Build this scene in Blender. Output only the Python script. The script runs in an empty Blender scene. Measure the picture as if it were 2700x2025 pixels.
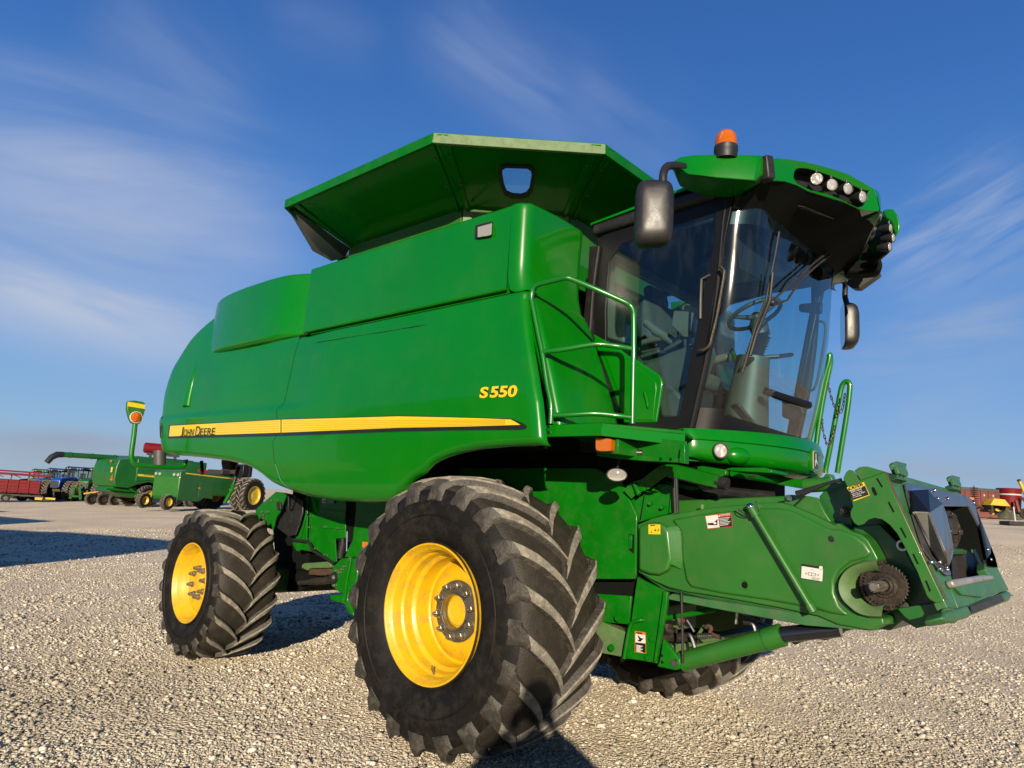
import bpy, bmesh, math, random
import numpy as np
from mathutils import Vector, Matrix, noise
random.seed(7); rng = np.random.default_rng(7)
R_ = math.radians; PI = math.pi
scene = bpy.context.scene; COL = scene.collection

# ------------------------------------------------------------------ camera
CAM = np.array([3.5545, -3.2097, 1.5541]); YAW, PITCH, ROLL, FPX = 2.3141, .1734, .0648, 1879.1
cF = np.array([math.cos(PITCH)*math.cos(YAW), math.cos(PITCH)*math.sin(YAW), math.sin(PITCH)])
_r = np.array([math.sin(YAW), -math.cos(YAW), 0.]); _u = np.cross(_r, cF)
cR = _r*math.cos(ROLL)+_u*math.sin(ROLL); cU = -_r*math.sin(ROLL)+_u*math.cos(ROLL)
# survey sheets of the photograph: (x0, y0, scale); a reading on a sheet plus one known plane gives a real point
ZM = dict(s=(0,0,1),z1=(0,1000,780/2212),z2=(380,1200,620/1714),z3=(880,1200,760/1528),z4=(1500,1150,700/1659),z5=(2100,1150,600/1810),z6=(1600,300,800/2212),z7=(1400,700,900/2212),z8=(700,300,1000/2212),a=(2300,1150,400/2212),b=(0,1150,400/2212),c=(380,680,720/1810),d=(1050,650,750/2074),e=(1680,1150,460/2180),g=(1680,1480,520/2212),h=(680,1280,320/1475),i=(1500,1100,350/1936),j=(1780,750,300/1244),k=(1540,760,260/1078))
def ray(k, x, y):
    o = ZM[k]; x = o[0]+x*o[2]; y = o[1]+y*o[2]
    return cF+cR*(x-1350)/FPX-cU*(y-1012.5)/FPX
def Y(k, x, y, v): d = ray(k,x,y); return CAM+d*(v-CAM[1])/d[1]
def X(k, x, y, v): d = ray(k,x,y); return CAM+d*(v-CAM[0])/d[0]
def Z(k, x, y, v): d = ray(k,x,y); return CAM+d*(v-CAM[2])/d[2]
def lerp(a, b, t): return a+(b-a)*t
def interp(x, pts): return float(np.interp(x, [p[0] for p in pts], [p[1] for p in pts]))
def sstep(a, b, x):
    t = np.clip((x-a)/(b-a), 0, 1); return t*t*(3-2*t)
YC = 1.72                                     # centre plane of the harvester
def ground(x, y):                             # the yard: flat under the harvester, sloping beyond
    dx, dy = x-CAM[0], y-CAM[1]
    s = dx*_r[0]+dy*_r[1]; f = dx*math.cos(YAW)+dy*math.sin(YAW)
    w = sstep(7, 26, np.hypot(x+1, y-1.7))
    q = .052*np.minimum(s, 0)+.048*np.maximum(s, 0)+.0265*np.maximum(f, 0)
    q = np.where(np.abs(q) > 4, np.sign(q)*(4+(np.abs(q)-4)*.30), q)
    return w*q
def gpt(px, py):                              # where a sight line meets the yard
    d = ray('s', px, py); t = 3.
    while t < 900:
        p = CAM+d*t
        if p[2] < ground(p[0], p[1]): return p
        t += .04+t*.002
    return CAM+d*120

# ------------------------------------------------------------------ materials
MATS = {}
def new_mat(name):
    m = bpy.data.materials.new(name); m.use_nodes = True; nt = m.node_tree
    b = nt.nodes['Principled BSDF']; MATS[name] = m; return m, nt, b
def N(nt, t, **kw):
    n = nt.nodes.new(t)
    for k, v in kw.items():
        if k in n.inputs: n.inputs[k].default_value = v
        else: setattr(n, k, v)
    return n
def ramp(nt, fac, stops):
    r = nt.nodes.new('ShaderNodeValToRGB'); el = r.color_ramp.elements
    while len(el) < len(stops): el.new(.5)
    for e, (p, c) in zip(el, stops):
        e.position = p; e.color = (*c, 1) if len(c) == 3 else c
    nt.links.new(fac, r.inputs[0]); return r
def mix(nt, fac, a, b, blend='MIX'):
    m = nt.nodes.new('ShaderNodeMix'); m.data_type = 'RGBA'; m.blend_type = blend
    for s, v in ((0, fac), (6, a), (7, b)):
        if isinstance(v, (int, float)): m.inputs[s].default_value = v
        elif isinstance(v, (tuple, list)): m.inputs[s].default_value = (*v, 1) if len(v) == 3 else v
        else: nt.links.new(v, m.inputs[s])
    return m.outputs[2]
def simple(name, col, rough=.5, metal=0, coat=0, var=.12, scale=6, bump=0, bscale=200, dirt=None, dirt_amt=.35, spec=.5, coat_r=.05, upd=0):
    k_ = .54 if metal < .5 else .8
    col = tuple(c_*k_ for c_ in col); dirt = tuple(c_*k_ for c_ in dirt) if dirt else None
    m, nt, b = new_mat(name); L = nt.links
    tc = N(nt, 'ShaderNodeTexCoord'); no = N(nt, 'ShaderNodeTexNoise', Scale=scale, Detail=6.)
    L.new(tc.outputs['Object'], no.inputs['Vector'])
    r = ramp(nt, no.outputs[0], [(.3, (1-var,)*3), (.7, (1+var*.4,)*3)])
    c = mix(nt, 1., (*col,), r.outputs[0], 'MULTIPLY')
    if dirt:
        n2 = N(nt, 'ShaderNodeTexNoise', Scale=scale*2.3, Detail=9., Roughness=.7); L.new(tc.outputs['Object'], n2.inputs['Vector'])
        dr = ramp(nt, n2.outputs[0], [(.48, (0, 0, 0)), (.72, (dirt_amt,)*3)])
        if upd:                                       # dust settled on faces that look up
            ge = N(nt, 'ShaderNodeNewGeometry'); sx = N(nt, 'ShaderNodeSeparateXYZ'); L.new(ge.outputs['Normal'], sx.inputs[0])
            ma = N(nt, 'ShaderNodeMath', operation='MULTIPLY_ADD'); ma.use_clamp = True
            L.new(sx.outputs[2], ma.inputs[0]); ma.inputs[1].default_value = upd; L.new(dr.outputs[0], ma.inputs[2])
            f = ma.outputs[0]
        else: f = dr.outputs[0]
        c = mix(nt, f, c, dirt)
        rr = N(nt, 'ShaderNodeMath', operation='MULTIPLY_ADD'); L.new(f, rr.inputs[0]); rr.inputs[1].default_value = .4; rr.inputs[2].default_value = rough
        L.new(rr.outputs[0], b.inputs['Roughness'])
    else:
        b.inputs['Roughness'].default_value = rough
    L.new(c, b.inputs['Base Color']); b.inputs['Metallic'].default_value = metal
    b.inputs['Coat Weight'].default_value = coat; b.inputs['Coat Roughness'].default_value = coat_r
    b.inputs['Specular IOR Level'].default_value = spec
    if bump:
        n3 = N(nt, 'ShaderNodeTexNoise', Scale=bscale, Detail=4.); L.new(tc.outputs['Object'], n3.inputs['Vector'])
        bp = N(nt, 'ShaderNodeBump', Strength=bump, Distance=.01); L.new(n3.outputs[0], bp.inputs['Height']); L.new(bp.outputs[0], b.inputs['Normal'])
    return m
GREEN = (.001, .185, .002)
simple('green_paint', GREEN, .26, 0, .32, .10, 1.2, .09, 1.3, coat_r=.035, dirt=(.16,.17,.08), dirt_amt=.05, spec=.26)
simple('green_frame', (.002,.165,.003), .42, 0, .15, .15, 5, spec=.12, dirt=(.14,.13,.08), dirt_amt=.16, coat_r=.15)
simple('green_plastic', (.024,.165,.014), .36, 0, .10, .12, 3, .03, 60, spec=.5, dirt=(.13,.14,.06), dirt_amt=.22)
simple('green_worn', (.035,.17,.04), .5, 0, .1, .2, 8, dirt=(.12,.10,.07), dirt_amt=.55)
simple('green_dust', (.09,.19,.05), .6, 0, 0, .2, 8, dirt=(.2,.19,.12), dirt_amt=.5)
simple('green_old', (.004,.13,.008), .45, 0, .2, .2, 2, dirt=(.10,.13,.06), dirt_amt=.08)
simple('rail_green', (.003,.17,.006), .30, 0, .35, .06, 8)
simple('yellow_paint', (.86,.50,.003), .40, 0, .3, .10, 5, dirt=(.26,.16,.05), dirt_amt=.55)
simple('yellow_decal', (.86,.62,.01), .4, 0, .4, .03, 30)
simple('yellow_far', (.75,.5,.02), .5, 0, .1, .2, 3, dirt=(.25,.2,.1), dirt_amt=.4)
simple('black_decal', (.012,.012,.012), .35, 0, .3, .1, 30)
simple('white_decal', (.75,.74,.68), .45, 0, .1, .05, 40)
simple('cream_decal', (.62,.56,.40), .45, 0, .1, .05, 40)
simple('orange_decal', (.75,.18,.02), .45, 0, .1, .05, 40)
simple('red_decal', (.5,.02,.015), .45, 0, .1, .05, 40)
simple('label_yellow', (.85,.58,.01), .5, 0, 0, .04, 40)
simple('rubber', (.032,.026,.018), .62, 0, 0, .3, 5, .5, 90, dirt=(.075,.060,.042), dirt_amt=.5, spec=.3)
simple('rubber_lug', (.038,.032,.023), .6, 0, 0, .3, 9, .5, 60, dirt=(.12,.102,.078), dirt_amt=.8)
simple('lug_dust', (.27,.24,.185), .88, 0, 0, .4, 10, .8, 110, dirt=(.52,.48,.38), dirt_amt=.9)
simple('sidewall', (.008,.007,.0055), .6, 0, 0, .3, 4, .2, 60, dirt=(.034,.028,.020), dirt_amt=.7, spec=.2)
simple('black_plastic', (.018,.018,.019), .48, 0, 0, .2, 8, .08, 160, spec=.32, dirt=(.07,.065,.055), dirt_amt=.25)
simple('mirror_shell', (.018,.0175,.017), .42, 0, 0, .2, 6, .05, 140, dirt=(.07,.065,.058), dirt_amt=.3)
simple('black_frame', (.008,.008,.009), .4, 0, 0, .2, 8, spec=.22)
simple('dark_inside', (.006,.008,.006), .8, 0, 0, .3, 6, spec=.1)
simple('dark_metal', (.05,.042,.033), .5, .6, 0, .4, 14, .3, 80, dirt=(.10,.07,.04), dirt_amt=.7)
simple('rust', (.10,.055,.03), .7, .3, 0, .4, 14, .4, 80, dirt=(.2,.10,.04), dirt_amt=.7)
simple('hub_iron', (.10,.085,.065), .55, .3, 0, .3, 14, .3, 80, dirt=(.16,.11,.06), dirt_amt=.6)
simple('drum_metal', (.040,.030,.022), .42, .5, 0, .4, 14, .3, 60, dirt=(.075,.05,.032), dirt_amt=.6)
simple('plate_bare_lit', (.42,.40,.37), .36, .3, 0, .3, 5, .15, 8, dirt=(.12,.11,.10), dirt_amt=.4)  # bare metal, pale enough to give the deflector its sunlit look
simple('steel', (.45,.44,.42), .28, 1, 0, .2, 20, dirt=(.12,.11,.10), dirt_amt=.35)
simple('chrome', (.75,.75,.74), .12, 1, 0, .05, 20)
simple('bolt_zinc', (.42,.38,.30), .35, .9, 0, .3, 60, dirt=(.12,.09,.05), dirt_amt=.6)
simple('black_shiny', (.012,.013,.018), .14, 0, .8, .1, 6, coat_r=.04)
simple('plate_shiny', (.085,.085,.09), .30, .3, .1, .1, 4, .12, 6, coat_r=.05)
simple('beige', (.105,.098,.072), .5, 0, 0, .1, 4, .1, 200)
simple('beige_light', (.17,.158,.12), .5, 0, 0, .1, 4, .1, 200)
simple('seat_cloth', (.10,.092,.07), .85, 0, 0, .3, 60, .5, 300)
simple('interior_dark', (.010,.012,.016), .7, 0, 0, .2, 6)
simple('grey_plastic', (.07,.07,.062), .5, 0, 0, .1, 6, .1, 200)
simple('red_paint', (.20,.004,.010), .5, 0, .1, .2, 3, dirt=(.10,.03,.025), dirt_amt=.25, spec=.2)
simple('red_rusty', (.20,.035,.022), .6, 0, 0, .4, 2, dirt=(.16,.09,.06), dirt_amt=.6)
simple('blue_paint', (.008,.09,.50), .35, 0, .4, .1, 3)
simple('blue_dark', (.008,.035,.13), .4, 0, .3, .1, 3)
simple('white_paint', (.6,.6,.58), .5, 0, 0, .1, 6)
simple('skin', (.42,.25,.18), .55, 0, 0, .1, 20)
simple('jacket', (.03,.035,.05), .85, 0, 0, .3, 20)
simple('jeans', (.04,.06,.12), .9, 0, 0, .3, 40)
simple('far_glass', (.05,.08,.10), .08, 0, .5, .05, 3)
simple('far_ground_dirt', (.12,.11,.06), .95, 0, 0, .5, 3, .6, 20)
def lens(name, col, rough=.12, ribs=60, emis=0):
    m, nt, b = new_mat(name); L = nt.links
    tc = N(nt, 'ShaderNodeTexCoord'); w = N(nt, 'ShaderNodeTexWave', Scale=ribs); w.bands_direction = 'X'
    w2 = N(nt, 'ShaderNodeTexWave', Scale=ribs); w2.bands_direction = 'Z'
    L.new(tc.outputs['Object'], w.inputs['Vector']); L.new(tc.outputs['Object'], w2.inputs['Vector'])
    ad = N(nt, 'ShaderNodeMath', operation='ADD'); L.new(w.outputs[1], ad.inputs[0]); L.new(w2.outputs[1], ad.inputs[1])
    bp = N(nt, 'ShaderNodeBump', Strength=.5, Distance=.004); L.new(ad.outputs[0], bp.inputs['Height']); L.new(bp.outputs[0], b.inputs['Normal'])
    b.inputs['Base Color'].default_value = (*[c_*.6 for c_ in col], 1); b.inputs['Roughness'].default_value = rough
    b.inputs['Coat Weight'].default_value = .8; b.inputs['Specular IOR Level'].default_value = .8
    if name == 'lens_amber': b.inputs['Coat Weight'].default_value = .2; b.inputs['Specular IOR Level'].default_value = .3
    if name == 'lens_clear': b.inputs['Metallic'].default_value = .55
    return m
lens('lens_clear', (.78,.76,.70)); lens('lens_amber', (.60,.13,.0), .2, 110); lens('lens_red', (.6,.03,.02))
def glassmat(name, tint, refl=1.0):
    m, nt, b = new_mat(name); L = nt.links; nt.nodes.remove(b)
    out = [n for n in nt.nodes if n.type == 'OUTPUT_MATERIAL'][0]
    tr = N(nt, 'ShaderNodeBsdfTransparent'); tr.inputs[0].default_value = (*tint, 1)
    gl = N(nt, 'ShaderNodeBsdfGlossy'); gl.inputs['Roughness'].default_value = .035; gl.inputs[0].default_value = (refl, refl, refl, 1)
    lw = N(nt, 'ShaderNodeFresnel'); ge = N(nt, 'ShaderNodeNewGeometry'); mm = N(nt, 'ShaderNodeMath', operation='MULTIPLY_ADD'); L.new(ge.outputs['Backfacing'], mm.inputs[0]); mm.inputs[1].default_value = 1/1.5-1.5; mm.inputs[2].default_value = 1.5; L.new(mm.outputs[0], lw.inputs['IOR'])
    ms = N(nt, 'ShaderNodeMixShader'); L.new(lw.outputs[0], ms.inputs[0]); L.new(tr.outputs[0], ms.inputs[1]); L.new(gl.outputs[0], ms.inputs[2])
    g2 = N(nt, 'ShaderNodeBsdfGlossy'); g2.inputs['Roughness'].default_value = .11; g2.inputs[0].default_value = (1,1,1,1); ms2 = N(nt, 'ShaderNodeMixShader'); ms2.inputs[0].default_value = .004; L.new(ms.outputs[0], ms2.inputs[1]); L.new(g2.outputs[0], ms2.inputs[2]); ms = ms2
    # dusty film: faint smears
    tc = N(nt, 'ShaderNodeTexCoord'); mp = N(nt, 'ShaderNodeMapping'); mp.inputs['Scale'].default_value = (3, 9, 1.2); mp.inputs['Rotation'].default_value = (.35, 0, 0)
    no = N(nt, 'ShaderNodeTexNoise', Scale=2.2, Detail=8., Roughness=.65); L.new(tc.outputs['Object'], mp.inputs[0]); L.new(mp.outputs[0], no.inputs['Vector'])
    rp = ramp(nt, no.outputs[0], [(.5, (.0,)*3), (.85, (.022,)*3)])
    df = N(nt, 'ShaderNodeBsdfDiffuse'); df.inputs[0].default_value = (.55, .56, .52, 1)
    m2 = N(nt, 'ShaderNodeMixShader'); L.new(rp.outputs[0], m2.inputs[0]); L.new(ms.outputs[0], m2.inputs[1]); L.new(df.outputs[0], m2.inputs[2])
    L.new(m2.outputs[0], out.inputs[0]); return m
glassmat('glass', (.54, .76, .79)); glassmat('glass_pale', (.8, .86, .86))

# ------------------------------------------------------------------ mesh building
class MB:
    def __init__(s): s.v = []; s.f = []; s.m = []
    def add(s, vs, fs, mi=0):
        o = len(s.v); s.v += [tuple(map(float, p)) for p in vs]
        for f in fs: s.f.append(tuple(i+o for i in f)); s.m.append(mi)
        return s
    def box(s, c, size, rot=None, mi=0):
        hx, hy, hz = [q/2 for q in size]; M = rot or Matrix.Identity(3); vs = []
        for x in (-hx, hx):
            for y in (-hy, hy):
                for z in (-hz, hz): vs.append(Vector(c)+M @ Vector((x, y, z)))
        return s.add(vs, [(0,1,3,2),(4,6,7,5),(0,4,5,1),(2,3,7,6),(0,2,6,4),(1,5,7,3)], mi)
    def bb(s, a, b, mi=0): return s.box([(p+q)/2 for p, q in zip(a, b)], [abs(q-p) for p, q in zip(a, b)], None, mi)
    def bar(s, a, b, w, t, up=(0,0,1), mi=0):          # rectangular bar from a to b
        a = Vector(a); b = Vector(b); d = (b-a); L = d.length; d.normalize(); u = Vector(up); sd = d.cross(u).normalized(); u = sd.cross(d)
        return s.box((a+b)/2, (L, w, t), Matrix((d, sd, u)).transposed(), mi)
    def prism(s, pts, off, mi=0):                       # polygon swept by a vector
        n = len(pts); off = Vector(off); P = [Vector(p) for p in pts]; Q = [p+off for p in P]
        fs = [tuple(range(n)), tuple(range(2*n-1, n-1, -1))]+[(i, i+n, (i+1) % n+n, (i+1) % n) for i in range(n)]
        return s.add(P+Q, fs, mi)
    def tube(s, pts, r, n=12, cap=True, mi=0):
        P = [Vector(p) for p in pts]; rs = r if isinstance(r, (list, tuple)) else [r]*len(P)
        vs = []; fs = []; up = None
        for i, p in enumerate(P):
            d = (P[min(i+1, len(P)-1)]-P[max(i-1, 0)]).normalized()
            if up is None: up = Vector((0,0,1)) if abs(d.z) < .9 else Vector((1,0,0))
            sd = d.cross(up).normalized(); up = sd.cross(d).normalized()
            for j in range(n):
                a = 2*PI*j/n; vs.append(p+(sd*math.cos(a)+up*math.sin(a))*rs[i])
        for i in range(len(P)-1):
            for j in range(n): fs.append((i*n+j, i*n+(j+1) % n, (i+1)*n+(j+1) % n, (i+1)*n+j))
        if cap: fs += [tuple(range(n-1, -1, -1)), tuple(range((len(P)-1)*n, len(P)*n))]
        return s.add(vs, fs, mi)
    def lathe(s, prof, c, ax=(0,1,0), n=48, mi=0, squash=None):      # prof: (along axis, radius)
        A = Vector(ax).normalized(); u = Vector((0,0,1)) if abs(A.z) < .9 else Vector((1,0,0)); sd = A.cross(u).normalized(); u = sd.cross(A); c = Vector(c)
        vs = []; fs = []; sq = squash or (1, 1)
        for (t, r) in prof:
            for j in range(n):
                a = 2*PI*j/n; vs.append(c+A*t+(sd*math.cos(a)*sq[0]+u*math.sin(a)*sq[1])*r)
        for i in range(len(prof)-1):
            for j in range(n): fs.append((i*n+j, i*n+(j+1) % n, (i+1)*n+(j+1) % n, (i+1)*n+j))
        return s.add(vs, fs, mi)
    def grid(s, G, mi=0, skip=None):
        nu = len(G); nv = len(G[0]); vs = [p for row in G for p in row]; fs = []
        for i in range(nu-1):
            for j in range(nv-1):
                if skip and skip(i, j): continue
                fs.append((i*nv+j, (i+1)*nv+j, (i+1)*nv+j+1, i*nv+j+1))
        return s.add(vs, fs, mi)
    def ball(s, c, r, n=16, sc=(1,1,1), mi=0):
        prof = [(-r*math.cos(PI*i/n), r*math.sin(PI*i/n)+1e-5) for i in range(n+1)]
        o = len(s.v); s.lathe(prof, (0,0,0), (0,0,1), n*2, mi)
        s.v[o:] = [(c[0]+p[0]*sc[0], c[1]+p[1]*sc[1], c[2]+p[2]*sc[2]) for p in s.v[o:]]; return s
    def mirror(s):
        q = MB(); q.v = [(x, 2*YC-y, z) for x, y, z in s.v]; q.f = [tuple(reversed(f)) for f in s.f]; q.m = list(s.m); return q
    def join(s, o): k = len(s.v); s.v += o.v; s.f += [tuple(i+k for i in f) for f in o.f]; s.m += o.m; return s
    def mesh(s, name, mats, angle=35):
        me = bpy.data.meshes.new(name); me.from_pydata(s.v, [], s.f)
        for m in ([mats] if isinstance(mats, str) else mats): me.materials.append(MATS[m])
        me.polygons.foreach_set('material_index', s.m)
        bm = bmesh.new(); bm.from_mesh(me); bmesh.ops.remove_doubles(bm, verts=bm.verts, dist=1e-5)
        bmesh.ops.recalc_face_normals(bm, faces=bm.faces); bm.to_mesh(me); bm.free()
        me.polygons.foreach_set('use_smooth', [True]*len(me.polygons))
        me.set_sharp_from_angle(angle=R_(angle)); me.update(); return me
    def build(s, name, mats, parent=None, bev=0, angle=35, segs=2, label=None, world=None):
        o = bpy.data.objects.new(name, s.mesh(name, mats, angle)); COL.objects.link(o)
        if bev:
            b = o.modifiers.new('bevel', 'BEVEL'); b.width = bev; b.segments = segs; b.limit_method = 'ANGLE'; b.angle_limit = R_(30); b.harden_normals = False
        if parent is not None: link(o, parent)
        if label: o['label'] = label
        return o
def link(o, parent):                                    # parts are modelled in place: undo the root's own position
    o.parent = parent
    o.matrix_parent_inverse = Matrix.Translation(parent.location).inverted() if parent.type == 'EMPTY' else Matrix.Identity(4)
def root(name, loc, label, cat, group=None, rz=0):
    o = bpy.data.objects.new(name, None); COL.objects.link(o); o.location = loc; o.rotation_euler = (0,0,rz); o.empty_display_size = .3
    o['label'] = label; o['category'] = cat
    if group: o['group'] = group
    return o
def plate(name, k, pts, yv, th, mat, parent, bev=.004, axis='Y', **kw):
    f = {'Y': Y, 'X': X, 'Z': Z}[axis]; off = {'Y': (0, th, 0), 'X': (th, 0, 0), 'Z': (0, 0, th)}[axis]
    return MB().prism([f(k, x, y, yv) for x, y in pts], off).build(name, mat, parent, bev, **kw)
def smooth_path(pts, n=6):                              # Catmull-Rom
    P = [np.array(p, float) for p in pts]; P = [2*P[0]-P[1]]+P+[2*P[-1]-P[-2]]; out = []
    for i in range(1, len(P)-2):
        for j in range(n):
            t = j/n; out.append(.5*((2*P[i])+(-P[i-1]+P[i+1])*t+(2*P[i-1]-5*P[i]+4*P[i+1]-P[i+2])*t*t+(-P[i-1]+3*P[i]-3*P[i+1]+P[i+2])*t**3))
    out.append(P[-2]); return out
def text(name, s, mat, parent, o, xd, yd, size, width=None, depth=.0015, shear=0, off=0, label=None, bold=0):
    cu = bpy.data.curves.new('t', 'FONT'); cu.body = s; cu.size = 1; cu.extrude = 0; cu.shear = shear; cu.offset = bold; cu.resolution_u = 4
    ob = bpy.data.objects.new('t', cu); me = bpy.data.meshes.new_from_object(ob)
    co = np.array([v.co[:] for v in me.vertices]); mn = co.min(0); mx = co.max(0)
    xd = Vector(xd).normalized(); yd = Vector(yd).normalized(); nn = xd.cross(yd)
    sy = size/(mx[1]-mn[1]); sx = (width/(mx[0]-mn[0])) if width else sy
    P = [Vector(o)+xd*((c[0]-mn[0])*sx)+yd*((c[1]-mn[1])*sy)+nn*off for c in co]
    mb = MB(); fs = [tuple(p.vertices) for p in me.polygons]
    mb.add(P, fs); bpy.data.objects.remove(ob)
    m2 = bpy.data.meshes.new(name); m2.from_pydata(mb.v, [], mb.f); m2.materials.append(MATS[mat])
    bm = bmesh.new(); bm.from_mesh(m2)
    r = bmesh.ops.extrude_face_region(bm, geom=bm.faces[:]); bmesh.ops.translate(bm, vec=nn*depth, verts=[e for e in r['geom'] if isinstance(e, bmesh.types.BMVert)])
    bmesh.ops.recalc_face_normals(bm, faces=bm.faces); bm.to_mesh(m2); bm.free()
    ob = bpy.data.objects.new(name, m2); COL.objects.link(ob)
    if parent is not None: link(ob, parent)
    if label: ob['label'] = label
    return ob
# ------------------------------------------------------------------ wheels
def tyre_mesh(name, R, half, rim, n_lug, lug_h, hf=None, detail=1, mats=('sidewall', 'rubber', 'rubber_lug', 'lug_dust'), flip=False):
    """Tractor-lug tyre about the Y axis, centred at the origin; outer side is -Y."""
    rc = R-lug_h
    prof = [(-.86*half, rim), (-.98*half, rim+.10*(rc-rim)), (-1.06*half, lerp(rim, rc, .36)), (-1.08*half, lerp(rim, rc, .55)), (-1.05*half, lerp(rim, rc, .73)),
            (-.98*half, lerp(rim, rc, .87)), (-.86*half, lerp(rim, rc, .95)), (-.6*half, lerp(rim, rc, .985)), (-.3*half, rc-.002), (0, rc)]
    full = prof+[(-t, r) for t, r in prof[-2::-1]]
    mb = MB(); n = 96 if detail else 40
    vs = []; fs = []; mi = []
    for t, r in full:
        for j in range(n): a = 2*PI*j/n; vs.append((r*math.cos(a), t, r*math.sin(a)))
    k = len(full)
    for i in range(k-1):
        m = 0 if (i < 5 or i > k-7) else 1
        for j in range(n): fs.append((i*n+j, i*n+(j+1) % n, (i+1)*n+(j+1) % n, (i+1)*n+j)); mi.append(m)
    mb.v = vs; mb.f = fs; mb.m = mi
    # raised bead and maker's rings on the sidewall
    if detail:
        for sgn in (-1, 1):
            for (t0, r0, w) in ((.995*half, rim+.05*(rc-rim), .008), (1.078*half, lerp(rim, rc, .46), .004)):
                mb.lathe([(sgn*(t0), r0-w), (sgn*(t0+.006), r0), (sgn*t0, r0+w)], (0,0,0), (0,1,0), n, 0)
    P = np.array([(-1.065*half, lerp(rim, rc, .70)), (-1.03*half, lerp(rim, rc, .80)), (-.985*half, lerp(rim, rc, .88)), (-.92*half, lerp(rim, rc, .935)), (-.80*half, lerp(rim, rc, .965)), (-.6*half, lerp(rim, rc, .985)), (-.42*half, rc-.004), (-.24*half, rc-.002), (-.10*half, rc), (.035*half, rc)])
    H = [.006, .35*lug_h, .62*lug_h, .88*lug_h, lug_h, lug_h, lug_h, lug_h, lug_h*.98, lug_h*.9]
    K = len(P); swp = .35*half/.38
    for side in (-1, 1):
        for q in range(n_lug):
            th0 = 2*PI*(q+(0 if side < 0 else .5))/n_lug
            rows = []
            for i in range(K):
                u = max(0, (i-2)/(K-3)); ang = th0-(swp*(u**1.2))/rc*R/R-(.03 if i < 2 else 0)*0
                w = lerp(.045, .058, u**1.5)*(R/.9); wb = w*1.62
                if i == 0: w *= .9
                t, r = P[i]
                d = P[min(i+1, K-1)]-P[max(i-1, 0)]; nrm = np.array([d[1]*-1, d[0]]); nrm = nrm/np.linalg.norm(nrm)
                if nrm[1] < 0: nrm = -nrm
                tt, rr = t+nrm[0]*H[i], r+nrm[1]*H[i]
                # width axis: along the tyre's circumference, tilted where the lug sweeps
                sl = swp*1.2*(max(u, .02)**.2)/(.98*half)*0.9
                row = []
                for (off, tb, rb, in_) in ((-wb, t, r-.004, 1), (-w*1.08, tt*1.0, rr-.010, 0), (-w*.72, tt, rr, 0), (w*.72, tt, rr, 0), (w*1.08, tt, rr-.010, 0), (wb, t, r-.004, 1)):
                    ty = off*math.sin(math.atan(sl))*.75 if i > 2 else 0
                    a = ang+off/rr
                    row.append((rb*math.cos(a), -side*(tb-ty) if side > 0 else (tb-ty), rb*math.sin(a)))
                rows.append(row)
            o = len(mb.v)
            for row in rows: mb.v += row
            for i in range(K-1):
                for j in range(5):
                    mb.f.append((o+i*6+j, o+i*6+j+1, o+(i+1)*6+j+1, o+(i+1)*6+j)); mb.m.append(3 if (j in (1, 2, 3) and i >= 3) else 2)
            mb.f.append(tuple(o+j for j in range(6))); mb.m.append(2)
            mb.f.append(tuple(o+(K-1)*6+j for j in range(6))); mb.m.append(2)
    if hf:                                              # the tyre stands on the yard
        out = []
        for x, t, z in mb.v:
            if z < -hf+.03:
                k2 = max(0, -hf+.03-z); z = max(z, -hf+.004); t *= 1+.35*k2
            out.append((x, t, z))
        mb.v = out
    return mb.mesh(name, list(mats), 40)
F_R, F_HALF, F_RIM, HF = .900, .375, .43, .861
R_R, R_HALF, R_RIM, HR = .705, .285, .362, .667
TY_F = tyre_mesh('tyre', F_R, F_HALF, F_RIM, 20, .050, HF+.035)
TY_R = tyre_mesh('tyre', R_R, R_HALF, R_RIM, 19, .043, HR+.032)
TY_S = tyre_mesh('tyre', .80, .25, .42, 20, .045, None, 0)
def tyre_text(parent, s, mid, r, size, yv, arc=.115):
    for i, ch in enumerate(s):
        if ch == ' ': continue
        a = mid-(i-(len(s)-1)/2)*arc
        p = Vector((r*math.cos(a), yv, r*math.sin(a)))
        rad = Vector((math.cos(a), 0, math.sin(a))); tan = Vector((math.sin(a), 0, -math.cos(a)))
        yield text('t', ch, 'sidewall', None, p-tan*size*.3, tan, rad, size, depth=.004)
def join_objs(obs, name, parent):
    bm = bmesh.new()
    for o in obs: bm.from_mesh(o.data)
    me = bpy.data.meshes.new(name); bm.to_mesh(me); bm.free(); me.materials.append(obs[0].data.materials[0])
    for o in obs: bpy.data.objects.remove(o)
    ob = bpy.data.objects.new(name, me); COL.objects.link(ob); link(ob, parent); return ob
def rim_front():
    mb = MB(); d = -F_HALF                             # outer rim edge plane (local y)
    pr = [(.03,.438),(.004,.444),(-.004,.441),(-.004,.432),(.006,.424),(.022,.416),(.034,.405),(.040,.399),(.10,.397),(.108,.392),(.116,.380),(.125,.377),(.175,.374),(.186,.368),(.195,.350),(.21,.346),(.300,.342),(.312,.338),(.318,.330),(.314,.322),(.302,.312),(.285,.290),(.270,.262),(.262,.235),(.262,.205),(.272,.185),(.290,.172),(.30,.150),(.30,.05)]
    mb.lathe([(d+t, r) for t, r in pr], (0,0,0), (0,1,0), 96)
    mb.lathe([(d+.03,.438),(d+.2,.42),(d+.70,.43)], (0,0,0), (0,1,0), 64)
    mb.lathe([(d+.72,.44),(d+.71,.42),(d+.6,.38),(d+.33,.36)], (0,0,0), (0,1,0), 64)
    return mb
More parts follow.
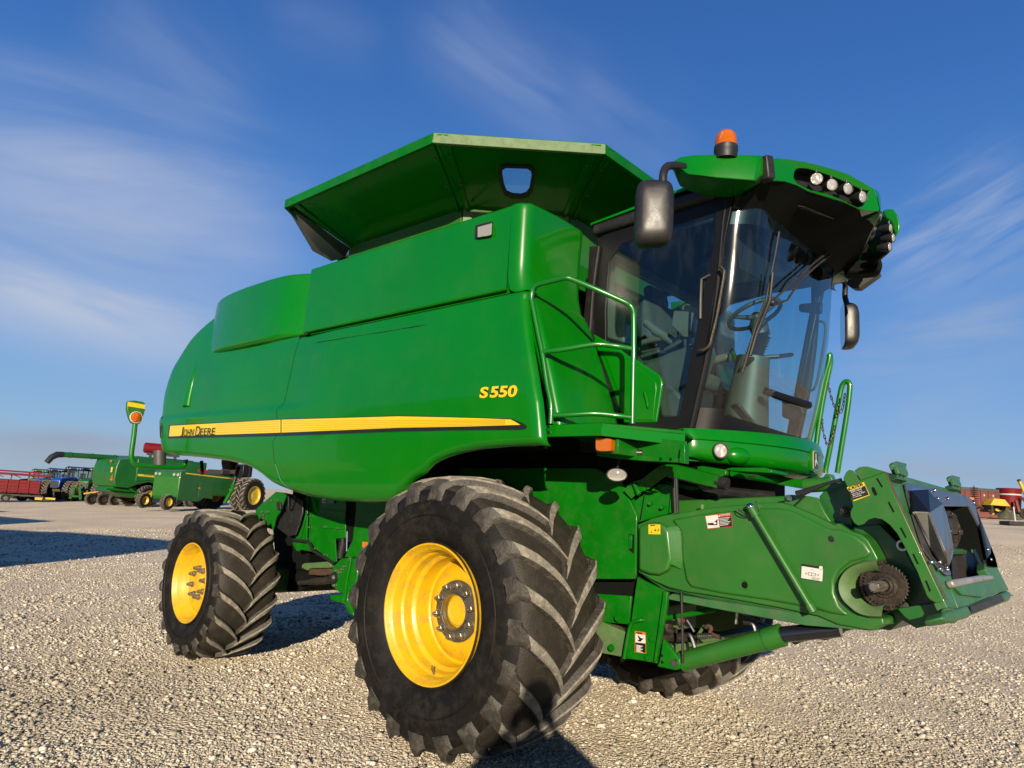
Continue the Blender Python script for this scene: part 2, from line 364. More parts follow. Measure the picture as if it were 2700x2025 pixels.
def wheel_front(parent, loc, rz=0, side=1):
    w = rim_front().build('wheel', 'yellow_paint', parent, angle=50)
    w.location = loc; w.rotation_euler = (0, 0, rz)
    t = bpy.data.objects.new('tyre', TY_F); COL.objects.link(t); link(t, w); t.rotation_euler = (0, 0, -PI if abs(rz) > 1 else 0)
    h = MB(); d = -F_HALF
    h.lathe([(d+.262,.200),(d+.252,.198),(d+.250,.160),(d+.246,.128),(d+.236,.126),(d+.234,.120),(d+.236,.112),(d+.30,.108)], (0,0,0), (0,1,0), 48)
    h.build('hub_ring', 'hub_iron', w, angle=30)
    h = MB(); h.lathe([(d+.247,.126),(d+.230,.123),(d+.228,.112),(d+.236,.108),(d+.30,.106)], (0,0,0), (0,1,0), 48); h.build('hub_bore', 'steel', w, angle=30)
    h = MB(); h.lathe([(d+.275,.108),(d+.268,.095),(d+.262,.088),(d+.262,.001)], (0,0,0), (0,1,0), 48); h.build('hub_cap', 'yellow_paint', w, angle=30)
    for q in range(10):
        a = 2*PI*(q+.35)/10; b = MB(); c = (.166*math.cos(a), d+.262, .166*math.sin(a))
        b.lathe([(0,.029),(-.018,.028),(-.020,.022)], c, (0,1,0), 20); b.lathe([(-.018,.0215),(-.046,.0205),(-.050,.015)], c, (0,1,0), 6); b.lathe([(-.048,.013),(-.066,.0125),(-.067,.0001)], c, (0,1,0), 12)
        b.build('wheel_nut', 'bolt_zinc', w, angle=25)
    b = MB(); a = R_(-92); r = .385; b.tube([(r*math.cos(a), d+.11, r*math.sin(a)), ((r-.03)*math.cos(a), d+.09, (r-.03)*math.sin(a)), ((r-.055)*math.cos(a), d+.085, (r-.055)*math.sin(a))], [.008,.008,.005], 10)
    b.build('valve_stem', 'bolt_zinc', w)
    if side > 0:
        obs = list(tyre_text(w, '800/65R32', R_(-90), .655, .045, -1.085*F_HALF, .085))
        obs += list(tyre_text(w, 'MADE IN', R_(95), .70, .020, -1.082*F_HALF, .035))
        for o_ in obs: o_.name = 'sidewall_letter'; link(o_, w)
    return w
def rim_rear():
    mb = MB(); d = -R_HALF
    pr = [(.03,.368),(.0,.374),(-.006,.371),(-.006,.362),(.006,.354),(.03,.344),(.04,.336),(.075,.333),(.085,.322),(.125,.316),(.138,.306),(.138,.292),(.118,.276),(.112,.25),(.118,.20),(.112,.16),(.106,.10),(.088,.092),(.084,.085),(.084,.001)]
    mb.lathe([(d+t, r) for t, r in pr], (0,0,0), (0,1,0), 80)
    mb.lathe([(d+.03,.368),(d+.49,.365),(d+.5,.372),(d+.45,.33),(d+.2,.30)], (0,0,0), (0,1,0), 48); return mb
def wheel_rear(parent, loc, rz=0):
    w = rim_rear().build('wheel', 'yellow_paint', parent, angle=50); w.location = loc; w.rotation_euler = (0,0,rz); d = -R_HALF
    t = bpy.data.objects.new('tyre', TY_R); COL.objects.link(t); link(t, w); t.rotation_euler = (0, 0, -PI if abs(rz) > 1 else 0)
    for q in range(8):
        a = 2*PI*(q+.3)/8; b = MB(); c = (.135*math.cos(a), d+.112, .135*math.sin(a))
        b.lathe([(0,.026),(-.03,.025),(-.034,.0195),(-.055,.019),(-.058,.014),(-.070,.0135),(-.071,.0001)], c, (0,1,0), 14)
        b.build('wheel_nut', 'bolt_zinc', w, angle=25)
    return w
def copy_tree(o, parent=None):
    c = o.copy(); COL.objects.link(c); c.parent = parent
    for ch in list(o.children): copy_tree(ch, c)
    return c

combine = root('combine_harvester', (-1.2, YC, 0), 'large glossy green combine harvester with yellow wheels and tilted feeder house in the foreground', 'combine harvester')
H = combine
wheel_front(H, (0, F_HALF, HF))
w2 = wheel_front(H, (0, 2*YC-F_HALF, HF), PI, 0)
wheel_rear(H, (-3.40, R_HALF-.01, HR), -.022)
wheel_rear(H, (-3.40, 2*YC-R_HALF+.01, HR), PI-.022)
# ------------------------------------------------------------------ body shells
def clus(n, L, r=.035):                                # 0..1 stations, dense near both ends (rolled edges)
    e = [0, .08*r/L, .25*r/L, .5*r/L, .75*r/L, r/L]
    mid = list(np.linspace(r/L, 1-r/L, n))[1:-1]
    return e+mid+[1-q for q in reversed(e)]
def roll(d, r):
    return 0 if d >= r else r-math.sqrt(max(r*r-(r-max(d, 0))**2, 0))
def panel(xl, xr, zlo, zhi, yf, r=(.03,.03,.03,.03), nu=40, nv=30):     # xl,xr: f(z); zlo,zhi: f(x); r: left,right,low,high
    G = []
    for u in clus(nu, 2.5):
        row = []
        for v in clus(nv, 1.2):
            x = lerp(xl(2.5), xr(2.5), u)
            for _ in range(5):
                z = lerp(zlo(x), zhi(x), v); x = lerp(xl(z), xr(z), u)
            y = yf(x, z)
            for d, q in ((x-xl(z), r[0]), (xr(z)-x, r[1]), (z-zlo(x), r[2]), (zhi(x)-z, r[3])):
                if q: y += roll(d, q)
            row.append((x, y, z))
        G.append(row)
    return G
PT = lambda k, pts, y: [Y(k, a, b, y) for a, b in pts]
def xz(ps): return sorted([(p[0], p[2]) for p in ps])
# lower edge of the side shields, read at y = .03
low = PT('c', [(95,1290),(150,1302),(390,1322),(560,1345),(680,1375),(760,1425),(820,1483),(870,1515),(930,1540),(1040,1577),(1200,1604),(1430,1616),(1610,1612)], .03)+PT('s', [(1056,1290),(1085,1262)], .03)+PT('d', [(170,1659),(250,1580),(330,1540),(450,1502),(600,1474),(800,1457),(1060,1448)], .03)
low = xz(low); LOW = [(a, b) for a, b in low]
zlow = lambda x: interp(x, LOW)
SB = [(p[2], p[0]) for p in PT('c', [(930,1540),(880,1470),(852,1330),(850,1220),(875,1180),(880,1070),(876,1000),(908,955),(935,800),(970,545)], .0)]; SB.sort()
xseam = lambda z: interp(z, SB)
FE = sorted([(p[2], p[0]) for p in PT('d', [(1068,1400),(1060,1280),(1045,1130),(1000,900),(950,650),(905,370)], .03)])
xfront = lambda z: interp(z, FE)
YP = [(1.4,.10),(1.55,.075),(1.65,.035),(1.80,.012),(1.95,.004),(2.0,0),(2.285,0),(2.30,.006),(2.312,.024),(2.33,.030),(2.5,.036),(2.75,.055),(2.95,.085),(3.2,.12),(3.4,.18)]
YPf = [(1.4,.10),(1.55,.07),(1.65,.035),(1.80,.012),(1.95,.004),(2.0,0),(2.27,0),(2.33,.006),(2.5,.015),(2.75,.035),(2.95,.065),(3.2,.1)]
def sm(x, pts, w=.03): return sum(interp(x+o, pts) for o in (-w, -w/2, 0, w/2, w))/5
yrear = lambda x, z: sm(z, YP, .02)
def ymid(x, z):
    t = sstep(.0, .6, x-xseam(z)); y = lerp(sm(z, YP, .02), sm(z, YPf, .03), t)
    # fine crease below the shelf
    zc = 2.86-.02*(x+2); d = abs(z-zc)
    if -1.75 < x < -.35 and d < .012: y += .006*(1-d/.012)*min(1, (x+1.75)/.2, (-.35-x)/.3)
    return y
ztop_mid = 2.95
side = root and H
G = panel(xseam, xfront, zlow, lambda x: ztop_mid, ymid, (.006,.05,.05,.03), 60, 110)
mid_b = MB().grid(G)
mid = mid_b.build('side_shield', 'green_paint', H, angle=60); mid_b.mirror().build('side_shield', 'green_paint', H, angle=60)
# rear shell
XR = [(1.55,-4.70),(1.88,-4.72),(2.0,-4.84),(2.3,-5.00),(2.6,-5.06),(2.9,-5.02),(3.1,-4.86),(3.25,-4.72),(3.36,-4.56),(3.44,-4.34),(3.50,-4.0)]
def plan(s, z):                                        # s 0..1 straight, 1..2 corner, 2..3 across the back
    xr = sm(z, XR, .04); rc = .36; xc = xr+rc
    if s <= 1: return lerp(xseam(min(z, 2.95)) if z < 2.96 else -3.6, xc, s), yrear(0, z)
    if s <= 2: a = (s-1)*PI/2; return xc-rc*math.sin(a), yrear(0, z)+rc*(1-math.cos(a))
    return xr-.05*(s-2), lerp(yrear(0, z)+rc, YC, s-2)
def rear_grid(z0f, z1, nz, roll_lo=.05):
    G = []
    ss = [0, .003, .01]+list(np.linspace(.02, 1, 34))+list(np.linspace(1, 2, 15))[1:]+list(np.linspace(2, 3, 6))[1:]
    for s in ss:
        row = []
        for v in clus(nz, 1.2, .05):
            x, y = plan(s, 2.4); z = z0f(x)
            z = lerp(z0f(x), z1, v); x, y = plan(s, z); z = lerp(z0f(x), z1, v); x, y = plan(s, z)
            d = z-z0f(x)
            if roll_lo: y += roll(d, roll_lo); x += roll(d, roll_lo)*(0 if s < 1 else min(1, s-1))
            if s < .012: y += roll((xseam(z)-x if z < 2.95 else 1)*1, .008) if False else 0
            row.append((x, y, z))
        G.append(row)
    return G
rb = MB().grid(rear_grid(lambda x: max(zlow(x), 1.87) if x < -3.6 else zlow(x), 2.95, 90))
rg = rear_grid(lambda x: 2.95, 3.47, 16, 0)
# close over the top of the engine deck
cap = [[p for p in row]+[(row[-1][0]+.12, row[-1][1]+.10, 3.50), (row[-1][0]+.4, row[-1][1]+.45, 3.515)] for row in rg]
rb.grid(cap)
rear = rb.build('rear_shield', 'green_paint', H, angle=60); rb.mirror().build('rear_shield', 'green_paint', H, angle=60)
# the shallow vertical rib pressed into the rear shield
def on_rear(k, a, b, off=.0):
    y = 0.03
    for _ in range(8):
        p = Y(k, a, b, y); x, z = p[0], p[2]; xr = sm(z, XR, .04); xc = xr+.36
        y = yrear(0, z)+(0 if x > xc else .36-math.sqrt(max(.36**2-(xc-max(x, xr+.02))**2, 0)))
    return np.array(p)+np.array([-.35, -1, 0])/1.06*off
rp = smooth_path([on_rear('c', a, b) for a, b in [(275,985),(285,920),(300,850),(318,780),(335,700),(350,640)]], 4)
MB().tube([tuple(p+np.array([.02,.034,0])) for p in rp], list(np.linspace(.075,.030,len(rp))), 20).build('pressed_rib', 'green_paint', rear, angle=80)
rp = [on_rear('c', a, b, .004) for a, b in [(112,1195),(108,1120),(119,1055),(128,1050),(124,1120),(119,1190)]]
MB().prism([tuple(p) for p in rp], (-.004,-.006,0)).build('tail_reflector', 'black_plastic', rear, .002)
# engine-side bulge
def bulge(side=1):
    z0, z1 = 2.985, 3.60; G = []
    pth = [(-2.02,.34),(-2.05,.27),(-2.12,.20),(-2.22,.135),(-2.34,.082),(-2.5,.045),(-2.8,.028),(-3.3,.035),(-3.75,.075),(-4.08,.16),(-4.24,.26),(-4.32,.38),(-4.35,.60),(-4.35,1.0)]
    pth = smooth_path(pth, 5)
    for p in pth:
        row = []; z0 = 2.985+.27*sstep(3.75, 4.38, -p[0])-.03*sstep(2.0, 2.6, -p[0])
        for v in clus(14, .6, .05):
            z = lerp(z0, z1+.02*(p[0]+3)*-.0, v); tp = sstep(0, 1, v)*.03
            q = roll(z-z0, .05)+roll(z1-z, .03); row.append((p[0]+(q*.5 if p[1] > .15 and p[0] < -3 else 0)+0, p[1]+q+tp, z))
        row.append((lerp(row[-1][0], -3., .15), row[-1][1]+.25, z1+.015)); G.append(row)
    return MB().grid(G)
bulge().build('engine_cover', 'green_paint', H, angle=60); bulge().mirror().build('engine_cover', 'green_paint', H, angle=60)
MB().bb((-4.1,.45,2.4),(-2.05,2*YC-.45,3.56)).build('engine_bay', 'green_frame', H, .02)
# dark shelf under the bulge
MB().prism([(-2.05,.20,2.93),(-2.4,.10,2.93),(-3.6,.10,2.93),(-3.95,.2,2.93),(-4.1,.5,2.93),(-2.05,.5,2.93)], (0,0,.07)).build('shelf', 'dark_inside', H)
# upper tank panel with front corner
z0u, z1u = 2.985, 3.592
xl_u = Y('c', 1052, 492, .1)[0]; xl_t = Y('c', 1108, 90, .1)[0]
def upper():
    G = []; xL = lambda z: lerp(xl_u, xl_t, (z-z0u)/(z1u-z0u))
    pth = [(0,.10),(.0003,.10),(.003,.1)]+[(t, .10) for t in np.linspace(.01, 1, 30)]
    for t, y in pth:
        row = []
        for v in clus(10, .6, .02):
            z = lerp(z0u, z1u, v); row.append((lerp(xL(z), .405, t), y+roll(z-z0u, .02)+roll(z1u-z, .02)+(.02 if t == 0 else 0), z))
        row.append((row[-1][0], .40, z1u)); G.append(row)
    return MB().grid(G)
up = upper().build('tank_panel', 'green_paint', H, angle=50); upper().mirror().build('tank_panel', 'green_paint', H, angle=50)
# grey-green filler between shelf and panel
MB().bb((-2.0,.135,2.6),(.40,.3,3.5)).build('tank_wall', 'green_frame', H); MB().bb((-2.0,2*YC-.3,2.6),(.40,2*YC-.135,3.5)).build('tank_wall', 'green_frame', H)
MB().grid([[(x, .03+y, z) for (y, z) in ((.04,2.945),(.12,2.955),(.14,2.98))] for x in np.linspace(-2.0, .62, 20)]).build('shelf_ledge', 'dark_inside', H)  # ledge coloured dark so the joint above reads as shaded
# front corner: upper and lower piece
def corner_piece():
    mb = MB(); G = []
    yR = lambda z: interp(z, [(2.0,.86),(2.2,.86),(2.45,.83),(2.7,.80),(3.0,.775),(3.3,.78),(3.6,.80)])
    xF = lambda z: interp(z, [(2.0,.905),(2.2,.855),(2.4,.80),(2.6,.735),(2.8,.665),(2.93,.60),(2.98,.565),(3.1,.54),(3.6,.535)])
    for v in clus(46, 1.55, .025):
        z = lerp(2.06, 3.60, v); row = []; yr = yR(z); xf = sm(z, [(a, xF(a)) for a in np.linspace(2, 3.6, 60)], .05)
        a0 = .10 if z > 2.97 else lerp(.155, .115, (z-2.06)/.9); rr = .10 if z > 2.96 else .05
        q = roll(3.60-z, .025)
        pts = [(xf-rr-.03, a0)]+[(xf-rr+rr*math.sin(t), a0+rr*(1-math.cos(t))) for t in np.linspace(0, PI/2, 9)]
        pts += [(xf+ .012*math.sin(PI*t), lerp(a0+rr, yr-.10, t)) for t in np.linspace(.08, 1, 10)]
        pts += [(xf-.10*(1-math.cos(t)), yr-.10+.10*math.sin(t)) for t in np.linspace(.15, PI/2, 8)]+[(xf-.35, yr+.01)]
        # pocket behind the side shield and the soft shoulder at the shelf
        for x, y in pts: 
            d = abs(z-2.955); xx = x-(.018*max(0, 1-d/.03) if y > a0 else 0)
            row.append((xx-q, y+(q if y < .15 else 0), z))
        G.append(row)
    mb.grid(G); n = len(G[-1]); mb.add([G[-1][i] for i in range(n)]+[(.2,.3,3.60),(.2,.8,3.60)], [tuple(range(n))+(n+1, n)]); return mb
corner_piece().build('corner_shield', 'green_paint', H, angle=50); corner_piece().mirror().build('corner_shield', 'green_paint', H, angle=50)
# work lamp in the tank panel
pl = root and plate('panel_lamp', 'z8', [(1232,655),(1328,630),(1325,706),(1312,718),(1234,730),(1228,720)], .098, -.018, 'black_plastic', up, .004)
plate('lamp_lens', 'z8', [(1240,662),(1322,640),(1319,704),(1308,711),(1240,722)], .078, -.006, 'lens_clear', up, .002)
# ---- decals
ys = -.0025
yb = Y('d', 0, 1240, 0)[2]
def strip(name, k, pts, mat, yv, th=.002, par=mid): return MB().prism([Y(k, a, b, yv) for a, b in pts], (0, th, 0)).build(name, mat, par)
strip('stripe', 'c', [(156,1197),(165,1108),(905,1068),(905,1181)], 'black_decal', ys, par=rear)
strip('stripe', 'c', [(164,1183),(173,1113),(903,1073),(903,1158)], 'yellow_decal', ys-.002, par=rear)
zs0 = Y('c', 909, 1181, 0); 
S2 = [Y('c',909,1181,ys), Y('c',909,1066,ys)]+[Y('d', a, b, ys) for a, b in [(0,1232),(300,1238),(600,1246),(825,1254),(880,1275),(925,1296),(939,1315),(925,1332),(880,1337),(400,1341),(0,1350)]]
MB().prism(S2, (0,.002,0)).build('stripe', 'black_decal', mid)
S3 = [Y('c',911,1158,ys-.002), Y('c',911,1072,ys-.002)]+[Y('d', a, b, ys-.002) for a, b in [(0,1238),(300,1244),(600,1252),(820,1261),(860,1282),(890,1300),(500,1312),(0,1322)]]
MB().prism(S3, (0,.002,0)).build('stripe', 'yellow_decal', mid)
# thin darker pinstripes inside the yellow band
zA, zB = 2.10, 2.185
for q in range(5):
    z = lerp(2.095, 2.175, q/4)
    simple_m = 'yellow_pin'
    if simple_m not in MATS: simple(simple_m, (.66,.40,.006), .4, 0, .4, .03, 30)
    t_ = (q+.7)/5.4
    for (k0, x0, t0, b0, k1, x1, t1, b1, pr, nm) in (('c',480,1096,1168,'c',895,1074,1158,rear,0), ('c',918,1072,1158,'d',780,1260,1303,mid,1)):
        A_, B_ = Y(k0, x0, lerp(t0, b0, t_), ys-.0036), Y(k1, x1, lerp(t1, b1, t_), ys-.0036)
        MB().prism([A_, B_, B_+np.array([0,0,.004]), A_+np.array([0,0,.004])], (0,.002,0)).build('pinstripe', simple_m, pr)
o0 = Y('c', 240, 1186, ys-.006); o1 = Y('c', 468, 1178, ys-.006); xd = Vector((1, 0, (o1[2]-o0[2])/(o1[0]-o0[0])))
hh = Y('c', 345, 1118, ys-.006)[2]-Y('c', 345, 1183, ys-.006)[2]; W_ = (o1[0]-o0[0])
def jd(mat, off, bold, dz=0):
    ob = []
    for wd, x0, ww in (('J', 0, .085), ('OHN', .10, .30), ('D', .455, .135), ('EERE', .60, .40)):
        big = len(wd) == 1
        ob.append(text('t', wd, mat, None, Vector(o0)+xd*(W_*x0)+Vector((0,0,(0 if big else hh*.05)+dz)), xd, (0,0,1), hh if big else hh*.72, W_*ww, bold=bold, off=off))
    return ob
join_objs(jd('yellow_decal', .001, .065), 'brand_lettering', rear); join_objs(jd('black_decal', .004, .012), 'brand_lettering', rear)
a0 = Y('d', 597, 1108, .004); a1 = Y('d', 868, 1098, .004); xd = (Vector(a1)-Vector(a0)); W_ = xd.length
hh = Y('d', 835, 1012, .004)[2]-Y('d', 835, 1098, .004)[2]
def s550(mat, off, bold): return [text('t', 'S', mat, None, a0, xd, (.12,0,1), hh*.98, W_*.23, off=off, bold=bold), text('t', '550', mat, None, Vector(a0)+xd*.29, xd, (.12,0,1), hh, W_*.71, off=off, bold=bold)]
join_objs(s550('black_decal', .004, .075), 'model_number', mid); join_objs(s550('yellow_decal', .008, .035), 'model_number', mid)
a0 = Y('d', 668, 997, .012); a1 = Y('d', 806, 985, .012)
text('dealer_lettering', 'SYDENSTRICKER', 'cream_decal', mid, a0, Vector(a1)-Vector(a0), (0,0,1), .018, (Vector(a1)-Vector(a0)).length, bold=.02)
MB().prism([Y('d', a, b, .016) for a, b in [(728,962),(742,957),(746,972),(738,1002),(726,1000)]], (0,.002,0)).build('dealer_emblem', 'plate_shiny', mid)
gl_ = [(q_, ymid(q_, 2.86-.02*(q_+2))-.0005, 2.86-.02*(q_+2)) for q_ in np.linspace(-1.78,-.32,30)]
MB().tube(gl_, [.001]+[.0035]*27+[.002,.001], 6).build('groove_shade', 'dark_inside', mid)  # thin dark tube drawn on the panel as the groove's shade
# seam shadow strip (open joint) between rear and mid shield: a backing panel set behind
MB().grid([[(xseam(z)-.04, .05+yrear(0, z), z), (xseam(z)+.04, .05+yrear(0, z), z)] for z in np.linspace(1.62, 2.93, 20)]).build('seam_backing', 'dark_inside', H)

# ------------------------------------------------------------------ grain tank and its folding extension
TT = 4.115; TB = 3.90
_a = Z('s',745,526,TT); _b = Z('s',1143,351,TT); _c = Z('s',1597,381,TT); _d = Z('z8',485,780,TB); _e = Z('s',1222,557,TB); _f = Z('s',1500,574,TB)
yr, yb = float(_b[1]), float(_e[1])
ring = [(_a[0],yr),(_b[0],yr),(_c[0],_c[1]),(_c[0],2*YC-_c[1]),(_b[0],2*YC-yr),(_a[0],2*YC-yr),(_a[0]-.85,2*YC-.95),(_a[0]-.85,.95)]
base = [(_d[0],yb),(_e[0],yb),(_f[0],_f[1]),(_f[0],2*YC-_f[1]),(_e[0],2*YC-yb),(_d[0],2*YC-yb),(_d[0]-.4,2*YC-1.1),(_d[0]-.4,1.1)]
def onplane(k, x, y, P0, n): d = Vector(ray(k, x, y)); return Vector(CAM)+d*((Vector(P0)-Vector(CAM)).dot(n)/d.dot(n))
wp = [(1395,292),(1535,298),(1562,312),(1572,345),(1560,440),(1540,475),(1500,490),(1435,488),(1395,468),(1375,420),(1362,335),(1368,305)]
ip = [(1402,310),(1528,314),(1548,328),(1553,350),(1540,430),(1520,458),(1490,468),(1440,464),(1408,450),(1392,410),(1380,340),(1385,320)]
for q in range(8):
    a, b = ring[q], ring[(q+1) % 8]; c, d = base[q], base[(q+1) % 8]
    A, B, C_, D = [Vector((*p, TT)) for p in (a, b)]+[Vector((*p, TB)) for p in (d, c)]
    n = (B-A).cross(D-A).normalized(); n = n if n.z > 0 else -n
    m = MB().prism([A, B, C_, D], n*.006)
    if q == 1:                                     # this panel carries the window: cut the opening
        hole = [onplane('z8', x, y, A, n) for x, y in ip]; m = MB()
        k0 = min(range(12), key=lambda i_: (hole[i_]-A).length); hole = hole[k0:]+hole[:k0]
        if ((B-A).cross(D-A)).dot((hole[1]-hole[0]).cross(hole[3]-hole[0])) > 0: hole = [hole[0]]+hole[:0:-1]
        e4 = (B-A).normalized()*6e-5; m.prism([A+e4, B, C_, D, A-e4, hole[0]-e4]+hole[1:]+[hole[0]+e4], n*.006)
    e = m.build('tank_extension', 'green_paint', H, angle=30)
    # rolled top lip and pressed corner stiffeners
    out = Vector(((a[1]-b[1])*-1, (a[0]-b[0])*1, 0)).normalized()
    cen = Vector((-1.2, YC, TT))
    if (A-cen).dot(out) < 0: out = -out
    MB().prism([A+Vector((0,0,-.072)), B+Vector((0,0,-.072)), B+Vector((0,0,.004)), A+Vector((0,0,.004))], -out*.03).build('top_lip', 'green_dust' if q == 1 else 'green_frame', e, .003)
    if q != 6:
        up_ = (D-A); 
        for (p0, p1, sgn) in ((A, D, 1), (B, C_, -1)):
            ed = (B-A).normalized()*sgn
            MB().prism([p0+ed*.03-n*.004, p0+ed*.10-n*.004, p1+ed*.06-n*.004, p1+ed*.03-n*.004], -n*.010).build('corner_strap', 'green_paint', e, .002)
            for f in (.25, .6):
                c0 = lerp(p0, p1, f)+ed*.065-n*.012; MB().lathe([(0,.012),(-.008,.011),(-.009,.001)], c0, n, 8).build('rivet', 'green_worn', e)
    if q == 1: chamf = e; cn = n
# window in the chamfer panel
P0 = Vector((ring[1][0],ring[1][1],TT))-cn*.008
O = [onplane('z8', x, y, P0, cn) for x, y in wp]; I = [onplane('z8', x, y, P0, cn) for x, y in ip]
mb = MB(); n_ = len(O); mb.add(O+I+[p-cn*.012 for p in O]+[p-cn*.012 for p in I], [])
for q in range(n_):
    r = (q+1) % n_; mb.f += [(q, r, r+n_, q+n_), (q+2*n_, q+3*n_, r+3*n_, r+2*n_), (q, q+2*n_, r+2*n_, r), (q+n_, r+n_, r+3*n_, q+3*n_)]; mb.m += [0]*4
mb.build('window_frame', 'black_plastic', chamf)
simple('window_sky', (.30,.36,.42), .15, 0, .8, .15, 30)
MB().prism([p-cn*.004 for p in I], cn*.003).build('window_pane', 'glass_pale', chamf)
# base box
for q in range(8):
    a, b = base[q], base[(q+1) % 8]
    A = Vector((*a, 3.5)); B = Vector((*b, 3.5)); hgt = Vector((0,0,TB-3.5+.012)); o_ = Vector((b[1]-a[1], a[0]-b[0], 0)).normalized()
    if (A-Vector((-1.2, YC, 3.45))).dot(o_) < 0: o_ = -o_
    mb = MB().prism([A+o_*.02, B+o_*.02, B+o_*.02+hgt, A+o_*.02+hgt], -o_*.03)
    mb.build('tank_collar', 'green_dust' if q == 1 else 'green_plastic', H, .004)
MB().bb((-2.1,.36,3.3),(.24,2*YC-.36,3.50)).build('tank_deck', 'green_frame', H)
MB().prism([Y('z8', x, y, yb-.03) for x, y in [(1190,556),(1325,568),(1300,576),(1190,569)]], (0,.02,0)).build('tank_trim', 'green_dust', H)
# rear flap hanging from the near rear corner of the extension
fl = [X('z8', x, y, -2.42) for x, y in [(102,530),(130,545)]]
pA = Vector((ring[0][0]-.01,yr+.01,TT-.03)); pB = Vector((base[0][0],yb-.01,TB)); pC = Vector(Y('z8', 460, 838, yb)); pD = Vector(Y('z8', 385, 860, yb+.1)); pE = Vector(Y('z8', 318, 822, yb+.03)); pF = Vector(Y('z8', 275, 800, yb-.05))
MB().prism([pA, pB, pC, pD, pE, pF], (-.012,.006,.004)).build('extension_flap', 'plate_shiny', H)
# ------------------------------------------------------------------ cab
def V3(p): return Vector([float(q) for q in p])
GN, GF = .865, 2*YC-.865                                # near and far glass planes
def xglass(y, z):                                       # windscreen surface: curved in plan, raked forwards
    t = min(1, abs(y-YC)/(YC-GN)); u_ = (z-2.13)/1.29; lean = .235*(u_+.20*math.sin(PI*min(max(u_,0),1)))
    return 1.362+.175*(1-t**12)+lean*(.85+.15*(1-t*t))
def on_glass(k, a, b, off=0):
    y = 1.6
    for lo_hi in range(1):
        lo, hi = .88, 2.56; f = lambda y: Y(k, a, b, y)[0]-xglass(y, Y(k, a, b, y)[2])
        for _ in range(40):
            m_ = (lo+hi)/2
            if f(m_) > 0: lo = m_
            else: hi = m_
        y = lo
    p = Y(k, a, b, y); return V3(p)+Vector((off,-off*.35,0))
ysn = [GN]+[YC-(YC-GN)*c for c in np.sin(np.linspace(PI/2, -PI/2, 90))][1:-1]+[GF]
G = []
for y in ysn:
    row = []
    for z in np.linspace(2.09, 3.72, 20): row.append((xglass(y, z), y, z))
    G.append(row)
MB().grid(G).build('windscreen', 'glass', H, angle=80)
# side windows
for yy in (GN-.012, GF+.012):
    MB().add([(.655,yy,2.12),(1.345,yy,2.12),(1.60,yy,3.42),(1.64,yy,3.60),(.60,yy,3.60),(.64,yy,2.8)], [(0,1,2,3,4,5)]).build('door_glass', 'glass', H)
# posts
def post(name, pts, w, th, mat='black_frame', mir=True, r=None):
    mb = MB()
    for a, b in zip(pts[:-1], pts[1:]): mb.bar(a, b, w, th, up=(1,0,0))
    o = mb.build(name, mat, H, .006)
    if mir: mb.mirror().build(name, mat, H, .006)
P_ = [(xglass(.865, z)+.005, .868, z) for z in np.linspace(2.08, 3.70, 8)]
mb = MB().tube(P_, .024, 10); mb.build('front_post', 'black_frame', H); mb.mirror().build('front_post', 'black_frame', H)
# glued black border of the door glass and windscreen
def band(k, outer, inner, yv, name, mat='black_frame'):
    O = [Y(k, a, b, yv) for a, b in outer]; I = [Y(k, a, b, yv) for a, b in inner]; n = len(O); mb = MB().add(O+I, [(q, (q+1) % n, (q+1) % n+n, q+n) for q in range(n)])
    q = MB(); q.v = [(x, y-.004, z) for x, y, z in mb.v]; q.f = mb.f; q.m = mb.m; mb.join(q); return mb
yy = GN-.018
outer = [(.60,2.70),(.585,3.0),(.60,3.55),(.75,3.66),(1.2,3.69),(1.66,3.70),(1.60,3.40),(1.50,2.85),(1.375,2.10),(1.10,2.10),(.98,2.10),(.80,2.45)]
inner = [(.70,2.74),(.685,3.0),(.70,3.36),(.80,3.47),(1.2,3.52),(1.52,3.54),(1.52,3.36),(1.42,2.85),(1.315,2.30),(1.29,2.21),(1.14,2.20),(.86,2.56)]
mb = MB(); n = len(outer)
mb.add([(x, yy, z) for x, z in outer]+[(x, yy, z) for x, z in inner]+[(x, yy+.03, z) for x, z in outer]+[(x, yy+.03, z) for x, z in inner], [])
for q in range(n):
    r = (q+1) % n
    for f in ((q, r, r+n, q+n), (q+2*n, q+3*n, r+3*n, r+2*n), (q, q+2*n, r+2*n, r), (q+n, r+n, r+3*n, q+3*n)): mb.f.append(f); mb.m.append(0)
mb.build('door_frame', 'black_frame', H, .003); mb.mirror().build('door_frame', 'black_frame', H, .003)
G = [[(xglass(y, z)+.004, y, z) for z in (2.08, 2.14, 2.22 if .98 < y < 2.46 else 2.26)] for y in ysn]
MB().grid(G).build('windscreen_border', 'black_frame', H, angle=80)
G = [[(xglass(y, z)-.006, y, z) for z in (3.50-.06*abs(y-YC), 3.6, 3.74)] for y in ysn]
MB().grid(G).build('windscreen_header', 'black_frame', H, angle=80)
# green lower door skin, rounded outer edge
ds = [(98,495),(160,535),(240,575),(360,640),(480,735),(600,800),(720,880),(800,935),(838,975),(855,1030),(845,1110),(825,1250),(800,1400),(793,1468),(480,1472),(430,1470),(330,1180),(230,900),(150,700),(110,600)]
MB().prism([Y('k', a, b, .838) for a, b in ds], (0,.022,0)).build('door_skin', 'green_paint', H, .014, segs=4)
in_ = [(200,680),(330,720),(470,790),(600,870),(740,985),(785,1030),(790,1110),(770,1280),(752,1440),(500,1445),(430,1300),(330,1030)]
MB().prism([Y('k', a, b, .832) for a, b in in_], (0,.010,0)).build('door_skin', 'green_paint', H, .009, segs=4)
MB().prism([(.66,2*YC-.862,2.11),(1.12,2*YC-.862,2.11),(1.15,2*YC-.862,2.45),(.70,2*YC-.862,2.76)], (0,.022,0)).build('door_skin', 'green_paint', H, .012, segs=3)
